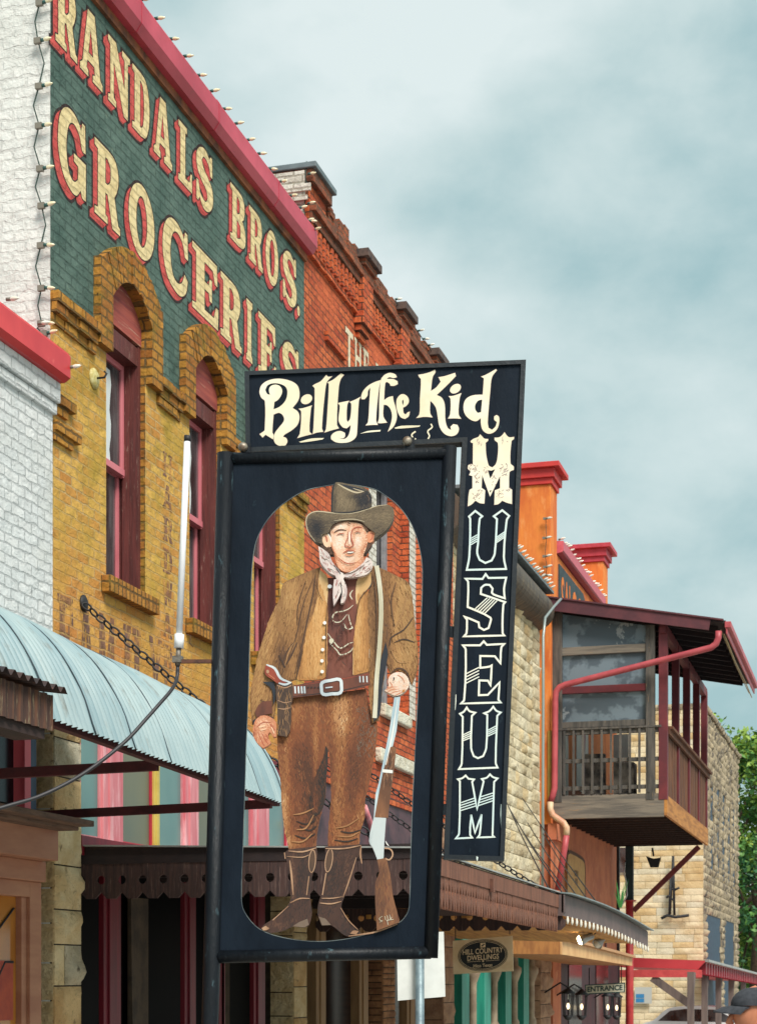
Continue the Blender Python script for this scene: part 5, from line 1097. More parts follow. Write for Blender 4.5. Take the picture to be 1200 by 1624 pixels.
letter([sp(z2([(890, 125), (930, 110), (1020, 60), (1028, 70), (985, 130), (970, 250), (948, 520), (955, 570), (985, 588), (1015, 560), (1028, 520), (1005, 500), (1005, 470), (1025, 458), (1045, 475), (1048, 520), (1030, 580), (990, 615), (945, 620), (905, 590), (890, 540), (888, 485), (850, 512), (800, 500), (750, 450), (738, 380), (760, 320), (820, 288), (905, 282), (915, 140)])), sp(z2([(900, 325), (865, 335), (840, 370), (840, 410), (860, 440), (890, 435)]))])
mb = MB()
for l in (z1([(400, 692), (510, 663), (620, 659), (600, 672), (420, 698)]), z1([(930, 622), (1000, 598), (1110, 588), (1105, 602), (990, 612)]), z2([(138, 570), (200, 553), (365, 550), (350, 562), (150, 578)])): mb.poly(sp(l), SP(LZ))
mb.stroke(spline(z2([(455, 535), (465, 565), (428, 600), (442, 640), (430, 668)]), 4, False, 90), 2.2, SP(LZ)); mb.stroke(spline(z2([(322, 602), (290, 628), (298, 655), (325, 670)]), 4, False, 90), 2.4, SP(LZ))
mb.build('painted_flourish', M_signcream, hd)
# MUSEUM: a filled M, then outlined letters with hatch bars
Mo = [(343, 190), (375, 165), (435, 140), (455, 110), (480, 135), (505, 160), (550, 165), (548, 185), (520, 210), (525, 330), (540, 420), (560, 480), (600, 500), (640, 460), (660, 380), (665, 215), (628, 180), (625, 150), (680, 145), (715, 120), (742, 85), (770, 125), (800, 145), (855, 140), (852, 165), (825, 190), (812, 450), (850, 490), (850, 530), (820, 540), (800, 560), (795, 740), (830, 760), (830, 930), (770, 915), (715, 890), (670, 930), (622, 940), (628, 770), (690, 745), (690, 600), (572, 843), (480, 590), (472, 740), (515, 770), (505, 925), (455, 920), (400, 890), (355, 935), (310, 958), (330, 770), (365, 745), (365, 600), (325, 590), (345, 550), (312, 515), (315, 475), (350, 460), (370, 470), (372, 215), (348, 205)]
M_mauve = mat('sign_mauve', C(140, 116, 122), C(176, 150, 140), rough=.7, sc=12, bump=0)
mb = MB(); mb.poly([sp(z3(Mo)), z3([(545, 532), (575, 632), (632, 520), (590, 537)]), z3([(565, 770), (590, 770), (575, 800)])], SP(LZ)); mb.stroke(sp(z3(Mo)), 1.1, SP(LZ - .0006), 2, True)
rs = random.Random(11)
for cx, cy, w_, h_, n_ in ((440, 200, 40, 50, 7), (745, 170, 40, 50, 6), (380, 500, 70, 40, 14), (420, 620, 40, 110, 16), (420, 820, 80, 70, 18), (520, 540, 30, 60, 8), (610, 650, 30, 70, 9), (735, 500, 60, 60, 14), (690, 810, 50, 60, 14), (790, 780, 30, 40, 5), (740, 580, 30, 40, 6)):
    for _ in range(n_):
        x, y = cx + rs.uniform(-w_, w_) * .8, cy + rs.uniform(-h_, h_) * .8; a = rs.uniform(-1.4, -.5) + (0 if rs.random() < .7 else 1.6); l = rs.uniform(8, 26)
        mb.stroke(z3([(x - l * math.cos(a), y - l * math.sin(a)), (x + rs.uniform(-4, 4), y + rs.uniform(-4, 4)), (x + l * math.cos(a), y + l * math.sin(a))]), [.3, rs.uniform(.7, 1.3), .3], SP(LZ + .0005), 1)
mb.build('painted_letter', [M_signcream, M_mauve, bpy.data.materials['sign_letter_edge']], hd)
def outline(path, bars, w_=3.1):
    mb = MB(); mb.stroke(spline(path, 3, True, 40), w_, SP(LZ), 0, True)
    for k, (a, b) in enumerate(bars): mb.stroke([a, b], 1.7, SP(LZ + .0003), 0)
    mb.build('painted_letter', M_signwhite, hd)
def bars(a, b, c, d, n=4):
    L4 = lambda p, q, f: (p[0] + (q[0] - p[0]) * f, p[1] + (q[1] - p[1]) * f)
    return [(L4(a, c, k / (n - 1)), L4(b, d, k / (n - 1))) for k in range(n)]
outline([(754, 807), (765, 815.5), (761, 820), (758.5, 858), (757, 874), (761, 885), (770, 890), (780, 886), (785, 875), (788.5, 820), (783.5, 815.5), (797, 806), (808, 815), (804, 822), (799.5, 880), (803, 899.5), (740.5, 901), (744.5, 880), (746, 820), (744, 816)],
        bars((747, 851), (757.5, 845), (747, 861), (757, 855)) + bars((788, 849), (802, 839.5), (787, 858), (801, 848.5)))
outline(z4([(250, 227), (425, 230), (458, 180), (488, 220), (670, 217), (648, 330), (655, 430), (545, 393), (522, 372), (530, 330), (500, 292), (450, 292), (412, 322), (407, 385), (660, 470), (640, 500), (633, 790), (650, 815), (232, 825), (260, 790), (265, 650), (237, 617), (385, 680), (392, 730), (440, 758), (488, 738), (513, 650), (508, 632), (440, 592), (272, 520), (277, 262)]),
        bars(*[z4([p])[0] for p in ((475, 425), (350, 540), (575, 455), (450, 585))], n=5))
outline(z4([(222, 917), (400, 917), (438, 875), (470, 912), (652, 902), (620, 940), (612, 1105), (553, 1030), (402, 1027), (402, 1150), (495, 1138), (520, 1125), (510, 1335), (482, 1283), (392, 1280), (387, 1433), (480, 1430), (602, 1300), (590, 1480), (613, 1508), (202, 1520), (236, 1480), (252, 960)]),
        bars(*[z4([p])[0] for p in ((255, 1212), (390, 1145), (255, 1310), (390, 1242))]))
outline(z5([(178, 122), (215, 102), (243, 62), (270, 97), (325, 112), (292, 142), (285, 450), (310, 528), (350, 548), (400, 528), (430, 450), (440, 132), (408, 117), (460, 97), (497, 54), (525, 92), (568, 110), (535, 142), (520, 590), (538, 638), (168, 653), (195, 600), (205, 152)]),
        bars(*[z5([p])[0] for p in ((208, 325), (285, 288), (205, 382), (284, 350))]) + bars(*[z5([p])[0] for p in ((447, 280), (532, 235), (445, 337), (530, 297))]), 2.9)
outline(z5([(158, 750), (200, 740), (232, 714), (260, 745), (313, 752), (295, 775), (342, 1040), (405, 770), (387, 748), (435, 735), (465, 703), (495, 730), (538, 742), (505, 775), (490, 1290), (506, 1303), (347, 1308), (367, 1280), (385, 1085), (322, 1265), (285, 1088), (275, 1280), (296, 1310), (138, 1318), (170, 1270), (178, 770)]),
        bars(*[z5([p])[0] for p in ((188, 975), (318, 930), (185, 1050), (332, 1005))]) + bars(*[z5([p])[0] for p in ((372, 920), (500, 880), (355, 1003), (496, 955))]), 2.8)
mb = MB(); mb.poly(sp(z5([(333, 1490), (352, 1498), (345, 1535), (338, 1530)])), SP(D0 + .0128)); mb.stroke(z5([(572, 990), (570, 1080), (574, 1180), (574, 1255)]), [1.0, 2.2, 1.8, .5], SP(LZ)); mb.stroke(z4([(150, 1430), (148, 1500), (142, 1590)]), [1, 1.4, .6], SP(D0 + .0128)); mb.build('paint_chip', M_signwhite, hd)
for u, v in ((385.5, 709.5), (645.5, 700)):
    mb = MB(); p = PT(u, v, ST) + NV * .0; mb.obox(p + Vector((.012, 0, -.012)) - NV * .02, (.022, .006, 0), NV * .022, (0, 0, .03), 0); mb.lathe([(0, -.02), (.020, -.02), (.022, .0), (.016, .012), (.006, .016), (0, .016)], p + NV * .01, NV, 14, 1)
    mb.build('bolt', [M_blk_pipe, mat('bolt_steel', C(156, 150, 136), C(120, 100, 84), rough=.4, metal=.5, sc=30) if u < 400 else bpy.data.materials['bolt_steel']], hd)
for v in (1000, 1283):
    mb = MB(); a = PT(702 - (v - 1000) * .03 - 6, v, ST); b = PT(722 - (v - 1000) * .035, v, ST) - NV * .04; mb.beam(a, b, .014, .05); mb.build('lug', M_blk_pipe, hd)

# ------------------------------------------------------------------ the painted gunslinger (flat cut-out panel)
def pm(name, c, c2=None, sc=14, st=(1, 1, .25), c3=None, lo=.42, hi=.6, lo3=.62, hi3=.7): return mat('art_' + name, c, c2 or c, rough=.62, sc=sc, st=st, lo=lo, hi=hi, bump=.15, bsc=60, dist=.002, c3=c3, sc3=26, lo3=lo3, hi3=hi3)
A = {}
def am(name, *a, **k):
    A[name] = len(AM); AM.append(pm(name, *a, **k)); return A[name]
AM = []
am('jacket', C(132, 92, 54), C(116, 78, 44)); am('jacket_l', C(170, 128, 84), C(150, 108, 66)); am('jacket_d', C(72, 46, 30), C(56, 38, 28))
am('jacket_m', C(150, 110, 68), C(136, 98, 60)); am('jacket_n', C(104, 70, 42), C(92, 60, 36)); am('pants_m', C(146, 96, 56), C(130, 82, 46)); am('pants_n', C(104, 60, 34), C(92, 50, 28)); am('boot_m', C(96, 62, 44), C(84, 52, 38)); am('vest_l', C(208, 158, 98), C(196, 146, 88))
am('hat_m', C(120, 104, 80), C(112, 98, 76)); am('hat', C(104, 90, 70), C(84, 72, 56), c3=C(128, 114, 88)); am('hat_d', C(36, 34, 42), C(28, 28, 36)); am('hat_l', C(188, 172, 144)); am('black', C(20, 22, 28))
am('skin', C(236, 196, 164), C(228, 182, 146), sc=6); am('skin_l', C(240, 214, 196), C(234, 204, 184), sc=6); am('skin_d', C(212, 140, 102), C(196, 118, 82), sc=6); am('skin_r', C(170, 82, 58)); am('hair', C(92, 60, 40), C(64, 42, 30))
am('bandana', C(222, 208, 200), C(196, 176, 172), sc=20, c3=C(184, 108, 98)); am('bandana_r', C(170, 96, 88)); am('white', C(238, 234, 226), C(222, 220, 214))
am('shirt', C(116, 62, 46), C(88, 46, 38), c3=C(140, 84, 64)); am('vest', C(196, 142, 80), C(176, 118, 60), c3=C(212, 168, 110)); am('lapel', C(216, 180, 130), C(200, 160, 106)); am('strap', C(206, 200, 178), C(184, 176, 150))
am('gap', C(32, 38, 48), C(26, 30, 40)); am('belt', C(108, 58, 40), C(84, 44, 32)); am('silver', C(206, 212, 214), C(176, 186, 192)); am('holster', C(82, 58, 42), C(58, 42, 34), c3=C(118, 88, 62)); am('grip', C(146, 62, 42), C(118, 48, 34))
am('pants', C(126, 76, 42), C(108, 62, 34), sc=10, c3=C(146, 98, 58)); am('pants_d', C(88, 46, 26), C(66, 36, 24)); am('pants_l', C(164, 116, 74), C(146, 100, 60)); am('pants_g', C(112, 94, 80), C(98, 76, 60)); am('crotch', C(40, 28, 22))
am('boot', C(74, 46, 34), C(52, 34, 28), c3=C(104, 68, 48)); am('boot_l', C(178, 140, 110), C(150, 112, 84)); am('boot_d', C(38, 28, 26)); am('barrel', C(190, 204, 208), C(160, 182, 192)); am('stock', C(126, 82, 52), C(98, 62, 40), c3=C(160, 112, 76)); am('receiver', C(190, 198, 198), C(166, 176, 178))
H = lambda l: [(470 + x / 6.667, 760 + y / 6.667) for x, y in l]
T_ = lambda l: [(380 + x / 4, 880 + y / 4) for x, y in l]
G = lambda l: [(380 + x / 4, 1030 + y / 4) for x, y in l]
Bt = lambda l: [(380 + x / 4, 1260 + y / 4) for x, y in l]
FIG = MB(); lay = [0]
def dd(): lay[0] += 1; return .0005 + lay[0] * .00022
def R_(pts, m, smooth=True, plate=True, corner=58):
    l = spline(pts, 3, True, corner) if smooth else pts
    d = dd()
    if plate: FIG.prism(l, SP(d), SP(-.0035 - lay[0] * .00005), A[m])
    else: FIG.poly(l, SP(d), A[m])
    return l
def S_(pts, m, w_, smooth=True):
    l = spline(pts, 3, False, 90) if smooth and len(pts) > 2 else pts
    k = len(l)
    ww = [w_ * (.35 + .65 * math.sin(math.pi * (i + .5) / k)) for i in range(k)]
    FIG.stroke(l, ww, SP(dd()), A[m])
def inside(p, poly):
    x, y = p; c = False; j = len(poly) - 1
    for i in range(len(poly)):
        if (poly[i][1] > y) != (poly[j][1] > y) and x < (poly[j][0] - poly[i][0]) * (y - poly[i][1]) / (poly[j][1] - poly[i][1]) + poly[i][0]: c = not c
        j = i
    return c
rb_ = random.Random(5)
def brush(poly, n, ang, jit, ln, w_, ms, keep=None):
    """short brush strokes inside a painted region; ang may depend on the place"""
    xs = [p[0] for p in poly]; ys_ = [p[1] for p in poly]; d = dd(); done = 0; tries = 0
    while done < n and tries < n * 12:
        tries += 1
        x, y = rb_.uniform(min(xs), max(xs)), rb_.uniform(min(ys_), max(ys_))
        if keep and not keep(x, y): continue
        a = (ang(x, y) if callable(ang) else ang) + rb_.gauss(0, jit); l = ln * rb_.uniform(.5, 1.4); bend = rb_.uniform(-.15, .15) * l
        p0 = (x - math.cos(a) * l / 2, y - math.sin(a) * l / 2); p1 = (x + math.cos(a) * l / 2, y + math.sin(a) * l / 2); pm_ = (x - math.sin(a) * bend, y + math.cos(a) * bend)
        if not (inside(p0, poly) and inside(p1, poly) and inside(pm_, poly)): continue
        w2 = w_ * rb_.uniform(.5, 1.3); q_ = spline([p0, pm_, p1], 3, False, 90)
        FIG.stroke(q_, [w2 * f for f in (.15, .6, .9, 1, .9, .6, .15)], SP(d + (done % 20) * .00001), A[rb_.choice(ms)]); done += 1
    lay[0] += 1
V = math.pi / 2
def tone(poly, pal, field, n, ang, jit, ln, w_, spread=.32):
    n = int(n * 1.35); w_ *= 1.3
    """painterly shading: small strokes whose tone follows a field over the region"""
    xs = [p[0] for p in poly]; ys_ = [p[1] for p in poly]; d = dd(); done = 0; tries = 0
    while done < n and tries < n * 8:
        tries += 1
        x, y = rb_.uniform(min(xs), max(xs)), rb_.uniform(min(ys_), max(ys_))
        a = (ang(x, y) if callable(ang) else ang) + rb_.gauss(0, jit); l = ln * rb_.uniform(.5, 1.3)
        p0 = (x - math.cos(a) * l / 2, y - math.sin(a) * l / 2); p1 = (x + math.cos(a) * l / 2, y + math.sin(a) * l / 2)
        if not (inside(p0, poly) and inside(p1, poly)): continue
        v = max(0, min(len(pal) - 1, int(round(field(x, y) * (len(pal) - 1) + rb_.gauss(0, spread))))); w2 = w_ * rb_.uniform(.5, 1.3); b = rb_.uniform(-.1, .1) * l
        q_ = [p0, (x - math.sin(a) * b, y + math.cos(a) * b), p1]
        FIG.stroke(spline(q_, 2, False, 90), [w2 * f for f in (.2, .9, 1, .9, .2)], SP(d + (done % 40) * .00001), A[pal[v]]); done += 1
    lay[0] += 2
def blobs(base, *bl):
    def f(x, y):
        v = base
        for cx, cy, rx, ry, amp in bl: v += amp * math.exp(-((x - cx) / rx) ** 2 - ((y - cy) / ry) ** 2)
        return v
    return f
def palette(name, cols):
    for i, c in enumerate(cols): am('%s%d' % (name, i), C(*c), C(*[int(k * .93) for k in c]))
    return ['%s%d' % (name, i) for i in range(len(cols))]
PT_ = palette('trouser', [(42, 30, 24), (78, 42, 22), (106, 56, 28), (130, 72, 36), (152, 96, 52), (178, 126, 80), (204, 164, 120)])
PJ = palette('coat', [(58, 38, 26), (92, 60, 36), (124, 84, 46), (150, 106, 60), (172, 128, 76), (190, 150, 98), (208, 174, 126)])
PF = palette('face', [(140, 76, 54), (184, 108, 76), (208, 138, 102), (224, 166, 132), (234, 190, 160), (240, 208, 186), (242, 222, 208)])
PH = palette('felt', [(28, 26, 32), (54, 45, 40), (80, 67, 52), (104, 88, 66), (124, 106, 80), (146, 126, 98)])
PB = palette('leather', [(30, 22, 22), (50, 33, 28), (70, 44, 34), (94, 62, 46), (128, 92, 70)])
PV = palette('waistcoat', [(140, 92, 48), (168, 116, 62), (190, 136, 76), (206, 156, 96), (220, 180, 126)])
# trousers
ll = R_(G([(335, 300), (545, 285), (562, 610), (548, 800), (545, 930)]) + Bt([(515, 125), (492, 250), (486, 338), (312, 352), (285, 230), (265, 60)]) + G([(260, 850), (240, 650), (238, 540), (320, 520)]), 'pants')
rl = R_(G([(545, 285), (800, 250), (832, 400), (872, 470), (866, 600), (850, 700), (815, 880)]) + Bt([(795, 40), (792, 150), (765, 240), (757, 328), (560, 338), (560, 250), (573, 100)]) + G([(580, 900), (563, 620), (550, 480)]), 'pants')
fl_ = blobs(.54, (446, 1130, 26, 34, .3), (480, 1215, 24, 55, -.34), (450, 1290, 9, 60, .34), (500, 1195, 5, 60, .3), (497, 1290, 12, 60, -.4), (474, 1300, 16, 40, -.15), (455, 1200, 6, 40, .15), (478, 1085, 40, 12, -.3), (462, 1335, 16, 10, .2))
fr_ = blobs(.52, (540, 1130, 18, 50, .36), (562, 1225, 22, 60, -.28), (545, 1200, 6, 70, .15), (582, 1150, 12, 40, -.1), (535, 1260, 8, 60, .2), (575, 1290, 12, 30, .22), (555, 1092, 50, 12, -.28), (556, 1330, 26, 20, .08), (524, 1200, 6, 60, -.2))
tone(ll, PT_, fl_, 2300, lambda x, y: V + .2 * math.sin(y * .02), .35, 9, 1.2); tone(rl, PT_, fr_, 2300, lambda x, y: V - .15 * math.sin(y * .02), .35, 9, 1.2)
brush(rl, 120, V, .6, 7, .9, ['pants_g'], lambda x, y: 566 < x < 600 and 1120 < y < 1200)
R_(G([(545, 612), (560, 640), (552, 800), (545, 900)]) + Bt([(545, 25), (512, 118), (470, 140), (440, 60)]) + G([(465, 860), (500, 760), (530, 690)]), 'crotch', plate=False)
tone(G([(545, 620), (558, 640), (550, 800), (545, 900)]) + Bt([(545, 25), (512, 118), (470, 140), (440, 60)]) + G([(455, 860), (495, 760), (528, 690)]), PT_, blobs(.08, (500, 1290, 5, 60, .22)), 260, V - .2, .3, 10, 1.2)
for pts in ([(360, 170), (420, 190), (470, 170), (480, 150)], [(380, 200), (440, 230), (490, 200)], [(350, 260), (420, 280), (480, 250)], [(640, 235), (700, 245), (770, 225)], [(600, 290), (680, 300), (750, 280)]): S_(Bt(pts), 'crotch', 2.4)
for pts in ([(340, 130), (400, 120), (470, 90)], [(360, 225), (420, 215), (470, 130)], [(330, 300), (400, 300), (460, 250)], [(610, 215), (680, 200), (760, 150)], [(620, 265), (700, 268), (755, 240)]): S_(Bt(pts), 'pants_l', 2.4)
# boots
lb = R_(Bt([(290, 368), (310, 352), (486, 330), (492, 400), (470, 480), (452, 560), (446, 650), (458, 750), (440, 830), (412, 846), (335, 840), (290, 862), (200, 880), (150, 868), (138, 850), (155, 828), (200, 798), (305, 705), (325, 650), (318, 500), (300, 430)]), 'boot')
rbt = R_(Bt([(540, 332), (770, 318), (778, 395), (735, 400), (702, 560), (660, 660), (645, 715), (690, 795), (745, 850), (768, 885), (722, 906), (660, 892), (582, 832), (520, 832), (495, 762), (500, 690), (530, 600), (550, 480)]), 'boot')
tone(lb, PB, blobs(.42, (464, 1385, 6, 50, .3), (480, 1385, 12, 40, -.15), (440, 1465, 30, 10, .2)), 800, V, .4, 8, 1.1); tone(rbt, PB, blobs(.4, (552, 1385, 10, 40, .22), (525, 1385, 10, 40, -.1), (545, 1455, 20, 14, .15)), 800, V + .2, .4, 8, 1.1)
for c in ((460, 425, 21, 72, 4), (566, 420, 22, 74, 8)):
    R_(Bt(ell(*c)), 'holster', False, False); FIG.stroke(Bt(ell(*c)), 1.3, SP(dd()), A['boot_l'], True)
for pts, w_ in (([(318, 420), (330, 520), (340, 640)], 3), ([(440, 520), (425, 640)], 2), ([(320, 690), (380, 662), (445, 662)], 2.2), ([(300, 395), (400, 400), (440, 385)], 1.6), ([(310, 360), (400, 365), (486, 340)], 2.4), ([(740, 400), (690, 560), (655, 655)], 2), ([(548, 500), (525, 640)], 2), ([(510, 690), (580, 695), (645, 680)], 2.2), ([(520, 660), (590, 660), (650, 650)], 1.6), ([(545, 345), (660, 345), (770, 325)], 2.2), ([(640, 720), (690, 800), (750, 860)], 1.8), ([(210, 800), (310, 710)], 1.6), ([(770, 330), (765, 380), (775, 440)], 3), ([(285, 370), (290, 410)], 2)): S_(Bt(pts), 'boot_l', w_)
R_(Bt([(140, 850), (165, 835), (190, 850), (175, 862), (150, 864)]), 'boot_l', True, False); R_(Bt([(700, 885), (720, 865), (755, 868), (740, 890)]), 'boot_l', True, False)
R_(Bt([(335, 838), (380, 810), (430, 790), (440, 828), (412, 845)]), 'pants_g', False, False); R_(Bt([(500, 775), (545, 790), (580, 830), (522, 832)]), 'pants_g', False, False)
S_(Bt([(690, 900), (780, 888), (870, 872), (1000, 825)]), 'boot_l', 2.5)
# jacket, vest, shirt
R_(T_([(555, 150), (760, 140), (760, 400), (730, 775), (545, 800), (550, 400)]), 'shirt')
jl = R_(T_([(512, 80), (420, 115), (330, 155), (275, 190), (252, 285), (200, 390), (140, 560), (100, 720), (70, 860)]) + G([(65, 300), (80, 482), (112, 445), (160, 428), (215, 442), (226, 390), (236, 300), (250, 235)]) + T_([(330, 800), (362, 790), (385, 700), (425, 500), (490, 300), (500, 160)]), 'jacket')
jr = R_(T_([(830, 70), (900, 90), (1000, 140), (1070, 180), (1095, 290), (1115, 480), (1132, 640), (1125, 740), (1092, 830), (1060, 775), (1000, 735), (960, 765), (930, 700), (905, 850)]) + G([(885, 450), (842, 470), (828, 380)]) + T_([(815, 780), (825, 600), (815, 400), (815, 240), (835, 180), (835, 110)]), 'jacket')
vl = R_(T_([(500, 150), (555, 320), (556, 500), (549, 770), (520, 792), (375, 800), (362, 780), (390, 690), (425, 480), (475, 250)]), 'vest')
vr = R_(T_([(752, 240), (815, 230), (822, 400), (820, 742), (722, 768), (718, 600), (738, 420)]), 'vest')
R_(T_([(512, 100), (558, 150), (555, 325), (530, 300), (490, 235), (495, 150)]), 'lapel', True, False); R_(T_([(752, 148), (832, 90), (836, 180), (765, 275), (740, 320), (735, 250)]), 'lapel', True, False)
tone(vl, PV, blobs(.5, (505, 1000, 12, 70, .25), (480, 960, 10, 50, -.1), (495, 1070, 20, 12, .1), (476, 1060, 6, 30, -.3)), 900, V, .1, 14, 1.1); tone(vr, PV, blobs(.45, (568, 1000, 6, 80, .25), (582, 1000, 6, 80, -.2)), 420, V, .08, 14, 1.1)
la = lambda x, y: V + (.36 if x < 440 else .18)
tone(jl, PJ, blobs(.48, (462, 945, 22, 50, .16), (425, 1000, 12, 60, .16), (446, 1045, 12, 30, -.32), (478, 1000, 8, 70, -.18), (410, 1060, 10, 50, .1), (418, 1120, 18, 24, .12), (500, 960, 6, 60, -.2), (437, 1100, 10, 20, -.2)), 2600, la, .12, 13, 1.1)
tone(jr, PJ, blobs(.47, (640, 945, 16, 40, .22), (625, 1000, 12, 40, .14), (650, 1010, 10, 30, .16), (615, 1010, 8, 60, -.25), (596, 1000, 8, 90, -.16), (640, 1045, 20, 22, .18), (606, 930, 14, 30, -.1)), 2400, lambda x, y: V - .08 - (.25 if x > 625 else 0), .16, 13, 1.1)
for pts, m_, w_ in (([(365, 560), (330, 640), (295, 700)], 'jacket_d', 3), ([(270, 700), (300, 620), (345, 560)], 'jacket_d', 2.2), ([(480, 130), (470, 230), (430, 420), (400, 560), (350, 760)], 'jacket_d', 2.4), ([(465, 160), (400, 330), (360, 520), (300, 690)], 'jacket_d', 1.6), ([(420, 170), (370, 330), (365, 450)], 'jacket_d', 1.5), ([(250, 290), (220, 420), (160, 600)], 'jacket_l', 1.5), ([(280, 740), (320, 600), (350, 560)], 'jacket_l', 1.3), ([(250, 640), (290, 720)], 'jacket_d', 3), ([(1100, 400), (1040, 480), (960, 530), (950, 580)], 'jacket_d', 2.2), ([(980, 560), (1040, 540), (1110, 560)], 'jacket_d', 2), ([(960, 610), (1000, 680), (1060, 690)], 'jacket_l', 1.3), ([(990, 180), (960, 300), (980, 460)], 'jacket_d', 1.8), ([(1060, 250), (1030, 380), (960, 500)], 'jacket_l', 1.6), ([(960, 755), (1000, 725), (1050, 740), (1080, 800)], 'jacket_d', 2.2), ([(555, 330), (548, 500), (549, 770)], 'jacket_d', 1.2), ([(530, 300), (500, 240), (492, 160)], 'jacket_d', 1.1), ([(836, 110), (838, 190), (765, 280), (738, 420)], 'jacket_d', 1.3), ([(722, 600), (720, 765)], 'lapel', 1.4), ([(400, 600), (378, 700), (362, 790)], 'jacket_d', 2.4)): S_(T_(pts), m_, w_)
R_(G([(85, 455), (112, 440), (160, 422), (212, 436), (216, 446), (160, 434), (112, 452), (90, 486)]), 'gap', True, False)
for (a, b) in (((130, 330), (205, 390)), ((110, 420), (200, 400))): S_(G([a, ((a[0] + b[0]) / 2, (a[1] + b[1]) / 2 - 20), b]), 'jacket_d', 2)
R_(T_([(145, 810), (220, 810), (232, 900), (215, 960), (205, 860)]), 'gap', True, False); R_(G([(100, 400), (140, 340), (205, 330), (210, 410), (160, 420), (110, 435)]), 'belt', True, False)
R_(T_([(925, 560), (940, 640), (905, 830)]) + G([(888, 420), (850, 462), (872, 260)]) + T_([(885, 720)]), 'gap', True, False)
mb_ = T_([(868, 75), (885, 180), (897, 330), (892, 500), (882, 640), (868, 800)]) + G([(862, 330), (856, 440)])
FIG.stroke(spline(mb_, 4, False, 90), 7, SP(dd()), A['strap']); S_(T_([(850, 120), (868, 400), (858, 700)]), 'jacket_d', 1.4)
for b in ((540, 437), (535, 530), (527, 607), (523, 678), (524, 746)): R_(T_(ell(b[0], b[1], 11, 11)), 'white', False, False)
R_(T_(ell(572, 207, 14, 12)), 'silver', False, False)
for pts in ([(720, 325), (690, 350), (650, 365), (610, 372), (590, 400), (600, 430), (640, 430), (680, 385)], [(690, 385), (700, 430), (715, 470), (690, 478), (665, 465)], [(660, 440), (675, 470)], [(560, 505), (600, 560), (640, 598), (690, 570), (722, 560)], [(575, 570), (620, 615), (640, 640), (700, 620), (722, 590)], [(718, 230), (700, 260), (715, 290)]): S_(T_(pts), 'strap', 2.0)
R_(T_(ell(583, 553, 15, 17)), 'strap', False, False)
brush(T_([(560, 340), (735, 340), (722, 760), (552, 780)]), 60, V, .5, 14, 1.2, ['shirt', 'belt', 'boot'])
# belt, buckle, holster, revolver
bp = R_(T_([(340, 835), (430, 818), (520, 802), (640, 788), (820, 752), (828, 832), (740, 858), (650, 872), (520, 892), (335, 912)]), 'belt', True, False)
S_(T_([(345, 842), (520, 812), (640, 795), (822, 762)]), 'grip', 1.6); S_(T_([(340, 905), (520, 884), (650, 866), (826, 825)]), 'boot_d', 1.6)
for k, x in enumerate((352, 374, 394, 412)): S_(T_([(x, 840), (x + 3, 885)]), 'silver', 3.2, False)
for x in (762, 783, 806): S_(T_([(x, 775), (x + 2, 815)]), 'silver', 2.4, False)
for x in (430, 452, 474, 496): S_(T_([(x, 850), (x + 10, 845)]), 'boot_d', 2.6, False)
FIG.stroke(spline(T_([(524, 818), (580, 803), (636, 798), (646, 835), (640, 880), (585, 888), (530, 890), (520, 855)]), 3, True, 80), 5.0, SP(dd()), A['silver'], True); S_(T_([(545, 850), (590, 845)]), 'silver', 2.4, False)
hp = R_(T_([(240, 815), (335, 818), (340, 900), (332, 950)]) + G([(330, 345), (322, 520), (300, 560), (245, 550), (240, 380), (232, 290)]), 'holster')
brush(hp, 90, V, .2, 12, .8, ['holster', 'boot_d', 'jacket_l']); S_(T_([(240, 835), (290, 850), (330, 835)]), 'boot_l', 1.8); S_(T_([(245, 930), (290, 945), (330, 935)]), 'boot_l', 1.5); S_(G([(245, 380), (285, 385), (325, 375)]), 'boot_l', 1.5)
R_(T_([(165, 712), (190, 700), (235, 735), (272, 795), (300, 820), (250, 825), (205, 795), (165, 765)]), 'grip', True, False)
S_(T_([(172, 704), (225, 728), (262, 790), (320, 815)]), 'silver', 4.2); S_(T_([(250, 820), (290, 830), (330, 815)]), 'silver', 3.5); R_(T_(ell(180, 748, 9, 12)), 'boot_l', False, False)
S_(T_([(185, 765), (225, 795)]), 'skin_d', 1.2)
# hands
lh = R_(G([(100, 460), (130, 432), (165, 425), (205, 440), (232, 470), (234, 560), (215, 562), (195, 525), (182, 555), (202, 600), (180, 618), (150, 632), (118, 605), (95, 570), (86, 530)]), 'skin_d')
tone(lh, PF, blobs(.34, (418, 1150, 10, 10, .22), (410, 1170, 8, 14, .1), (404, 1165, 4, 20, -.25), (425, 1175, 8, 8, -.1)), 420, 1.0, .5, 5, 1.0, .4)
for pts in ([(118, 530), (140, 580), (160, 620)], [(145, 540), (165, 580), (185, 608)], [(170, 545), (185, 575)], [(200, 480), (225, 520)], [(110, 500), (150, 470), (200, 470)]): S_(G(pts), 'skin_r', 1.3)
S_(G([(125, 500), (165, 490)]), 'skin', 3.2, False); S_(G([(135, 520), (170, 510)]), 'skin', 2.4, False); S_(G([(205, 500), (222, 540)]), 'skin', 2.2, False)
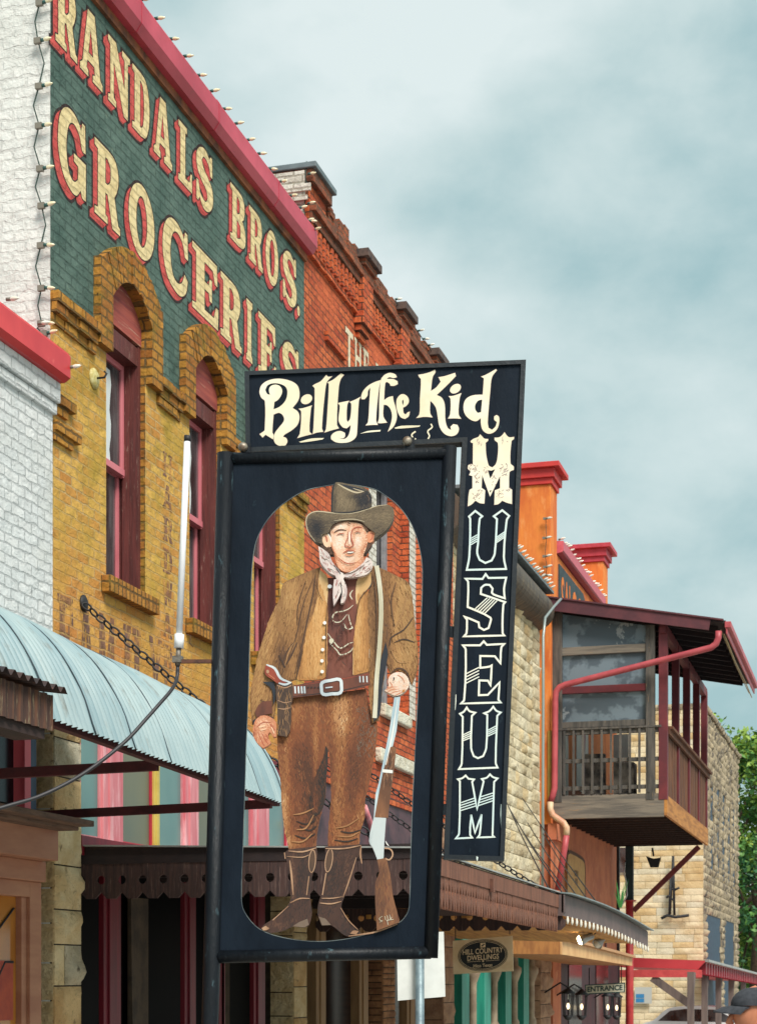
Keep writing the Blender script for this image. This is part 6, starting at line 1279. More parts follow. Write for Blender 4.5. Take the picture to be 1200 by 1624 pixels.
# rifle
R_(G([(980, 312), (1018, 308), (994, 520), (968, 625), (952, 630)]) + G([(905, 800)]) + Bt([(880, 20), (856, 150), (850, 150), (862, 0)]) + G([(882, 850), (925, 640), (952, 500)]), 'barrel', False)
R_(G([(948, 628), (970, 622), (992, 632), (978, 780)]) + Bt([(958, 0), (940, 152), (855, 152), (878, 20)]) + G([(905, 800)]), 'stock', False)
R_(Bt([(850, 150), (928, 154), (918, 290), (912, 410), (872, 416), (845, 345), (820, 300)]), 'receiver', True)
sp_ = R_(Bt([(872, 418), (930, 405), (955, 520), (972, 650), (1012, 800), (1010, 815), (870, 866), (860, 700), (862, 560), (884, 500)]), 'stock', True)
brush(sp_, 140, V, .2, 14, .8, ['stock', 'boot_m', 'pants_m', 'belt']); brush(G([(948, 640), (985, 640), (960, 900), (900, 900)]), 40, V - .15 + .3, .15, 16, 1.2, ['stock', 'holster', 'boot_l'])
R_(G([(905, 766), (970, 772), (970, 792), (903, 786)]), 'white', False, False); S_(G([(1000, 320), (965, 560), (925, 740)]), 'white', 2.0)
FIG.stroke(spline(Bt([(918, 345), (955, 352), (970, 385), (950, 418), (925, 412)]), 3, False, 90), 2.2, SP(dd()), A['boot_l']); S_(Bt([(925, 300), (935, 320), (945, 330)]), 'white', 1.6)
for pts in ([(905, 775), (885, 790), (890, 800), (905, 805), (885, 815)], [(920, 775), (925, 800)], [(935, 770), (940, 800)], [(950, 765), (955, 795), (965, 780)], [(935, 800), (940, 830)], [(930, 802), (975, 795)]): S_(Bt(pts), 'strap', 1.0)
rh = R_(G([(940, 205), (958, 170), (1010, 153), (1058, 178), (1074, 230), (1048, 275), (1010, 298), (985, 302), (940, 282), (918, 268), (945, 245)]), 'skin_l')
tone(rh, PF, blobs(.85, (618, 1095, 8, 4, -.3), (630, 1072, 12, 5, .1), (645, 1098, 4, 8, -.3)), 420, .3, .6, 5, 1.0, .35); [S_(G(p_), 'skin_d', 1.2) for p_ in ([(925, 266), (955, 250), (1000, 246)], [(935, 279), (965, 264), (1010, 260)], [(952, 290), (985, 277), (1025, 270)], [(985, 300), (1010, 288), (1040, 276)], [(950, 215), (965, 235), (960, 250)], [(1000, 170), (1030, 190), (1045, 220)])]; S_(G([(975, 184), (978, 196), (973, 208)]), 'black', 1.6); R_(G(ell(1038, 272, 9, 9)), 'vest', False, False)
# bandana, head, hat
hr = R_(H([(335, 600), (370, 520), (430, 485), (560, 468), (690, 478), (748, 540), (785, 560), (800, 700), (762, 765), (735, 810), (360, 815), (300, 785), (240, 745), (275, 690)]), 'hair')
nk_ = R_(H([(395, 800), (480, 890), (560, 915), (640, 895), (705, 820), (725, 900), (610, 985), (520, 1002), (440, 950)]), 'face2'); tone(nk_, PF, blobs(.4, (548, 900, 14, 6, .2)), 300, .2, .5, 5, 1.0)
fc = R_(H([(368, 620), (365, 560), (400, 512), (500, 475), (600, 480), (690, 502), (738, 560), (757, 640), (750, 700), (722, 790), (680, 860), (620, 905), (560, 917), (500, 897), (430, 842), (385, 762), (370, 690)]), 'skin')
tone(fc, PF, blobs(.62, (538, 862, 10, 14, .3), (567, 862, 7, 12, .3), (540, 838, 12, 8, .25), (553, 890, 10, 7, .25), (578, 880, 7, 16, -.4), (574, 842, 10, 6, -.25), (553, 850, 2.5, 14, -.2), (561, 850, 2.5, 14, -.3), (530, 848, 9, 2.5, -.2), (552, 832, 30, 3, -.2), (582, 855, 3, 20, -.25), (556, 874, 8, 2, -.3), (557, 850, 1.6, 14, .25), (530, 885, 3, 8, -.2)), 1500, .4, .7, 4, 1.0, .35)
R_(H([(275, 640), (300, 600), (342, 610), (368, 655), (373, 735), (330, 747), (290, 712)]), 'skin'); R_(H(ell(322, 655, 16, 34, -15)), 'face3', False, False); S_(H([(300, 620), (318, 640), (325, 690)]), 'skin_r', 1.8); S_(H([(335, 600), (360, 640), (368, 690)]), 'white', 2)
R_(H([(755, 592), (800, 565), (833, 590), (828, 650), (792, 692), (752, 690)]), 'skin_d'); S_(H([(775, 600), (805, 600), (800, 650), (775, 670)]), 'skin_r', 1.6)
for pts, m_, w_ in (([(400, 592), (430, 570), (470, 560), (530, 566)], 'hair', 2.4), ([(585, 580), (610, 545), (650, 530), (695, 535)], 'skin_r', 1.8), ([(425, 622), (455, 600), (490, 598), (512, 606)], 'skin_r', 1.1), ([(440, 612), (475, 608), (505, 625)], 'pants_g', 1.0), ([(615, 592), (645, 575), (680, 592)], 'skin_r', 1.0), ([(625, 602), (650, 590), (680, 600)], 'pants_g', 1.0), ([(552, 570), (545, 640), (520, 705), (515, 730), (530, 742)], 'skin_r', 1.5), ([(590, 560), (578, 640), (598, 700), (600, 725), (580, 740)], 'skin_r', 2.2), ([(560, 580), (562, 650), (560, 715)], 'skin_l', 3.4), ([(520, 728), (545, 735), (562, 745), (580, 738), (602, 728)], 'skin_r', 1.7), ([(495, 803), (520, 790), (548, 775), (590, 778), (625, 790)], 'skin_r', 1.9), ([(540, 797), (570, 800), (605, 795)], 'white', 1.8), ([(520, 806), (560, 810), (610, 802)], 'hair', .9), ([(515, 820), (560, 832), (612, 815)], 'skin_d', 2.4), ([(430, 842), (500, 897), (560, 917), (620, 905)], 'skin_r', 1.4), ([(372, 700), (388, 762), (430, 840)], 'skin_d', 1.8), ([(370, 560), (420, 500), (500, 475)], 'hair', 3), ([(540, 480), (555, 492), (575, 505)], 'hair', 1.6), ([(690, 480), (730, 530), (757, 580)], 'hair', 3), ([(300, 760), (340, 790), (370, 760)], 'hair', 2), ([(260, 720), (310, 760), (350, 740)], 'hair', 2), ([(730, 800), (770, 750), (790, 720)], 'hair', 2)): S_(H(pts), m_, w_)
ba1 = R_(H([(235, 735), (300, 775), (350, 820), (382, 900), (440, 970), (475, 1020), (430, 1052), (350, 1012), (290, 950), (250, 880), (245, 800)]), 'bandana')
ba2 = R_(H([(488, 1035), (600, 992), (705, 910), (740, 850), (792, 882), (800, 962), (740, 1032), (640, 1057), (520, 1062)]), 'bandana')
R_(H(ell(462, 1050, 46, 42)), 'bandana', False); tl = R_(T_([(600, 172), (655, 160), (682, 230), (666, 312), (642, 322), (648, 245), (622, 300), (598, 338), (592, 262)]), 'bandana')
for pl_, n_ in ((ba1, 45), (ba2, 45), (tl, 30)): brush(pl_, n_, (lambda x, y: .9) if pl_ is ba1 else ((lambda x, y: -.5) if pl_ is ba2 else V), .3, 8, .9, ['bandana_r', 'white', 'pants_g', 'bandana'])
S_(H([(400, 930), (450, 1000), (470, 1030)]), 'gap', 1.4); S_(H([(500, 1030), (600, 1010), (720, 930)]), 'pants_g', 1.2); S_(T_([(640, 190), (650, 250), (640, 310)]), 'gap', 1.2)
br = R_(H([(104, 480), (110, 430), (150, 385), (220, 370), (350, 384), (500, 394), (640, 380), (760, 340), (870, 310), (960, 300), (1015, 335), (1032, 400), (1002, 490), (942, 570), (852, 640), (818, 662), (832, 600), (782, 560), (742, 530), (690, 482), (600, 465), (500, 468), (420, 490), (372, 530), (345, 590), (280, 615), (275, 710), (220, 692), (160, 630), (120, 550)]), 'hat')
tone(br, PH, blobs(.62, (502, 838, 14, 13, -.55), (505, 855, 12, 12, -.4), (530, 832, 14, 4, -.2), (600, 825, 16, 12, .12), (605, 845, 14, 8, -.15), (555, 822, 40, 4, .12)), 1700, lambda x, y: -.15, .3, 6, 1.0)
S_(H([(205, 690), (132, 590), (106, 480), (130, 408), (220, 371), (400, 389), (560, 393), (700, 365), (850, 315), (960, 302)]), 'hat_l', 1.7); S_(H([(400, 470), (500, 458), (620, 455), (720, 480)]), 'hat_l', 1.2)
cr_ = R_(H([(368, 375), (372, 250), (385, 110), (410, 72), (450, 65), (560, 85), (690, 112), (760, 150), (793, 210), (796, 270), (782, 328), (700, 356), (560, 380), (440, 386)]), 'hat')
tone(cr_, PH, blobs(.72, (576, 800, 12, 12, -.9), (584, 790, 8, 10, -.6), (560, 792, 12, 4, -.35), (548, 800, 12, 14, .12), (531, 800, 3, 24, -.4), (556, 814, 40, 4, -.1)), 1100, V + .2, .35, 6, 1.0)
R_(H([(460, 82), (560, 102), (680, 132), (742, 165), (690, 160), (600, 150), (520, 116)]), 'gap', True, False)
S_(H([(440, 85), (520, 130), (600, 165), (650, 175), (715, 160)]), 'hat_l', 2.6); S_(H([(600, 130), (660, 150), (700, 158)]), 'hat_l', 1.3); S_(H([(379, 378), (380, 250), (390, 120), (412, 75)]), 'black', 3.2); S_(H([(740, 200), (765, 230), (760, 270)]), 'pants_g', 1.2); S_(H([(395, 378), (480, 384), (600, 376), (780, 330)]), 'hat_d', 1.6)
FIG.build('painted_figure', AM, sg)

# ------------------------------------------------------------------ ANTENNA on the post, and its cable
at_ = thing('whip_antenna', 'white stick antenna clamped beside the sign post with a rusty bracket', 'antenna', PT(284, 1050, ST))
mb = MB(); mb.tube([PT(284, 1008, ST), PT(297, 697, ST)], .0145, 14); mb.build('mast', mat('antenna_white', C(236, 236, 238), C(224, 226, 230), rough=.35, bump=.02), at_)
mb = MB(); mb.tube([PT(296.8, 700, ST), PT(297.2, 691, ST)], .0155, 14); mb.build('cap', M_iron, at_)
mb = MB(); mb.tube([PT(283.5, 1028, ST), PT(284.5, 1006, ST)], .022, 14); mb.build('collar', bpy.data.materials['antenna_white'], at_)
mb = MB(); mb.tube([PT(281.5, 1056, ST), PT(283.5, 1027, ST)], .012, 10); mb.obox(PT(282, 1046, ST), (.02, 0, 0), (0, .02, 0), (0, 0, .015)); mb.build('clamp', mat('clamp_steel', C(130, 124, 116), C(96, 84, 74), rough=.5, metal=.3, sc=30), at_)
mb = MB(); mb.beam(PT(283, 1049, ST), PT(342, 1049, ST), .02, .016); mb.tube([PT(295, 1006, ST), PT(302, 1008, ST), PT(301, 1020, ST), PT(306, 1026, ST)], .002, 5); mb.build('bracket', mat('bracket_rust', C(96, 60, 44), C(70, 46, 38), rough=.8, sc=30), at_)
mb = MB(); cp_ = [(282, 1056), (280, 1078), (272, 1094), (255, 1114), (232, 1140), (205, 1170), (175, 1196), (140, 1222), (105, 1243), (60, 1264), (20, 1276), (-30, 1290), (-120, 1310)]
path = [PT(u, v, ST - max(0, (i - 2)) * .02) for i, (u, v) in enumerate(spline(cp_, 3, False, 90))]
mb.tube(path, .0085, 8); o = mb.build('antenna_cable', mat('cable_black', C(44, 42, 46), rough=.5, bump=.05)); centre_origin(o); tag(o, 'black cable drooping from the white antenna to the left edge', 'cable')

# ------------------------------------------------------------------ back of a small white street sign on its post
ws = thing('street_sign_back', 'plain white back of a small street sign on a galvanised post under the painted panel', 'sign', (PT(667, 1600, 11).x, PT(667, 1600, 11).y, 0))
mb = MB(); mb.prism([(629, 1480), (703.5, 1478), (706, 1581), (630.5, 1587.5)], lambda u, v: PT(u, v, 11), lambda u, v: PT(u, v, 11) + NV * -.004); mb.build('panel', mat('sign_back_white', C(226, 228, 224), C(214, 216, 212), rough=.5, bump=.03), ws)
p = PT(666, 1600, 10.96); mb = MB(); mb.tube([(p.x, p.y, 0), (p.x - .003, p.y, PT(666, 1470, 10.96).z)], .029, 12); mb.build('post', mat('post_galvanised', C(126, 144, 150), C(104, 122, 130), rough=.45, metal=.3, sc=20), ws)

# ------------------------------------------------------------------ hanging dwellings sign
hc = thing('hanging_shop_sign', 'tan hanging board with a black oval and gold lettering below the canopy', 'sign', PY(765, 1546, 21.7))
HS = lambda d: (lambda u, v: PY(u, v, 21.7) + Vector((0, -d, 0)))
mb = MB(); mb.prism([(717.5, 1492.5), (812, 1484.5), (813.5, 1540.5), (718.5, 1545.5)], HS(0), HS(-.02)); mb.build('board', mat('board_tan', C(238, 212, 172), C(226, 196, 152), rough=.6, bump=.1), hc)
E_ = ell(765.5, 1515.5, 38, 23.5, -4, 40)
mb = MB(); mb.poly(E_, HS(.003), 0); mb.stroke(ell(765.5, 1515.5, 39.2, 24.7, -4, 40), .8, HS(.004), 0, True); mb.stroke(ell(765.5, 1515.5, 36.3, 21.8, -4, 40), .6, HS(.005), 1, True)
M_gold = mat('sign_gold', C(240, 214, 172), rough=.5, bump=0)
mb.build('oval', [mat('oval_black', C(26, 30, 34), rough=.5, bump=0), M_gold], hc)
mb = MB()
for body, cx, cy, w_, h_ in (('HILL COUNTRY', 765.5, 1508.5, 64, 8.6), ('DWELLINGS', 766, 1518.5, 50, 8.2), ('Hico Texas', 765.5, 1531.5, 30, 5.4)):
    vs, fs, ar = text_tris(body, .012); mb.add([HS(.005)(cx - w_ / 2 + w_ * x, cy + h_ / 2 - h_ * y - (w_ * (x - .5)) * .07) for x, y in vs], fs)
mb.stroke([(741, 1526), (762, 1524.8)], .5, HS(.005)); mb.stroke([(770, 1524.3), (792, 1522.8)], .5, HS(.005))
star = [(765.8 + (2.3 if k % 2 == 0 else .95) * math.sin(k * math.pi / 5), 1524.6 - (2.3 if k % 2 == 0 else .95) * math.cos(k * math.pi / 5)) for k in range(10)]
mb.poly(star, HS(.005)); sq = [(761.5, 1496), (769.5, 1495.3), (769.7, 1502.5), (761.7, 1503.2)]; mb.poly(sq, HS(.005)); mb.build('lettering', M_gold, hc)
mb = MB(); mb.poly([(763, 1501.5), (763, 1499.5), (765.5, 1499), (765.5, 1497.2), (768.5, 1497), (768.5, 1498.5), (766.5, 1499), (766.5, 1501)], HS(.006)); mb.build('emblem', bpy.data.materials['oval_black'], hc)
for u in (722, 808): mb = MB(); a = HS(.0)(u, 1490 - (u - 722) * .085); mb.tube([a, (a.x, a.y, 2.58)], .006, 5); mb.build('hanger', M_iron, hc)
en = thing('entrance_sign', 'small cream ENTRANCE board with dark green letters under the red porch end', 'sign', PY(960, 1578, 38.5))
ES = lambda d: (lambda u, v: PY(u, v, 38.5) + Vector((0, -d, 0)))
mb = MB(); mb.prism([(928, 1563), (990, 1559.5), (990, 1573.5), (929, 1577)], ES(0), ES(-.05)); mb.stroke([(928, 1563), (990, 1559.5), (990, 1573.5), (929, 1577)], 1.6, ES(.005), 1, True); mb.build('board', [mat('entrance_cream', C(206, 206, 184), rough=.6), mat('entrance_green', C(28, 66, 66), rough=.6)], en)
vs, fs, ar = text_tris('ENTRANCE', .03); mb = MB(); mb.add([ES(.008)(931 + 56 * x, 1573.8 - 8.6 * y - 3.2 * x) for x, y in vs], fs); mb.build('lettering', bpy.data.materials['entrance_green'], en)
for u in (934, 985): mb = MB(); a = ES(0)(u, 1562 - (u - 934) * .055); mb.tube([a, (a.x, a.y, a.z + .35)], .012, 5); mb.build('hanger', M_iron, en)
# lanterns by the saloon doors
M_lglow = emit('lantern_glow', (1, .78, .46, 1), 1.5)
M_lglass = glass('lantern_glass', C(120, 92, 56), .1, C(84, 64, 44), .6)
for i, (u, lab) in enumerate(((900.5, 'lit wall lantern farthest left on the maroon front'), (922, 'lit wall lantern just left of the ENTRANCE board'), (963.5, 'lit wall lantern below the middle of the ENTRANCE board'), (977.5, 'lit wall lantern below the right end of the ENTRANCE board'))):
    v = 1594 + i; X = .55; p = PX(u, v, X); t = thing('wall_lantern', lab, 'lantern', p, 'lit lanterns on the maroon front')
    mb = MB(); s_ = .10
    mb.lathe([(.0, .34), (.03, .32), (.06, .29), (.15, .22), (.14, .21)], p, n=8); mb.lathe([(.09, -.22), (.11, -.2), (.05, -.28), (0, -.3)], p, n=8)
    for k in range(4): a = math.pi / 4 + k * math.pi / 2; mb.beam(p + Vector((.1 * math.cos(a), .1 * math.sin(a), -.21)), p + Vector((.13 * math.cos(a), .13 * math.sin(a), .22)), .016, .016)
    mb.tube([p + Vector((0, 0, .33)), p + Vector((-.15, 0, .42)), (0.05, p.y, p.z + .2)], .018, 6); mb.build('frame', M_iron, t)
    mb = MB(); mb.lathe([(0, -.07), (.02, -.055), (.032, -.01), (.022, .04), (0, .06)], p + Vector((.0, 0, -.02)), n=10); mb.build('bulb', M_lglow, t)
    mb = MB(); mb.lathe([(.008, .1), (.008, .2)], p, n=6); mb.build('candle_tube', M_bulb_white, t)

# ------------------------------------------------------------------ STRING LIGHTS
def make_bulb(mats, parent, pos, d, size=1.0):
    mb = MB(); d = Vector(d).normalized(); k = size
    mb.lathe([(0, -.02 * k), (.016 * k, -.018 * k), (.017 * k, .022 * k), (.013 * k, .026 * k)], (0, 0, 0), d, 8, 1)
    mb.lathe([(.012 * k, .02 * k), (.019 * k, .04 * k), (.02 * k, .055 * k), (.014 * k, .08 * k), (.005 * k, .1 * k), (0, .104 * k)], (0, 0, 0), d, 8, 0)
    me_o = MB(); me_o.v = [tuple(Vector(v) + pos) for v in mb.v]; me_o.f, me_o.m, me_o.s = mb.f, mb.m, mb.s
    return me_o.build('bulb', mats, parent)
def string(label, pts, dirs, wire, mats=None, size=.85, clip=False, wr=.006):
    t = thing('string_lights', label, 'string lights', pts[0], 'strings of bulbs along the building edges')
    mb = MB(); mb.tube(wire, wr, 5); mb.build('wire', M_wire, t)
    mats = mats or [M_bulb, M_socket]; r = random.Random(len(pts))
    b0 = None
    for p, d in zip(pts, dirs):
        if b0 is None: b0 = make_bulb(mats, t, Vector(p), d, size); p0 = Vector(p); d0 = Vector(d).normalized()
        else:
            b = b0.copy(); COL.objects.link(b); b.parent = t
            b.rotation_mode = 'QUATERNION'; qd = d0.rotation_difference((Vector(d) + Vector((r.uniform(-.1, .1), r.uniform(-.15, .15), r.uniform(-.18, .18)))).normalized())
            b.rotation_quaternion = qd; off = p0 - t.location; b.location = (Vector(p) - t.location) - qd @ off
    if clip:
        for p in pts: mb = MB(); mb.obox(Vector(p) - Vector((.035, 0, 0)), (.028, 0, 0), (0, .015, 0), (0, 0, .022)); mb.build('clip', M_clip, t)
    return t
ysb = [14.62 + .335 * k for k in range(19)]
string('cream bulbs along the red coping above the green sign wall', [(.115, y, 10.115 + .006 * math.sin(y * 9)) for y in ysb], [(1, .1, .05)] * 19, [(.08, 14.5 + .2 * k, 10.105 + .006 * math.sin(k * 1.7)) for k in range(32)])
lst = [(70, -30), (69, 3), (66, 63), (68, 135), (68, 198), (70, 266), (72, 325), (71, 388), (72, 456), (72, 512), (76, 528)]
string('cream bulbs hanging down the whitewashed corner wall', [PY(u, v, 14.41) for u, v in lst], [(1, -.05, .03)] * len(lst),
       [PY(u + o_, v, 14.425) for u, v, o_ in [(62, -60, 0)] + [z for (a, b) in zip(lst, lst[1:]) for z in ((a[0] - 6, a[1], 0), ((a[0] + b[0]) / 2 - 6, (a[1] + b[1]) / 2, random.choice((-9, -6, 7, 9))))] + [(70, 530, 0)]], clip=True)
ysn = [13.0, 13.5, 14.0, 14.38]
string('four pale bulbs on the bright red coping of the white shop', [(.14, y, 6.60) for y in ysn[:-1]] + [(.17, 14.47, 6.42)], [(1, .1, .05)] * 4, [(.05, 12.5, 6.57), (.06, 13.5, 6.58), (.1, 14.4, 6.56), (.12, 14.47, 6.45)], [M_bulb_white, M_clip])
l2 = [(490, 275), (489, 322), (487, 349), (498, 364), (484, 370)]
string('cream bulbs down the white corner of the red brick parapet', [PY(u, v, 20.74) for u, v in l2], [(1, -.1, 0)] * 5, [PY(u, v, 20.76) for u, v in [(486, 255), (484, 280), (488, 300), (481, 330), (486, 350), (482, 372)]])
l3 = [(632, 474), (639, 486), (668, 524), (676, 537), (684, 547), (690, 556)]
string('pale bulbs on the far end of the red brick parapet', [PX(u - 4, v, .12) for u, v in l3], [(1, .1, .05)] * 6, [PX(u - 5, v + 2, .1) for u, v in l3], [M_bulb_white, M_socket])
ys3 = [28.4 + .24 * k for k in range(31)]
string('dense pale bulbs along the metal cornice of the cream stone front', [(.10, y, 9.14 + .02 * math.sin(y * 7)) for y in ys3], [(1, -.2, .4)] * 31, [(.08, y, 9.13) for y in ys3], [M_bulb_white, M_clip], 1.15)
l4 = [(866, 822), (865, 853), (865, 882), (866, 899), (866, 912)]
string('pale bulbs down the near orange pillar', [PY(u, v, 36.1) for u, v in l4], [(1, -.3, 0)] * 5, [PY(u - 1 + (i % 2) * 2, v, 36.13) for i, (u, v) in enumerate(l4)], [M_bulb_white, M_clip], 1.3, True)
ys4 = [37.1 + .28 * k for k in range(21)]
string('pale bulbs along the pink coping between the orange pillars', [(.02, y, 10.44 + .04 * math.sin(y * 5)) for y in ys4], [(1, .0, .25)] * 21, [(.0, y, 10.41) for y in ys4], [M_bulb_white, M_clip], 1.25)

# ------------------------------------------------------------------ TREES beyond the far building
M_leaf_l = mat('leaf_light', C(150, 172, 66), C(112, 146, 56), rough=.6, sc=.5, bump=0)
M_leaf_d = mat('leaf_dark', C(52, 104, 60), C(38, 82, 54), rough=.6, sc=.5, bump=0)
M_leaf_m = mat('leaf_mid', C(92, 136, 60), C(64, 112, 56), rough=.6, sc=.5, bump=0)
M_bark = mat('bark', C(92, 76, 60), C(66, 54, 44), rough=.95, sc=6, bump=.6)
def tree(x, y, h, r, seed, mats, label, n=9000, leaf=.30, low=.25):
    rt = random.Random(seed); g0 = ground_z(y)
    t = thing('tree', label, 'tree', (x, y, g0), 'trees behind the far stone building')
    mb = MB(); c0 = Vector((x, y, g0)); tips = []
    mb.tube([c0, c0 + Vector((.1, .05, h * .25)), c0 + Vector((.2, 0, h * .5)), c0 + Vector((.1, .1, h * .8))], [.42, .34, .24, .08], 9)
    clumps = []
    for k in range(60):
        a = rt.uniform(0, 6.283); zz_ = rt.uniform(low, .97); rr = r * math.sqrt(max(.05, 1 - ((zz_ - .55) / .52) ** 2)) * rt.uniform(.55, 1.0)
        clumps.append((c0 + Vector((rr * math.cos(a), rr * math.sin(a), zz_ * h)), rt.uniform(.16, .30) * r))
        if k < 16:
            b_ = c0 + Vector((.15, 0, h * rt.uniform(.3, .65))); e2 = clumps[-1][0]; mb.tube([b_, b_.lerp(e2, .5) + Vector((0, 0, .4)), e2], [.12, .07, .03], 6)
    mb.build('trunk', M_bark, t)
    mb = MB()
    for _ in range(n):
        c, cr2 = rt.choice(clumps); d = Vector((rt.gauss(0, 1), rt.gauss(0, 1), rt.gauss(0, .8))); d = d.normalized() * cr2 * (rt.random() ** .45); p = c + d
        s = leaf * rt.uniform(.6, 1.3); u_ = Vector((rt.gauss(0, 1), rt.gauss(0, 1), rt.gauss(0, .6))).normalized(); v_ = u_.cross(Vector((rt.gauss(0, 1), rt.gauss(0, 1), rt.gauss(0, 1)))).normalized()
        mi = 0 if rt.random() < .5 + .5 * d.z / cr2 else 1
        mb.add([p - u_ * s * .5, p + v_ * s * .28, p + u_ * s * .5, p - v_ * s * .28], [(0, 1, 2, 3)], mi)
    mb.build('crown', mats, t)
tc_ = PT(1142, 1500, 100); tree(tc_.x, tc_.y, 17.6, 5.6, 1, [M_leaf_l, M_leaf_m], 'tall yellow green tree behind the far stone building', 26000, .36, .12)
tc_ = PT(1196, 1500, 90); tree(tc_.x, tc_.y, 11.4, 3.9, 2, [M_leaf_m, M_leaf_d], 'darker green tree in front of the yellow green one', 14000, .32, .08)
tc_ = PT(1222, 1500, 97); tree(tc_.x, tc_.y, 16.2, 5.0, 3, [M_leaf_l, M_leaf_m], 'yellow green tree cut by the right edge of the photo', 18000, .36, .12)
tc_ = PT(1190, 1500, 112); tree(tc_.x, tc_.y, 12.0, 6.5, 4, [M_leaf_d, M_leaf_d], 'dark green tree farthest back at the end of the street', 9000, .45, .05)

# ------------------------------------------------------------------ parked white car in the side street
cc = PT(1122, 1600, 59); gz = ground_z(cc.y)
car = thing('parked_car', 'white car mostly hidden behind the grey porch posts', 'car', (cc.x, cc.y, gz))
cx, cy = cc.x, cc.y; mb = MB()
body = spline([(-2.15, .35), (-2.2, .75), (-2.05, .98), (-1.7, 1.1), (-1.25, 1.48), (-.7, 1.56), (.4, 1.54), (.95, 1.25), (1.25, 1.02), (2.0, .9), (2.2, .7), (2.2, .35)], 3, True, 70)
mb.prism(body, lambda s, z: (cx + s, cy - .86, gz + z), lambda s, z: (cx + s, cy + .86, gz + z)); mb.build('body', mat('car_white', C(232, 234, 236), rough=.25, bump=0, spec=.7), car, .08)
for s in (-1, 1):
    mb = MB(); w_ = [(-1.55, 1.08), (-1.15, 1.42), (-.65, 1.48), (.35, 1.46), (.85, 1.2), (1.0, 1.05)]; mb.prism(w_, lambda a, z: (cx + a, cy + s * .862, gz + z), lambda a, z: (cx + a, cy + s * .868, gz + z)); mb.build('side_window', M_pane_dark, car)
mb = MB(); mb.add([(cx + .5, cy - .75, gz + 1.52), (cx + .5, cy + .75, gz + 1.52), (cx + 1.22, cy + .8, gz + 1.06), (cx + 1.22, cy - .8, gz + 1.06)], [(0, 1, 2, 3)]); mb.build('windscreen', M_pane_dark, car)
for a in (-1.35, 1.35):
    for s in (-1, 1):
        mb = MB(); mb.lathe([(.2, -.1), (.32, -.1), (.33, 0), (.32, .1), (.2, .1)], (cx + a, cy + s * .8, gz + .33), (0, 1, 0), 18); wo = mb.build('wheel', mat('tyre', C(30, 30, 32), rough=.9) if a < 0 and s < 0 else bpy.data.materials['tyre'], car)
        mb = MB(); mb.lathe([(0, -.09), (.2, -.09), (.2, .09), (0, .09)], (cx + a, cy + s * .8, gz + .33), (0, 1, 0), 14); mb.build('rim', M_cap, wo)
for s in (-1, 1): mb = MB(); mb.obox((cx + 2.12, cy + s * .6, gz + .72), (.06, 0, 0), (0, .17, 0), (0, 0, .07)); mb.build('headlight', M_bulb_white, car)

# ------------------------------------------------------------------ person in a dark cap at the right edge
PU, PTD = 1203, 8.3
pc = PT(PU, 1556, PTD); top = pc.z; gp = -.15
F = Vector((-.9615, -.2747, 0)).normalized(); Sd = Vector((-F.y, F.x, 0))
pe = thing('person', 'person in a dark grey baseball cap facing left at the lower right corner', 'person', (pc.x, pc.y, gp))
Hh = top - gp - .02
def B_(f, s, z): return Vector((pc.x, pc.y, gp)) + F * f + Sd * s + Vector((0, 0, z * Hh))
def skin_mesh(name, verts, edges, radii, m, parent, root=0):
    me = bpy.data.meshes.new(name); me.from_pydata([tuple(v - parent.location) for v in verts], edges, []); me.materials.append(m)
    o = bpy.data.objects.new(name, me); COL.objects.link(o); o.parent = parent
    sk = o.modifiers.new('skin', 'SKIN'); sk.use_smooth_shade = True
    for i, r in enumerate(radii): me.skin_vertices[0].data[i].radius = r if isinstance(r, tuple) else (r, r)
    me.skin_vertices[0].data[root].use_root = True
    sb = o.modifiers.new('sub', 'SUBSURF'); sb.levels = 2; sb.render_levels = 2
    return o
M_skin = mat('skin_tone', C(206, 134, 100), C(196, 120, 88), rough=.5, sc=8, bump=.05)
vs = [B_(0, 0, .53), B_(-.01, 0, .64), B_(-.02, 0, .75), B_(0, 0, .82), B_(.005, 0, .855), B_(.02, 0, .895), B_(.015, 0, .945), B_(0, 0, .985),
      B_(0, .10, .51), B_(.06, .11, .28), B_(.02, .11, .05), B_(.14, .12, .02), B_(0, -.10, .51), B_(-.04, -.11, .28), B_(-.16, -.11, .06), B_(-.05, -.12, .02),
      B_(-.01, .19, .80), B_(-.06, .24, .62), B_(.06, .25, .48), B_(.10, .24, .43), B_(-.01, -.19, .80), B_(.02, -.24, .62), B_(.12, -.25, .48), B_(.16, -.24, .43)]
ed = [(0, 1), (1, 2), (2, 3), (3, 4), (4, 5), (5, 6), (6, 7), (0, 8), (8, 9), (9, 10), (10, 11), (0, 12), (12, 13), (13, 14), (14, 15), (2, 16), (16, 17), (17, 18), (18, 19), (2, 20), (20, 21), (21, 22), (22, 23)]
ra = [.13, .13, .14, .06, .06, .085, .098, .07, .09, .062, .045, .035, .09, .062, .045, .035, .055, .045, .034, .03, .055, .045, .034, .03]
body = skin_mesh('body', vs, ed, ra, M_skin, pe)
skin_mesh('t_shirt', [B_(0, 0, .52), B_(-.01, 0, .64), B_(-.02, 0, .76), B_(-.01, 0, .81), B_(-.01, .19, .80), B_(-.05, .235, .66), B_(-.01, -.19, .80), B_(.015, -.235, .66)], [(0, 1), (1, 2), (2, 3), (2, 4), (4, 5), (2, 6), (6, 7)], [.15, .15, .16, .07, .075, .065, .075, .065], mat('shirt_blue', C(64, 76, 92), rough=.9, bump=.1), pe)
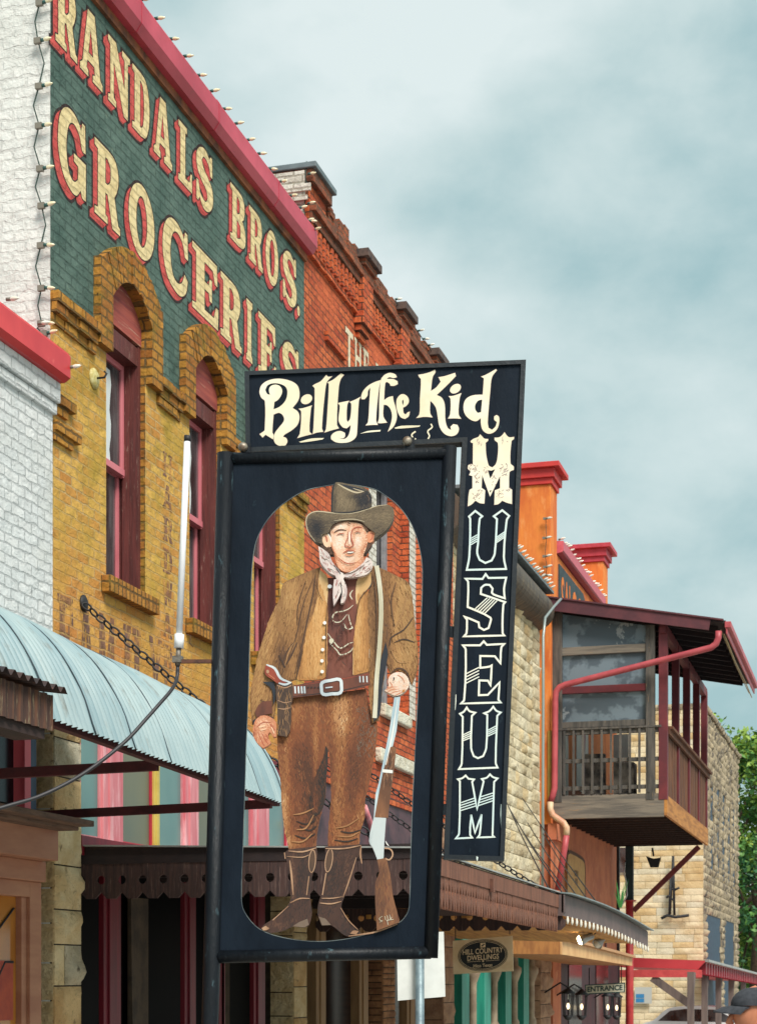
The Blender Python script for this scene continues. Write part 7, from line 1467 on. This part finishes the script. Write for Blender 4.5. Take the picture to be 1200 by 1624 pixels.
skin_mesh('trousers', [B_(0, 0, .53), B_(0, .10, .50), B_(.06, .11, .28), B_(.02, .11, .05), B_(0, -.10, .50), B_(-.04, -.11, .28), B_(-.15, -.11, .07)], [(0, 1), (1, 2), (2, 3), (0, 4), (4, 5), (5, 6)], [.145, .105, .08, .065, .105, .08, .065], mat('denim', C(58, 70, 98), C(46, 58, 84), rough=.9, sc=20, bump=.2), pe)
# hands: palm, four fingers and a thumb each
for s, i0, fo in ((1, 19, .10), (-1, 23, .16)):
    w0 = vs[i0]; hv = [w0, w0 + Vector((0, 0, -.05))]; he = [(0, 1)]; hr_ = [.028, .032]
    for k in range(4):
        b = w0 + Vector((0, 0, -.085)) + F * (.03 - .02 * k); n_ = len(hv); ln_ = (.07, .08, .075, .06)[k]
        hv += [b, b + Vector((0, 0, -ln_ * .5)) + Sd * (-s * .008), b + Vector((0, 0, -ln_)) + Sd * (-s * .025)]; he += [(1, n_), (n_, n_ + 1), (n_ + 1, n_ + 2)]; hr_ += [.011, .0095, .008]
    n_ = len(hv); hv += [w0 + Vector((0, 0, -.05)) + F * .04, w0 + Vector((0, 0, -.085)) + F * .062]; he += [(1, n_), (n_, n_ + 1)]; hr_ += [.012, .009]
    skin_mesh('hand', hv, he, hr_, M_skin, pe)
hc_ = B_(.012, 0, .945); hd_c = hc_
frame = lambda f, s, z: hd_c + F * f + Sd * s + Vector((0, 0, z))
def ellm(mb, c, rf, rs_, rz, m=0, z0=-1, n=16, k=10):
    vs = []; 
    for j in range(k + 1):
        zz_ = z0 + (1 - z0) * j / k; rr = math.sqrt(max(0, 1 - zz_ * zz_))
        for i in range(n): a = 2 * math.pi * i / n; vs.append(c + F * rf * rr * math.cos(a) + Sd * rs_ * rr * math.sin(a) + Vector((0, 0, rz * zz_)))
    mb.add(vs, [(j * n + i, j * n + (i + 1) % n, (j + 1) * n + (i + 1) % n, (j + 1) * n + i) for j in range(k) for i in range(n)], m, True)
mb = MB(); ellm(mb, frame(.005, 0, -.03), .108, .08, .125); mb.tube([frame(.100, 0, -.03), frame(.122, 0, -.06), frame(.130, 0, -.078), frame(.112, 0, -.09)], [.012, .014, .017, .012], 8); mb.build('face', M_skin, pe)
M_eye = mat('eye_dark', C(40, 30, 28), rough=.2, bump=0)
for s in (-1, 1): mb = MB(); ellm(mb, frame(.092, s * .033, -.032), .014, .017, .010); mb.build('eye', M_eye, pe)
for s in (-1, 1):
    mb = MB(); mb.tube([frame(.094, s * .055, -.012), frame(.107, s * .035, -.006), frame(.108, s * .015, -.010)], [.004, .006, .004], 6); mb.build('eyebrow', M_eye, pe)
    mb = MB(); ellm(mb, frame(-.005, s * .078, -.04), .02, .012, .032); mb.build('ear', M_skin, pe)
mb = MB(); ellm(mb, frame(-.015, 0, -.02), .105, .086, .10); mb.build('hair', mat('hair_brown', C(74, 52, 40), C(54, 38, 30), rough=.8, sc=60, st=(1, 1, .2), bump=.4), pe)
mb = MB(); mb.tube([frame(.10, -.025, -.115), frame(.112, 0, -.116), frame(.10, .025, -.115)], [.004, .008, .004], 6); mb.build('mouth', mat('lip', C(170, 92, 80), rough=.5, bump=0), pe)
capo = MB(); ellm(capo, frame(-.002, 0, .005), .122, .098, .085, 0, -.05); cap_o = capo.build('cap', mat('cap_grey', C(62, 64, 70), C(50, 52, 58), rough=.9, sc=40, bump=.2), pe)
bl = []
for i in range(13):
    a = -1.15 + 2.3 * i / 12; bl.append((.105 * math.cos(a) + .0, .092 * math.sin(a)))
ol = [(p[0] + .098 * math.cos(-1.15 + 2.3 * i / 12) ** .8, p[1] * .95) for i, p in enumerate(bl)]
vs = []
for (p, o2) in zip(bl, ol):
    for f in (0, .5, 1):
        ff, ss = p[0] + (o2[0] - p[0]) * f, p[1] + (o2[1] - p[1]) * f; zz_ = .002 - .028 * f * f - .9 * ss * ss * (.6 + f)
        vs += [frame(ff, ss, zz_), frame(ff, ss, zz_ - .006)]
mb = MB(); 
for i in range(12):
    for f in range(2):
        a = i * 6 + f * 2; b = a + 6
        mb.add([vs[a], vs[a + 2], vs[b + 2], vs[b]], [(0, 1, 2, 3)], 0, True); mb.add([vs[a + 1], vs[a + 3], vs[b + 3], vs[b + 1]], [(0, 1, 2, 3)], 0, True)
    a = i * 6 + 4; mb.add([vs[a], vs[a + 1], vs[a + 7], vs[a + 6]], [(0, 1, 2, 3)])
mb.build('brim', bpy.data.materials['cap_grey'], cap_o)
mb = MB()
for s in (.10, -.10):
    pth = [frame(-.002 + .122 * math.cos(t) * 1.004, 0 + s * .0 + .03 * (1 if s > 0 else -1) * math.cos(t * .5), .005 + .0855 * math.sin(t)) for t in [math.pi * k / 12 for k in range(13)]]
mb.lathe([(.0, .0), (.009, .0), (.006, .006), (0, .008)], frame(-.002, 0, .088), n=8); mb.build('button', bpy.data.materials['cap_grey'], cap_o)
for s, dx in ((1, .10), (-1, -.10)):
    b = B_(.02 if s > 0 else -.16, s * .11, 0); mb = MB(); 
    ellm(mb, b + F * .06 + Vector((0, 0, .03)), .14, .05, .065, 0, -.45); mb.build('shoe', mat('shoe', C(70, 62, 58), rough=.8) if s > 0 else bpy.data.materials['shoe'], pe)
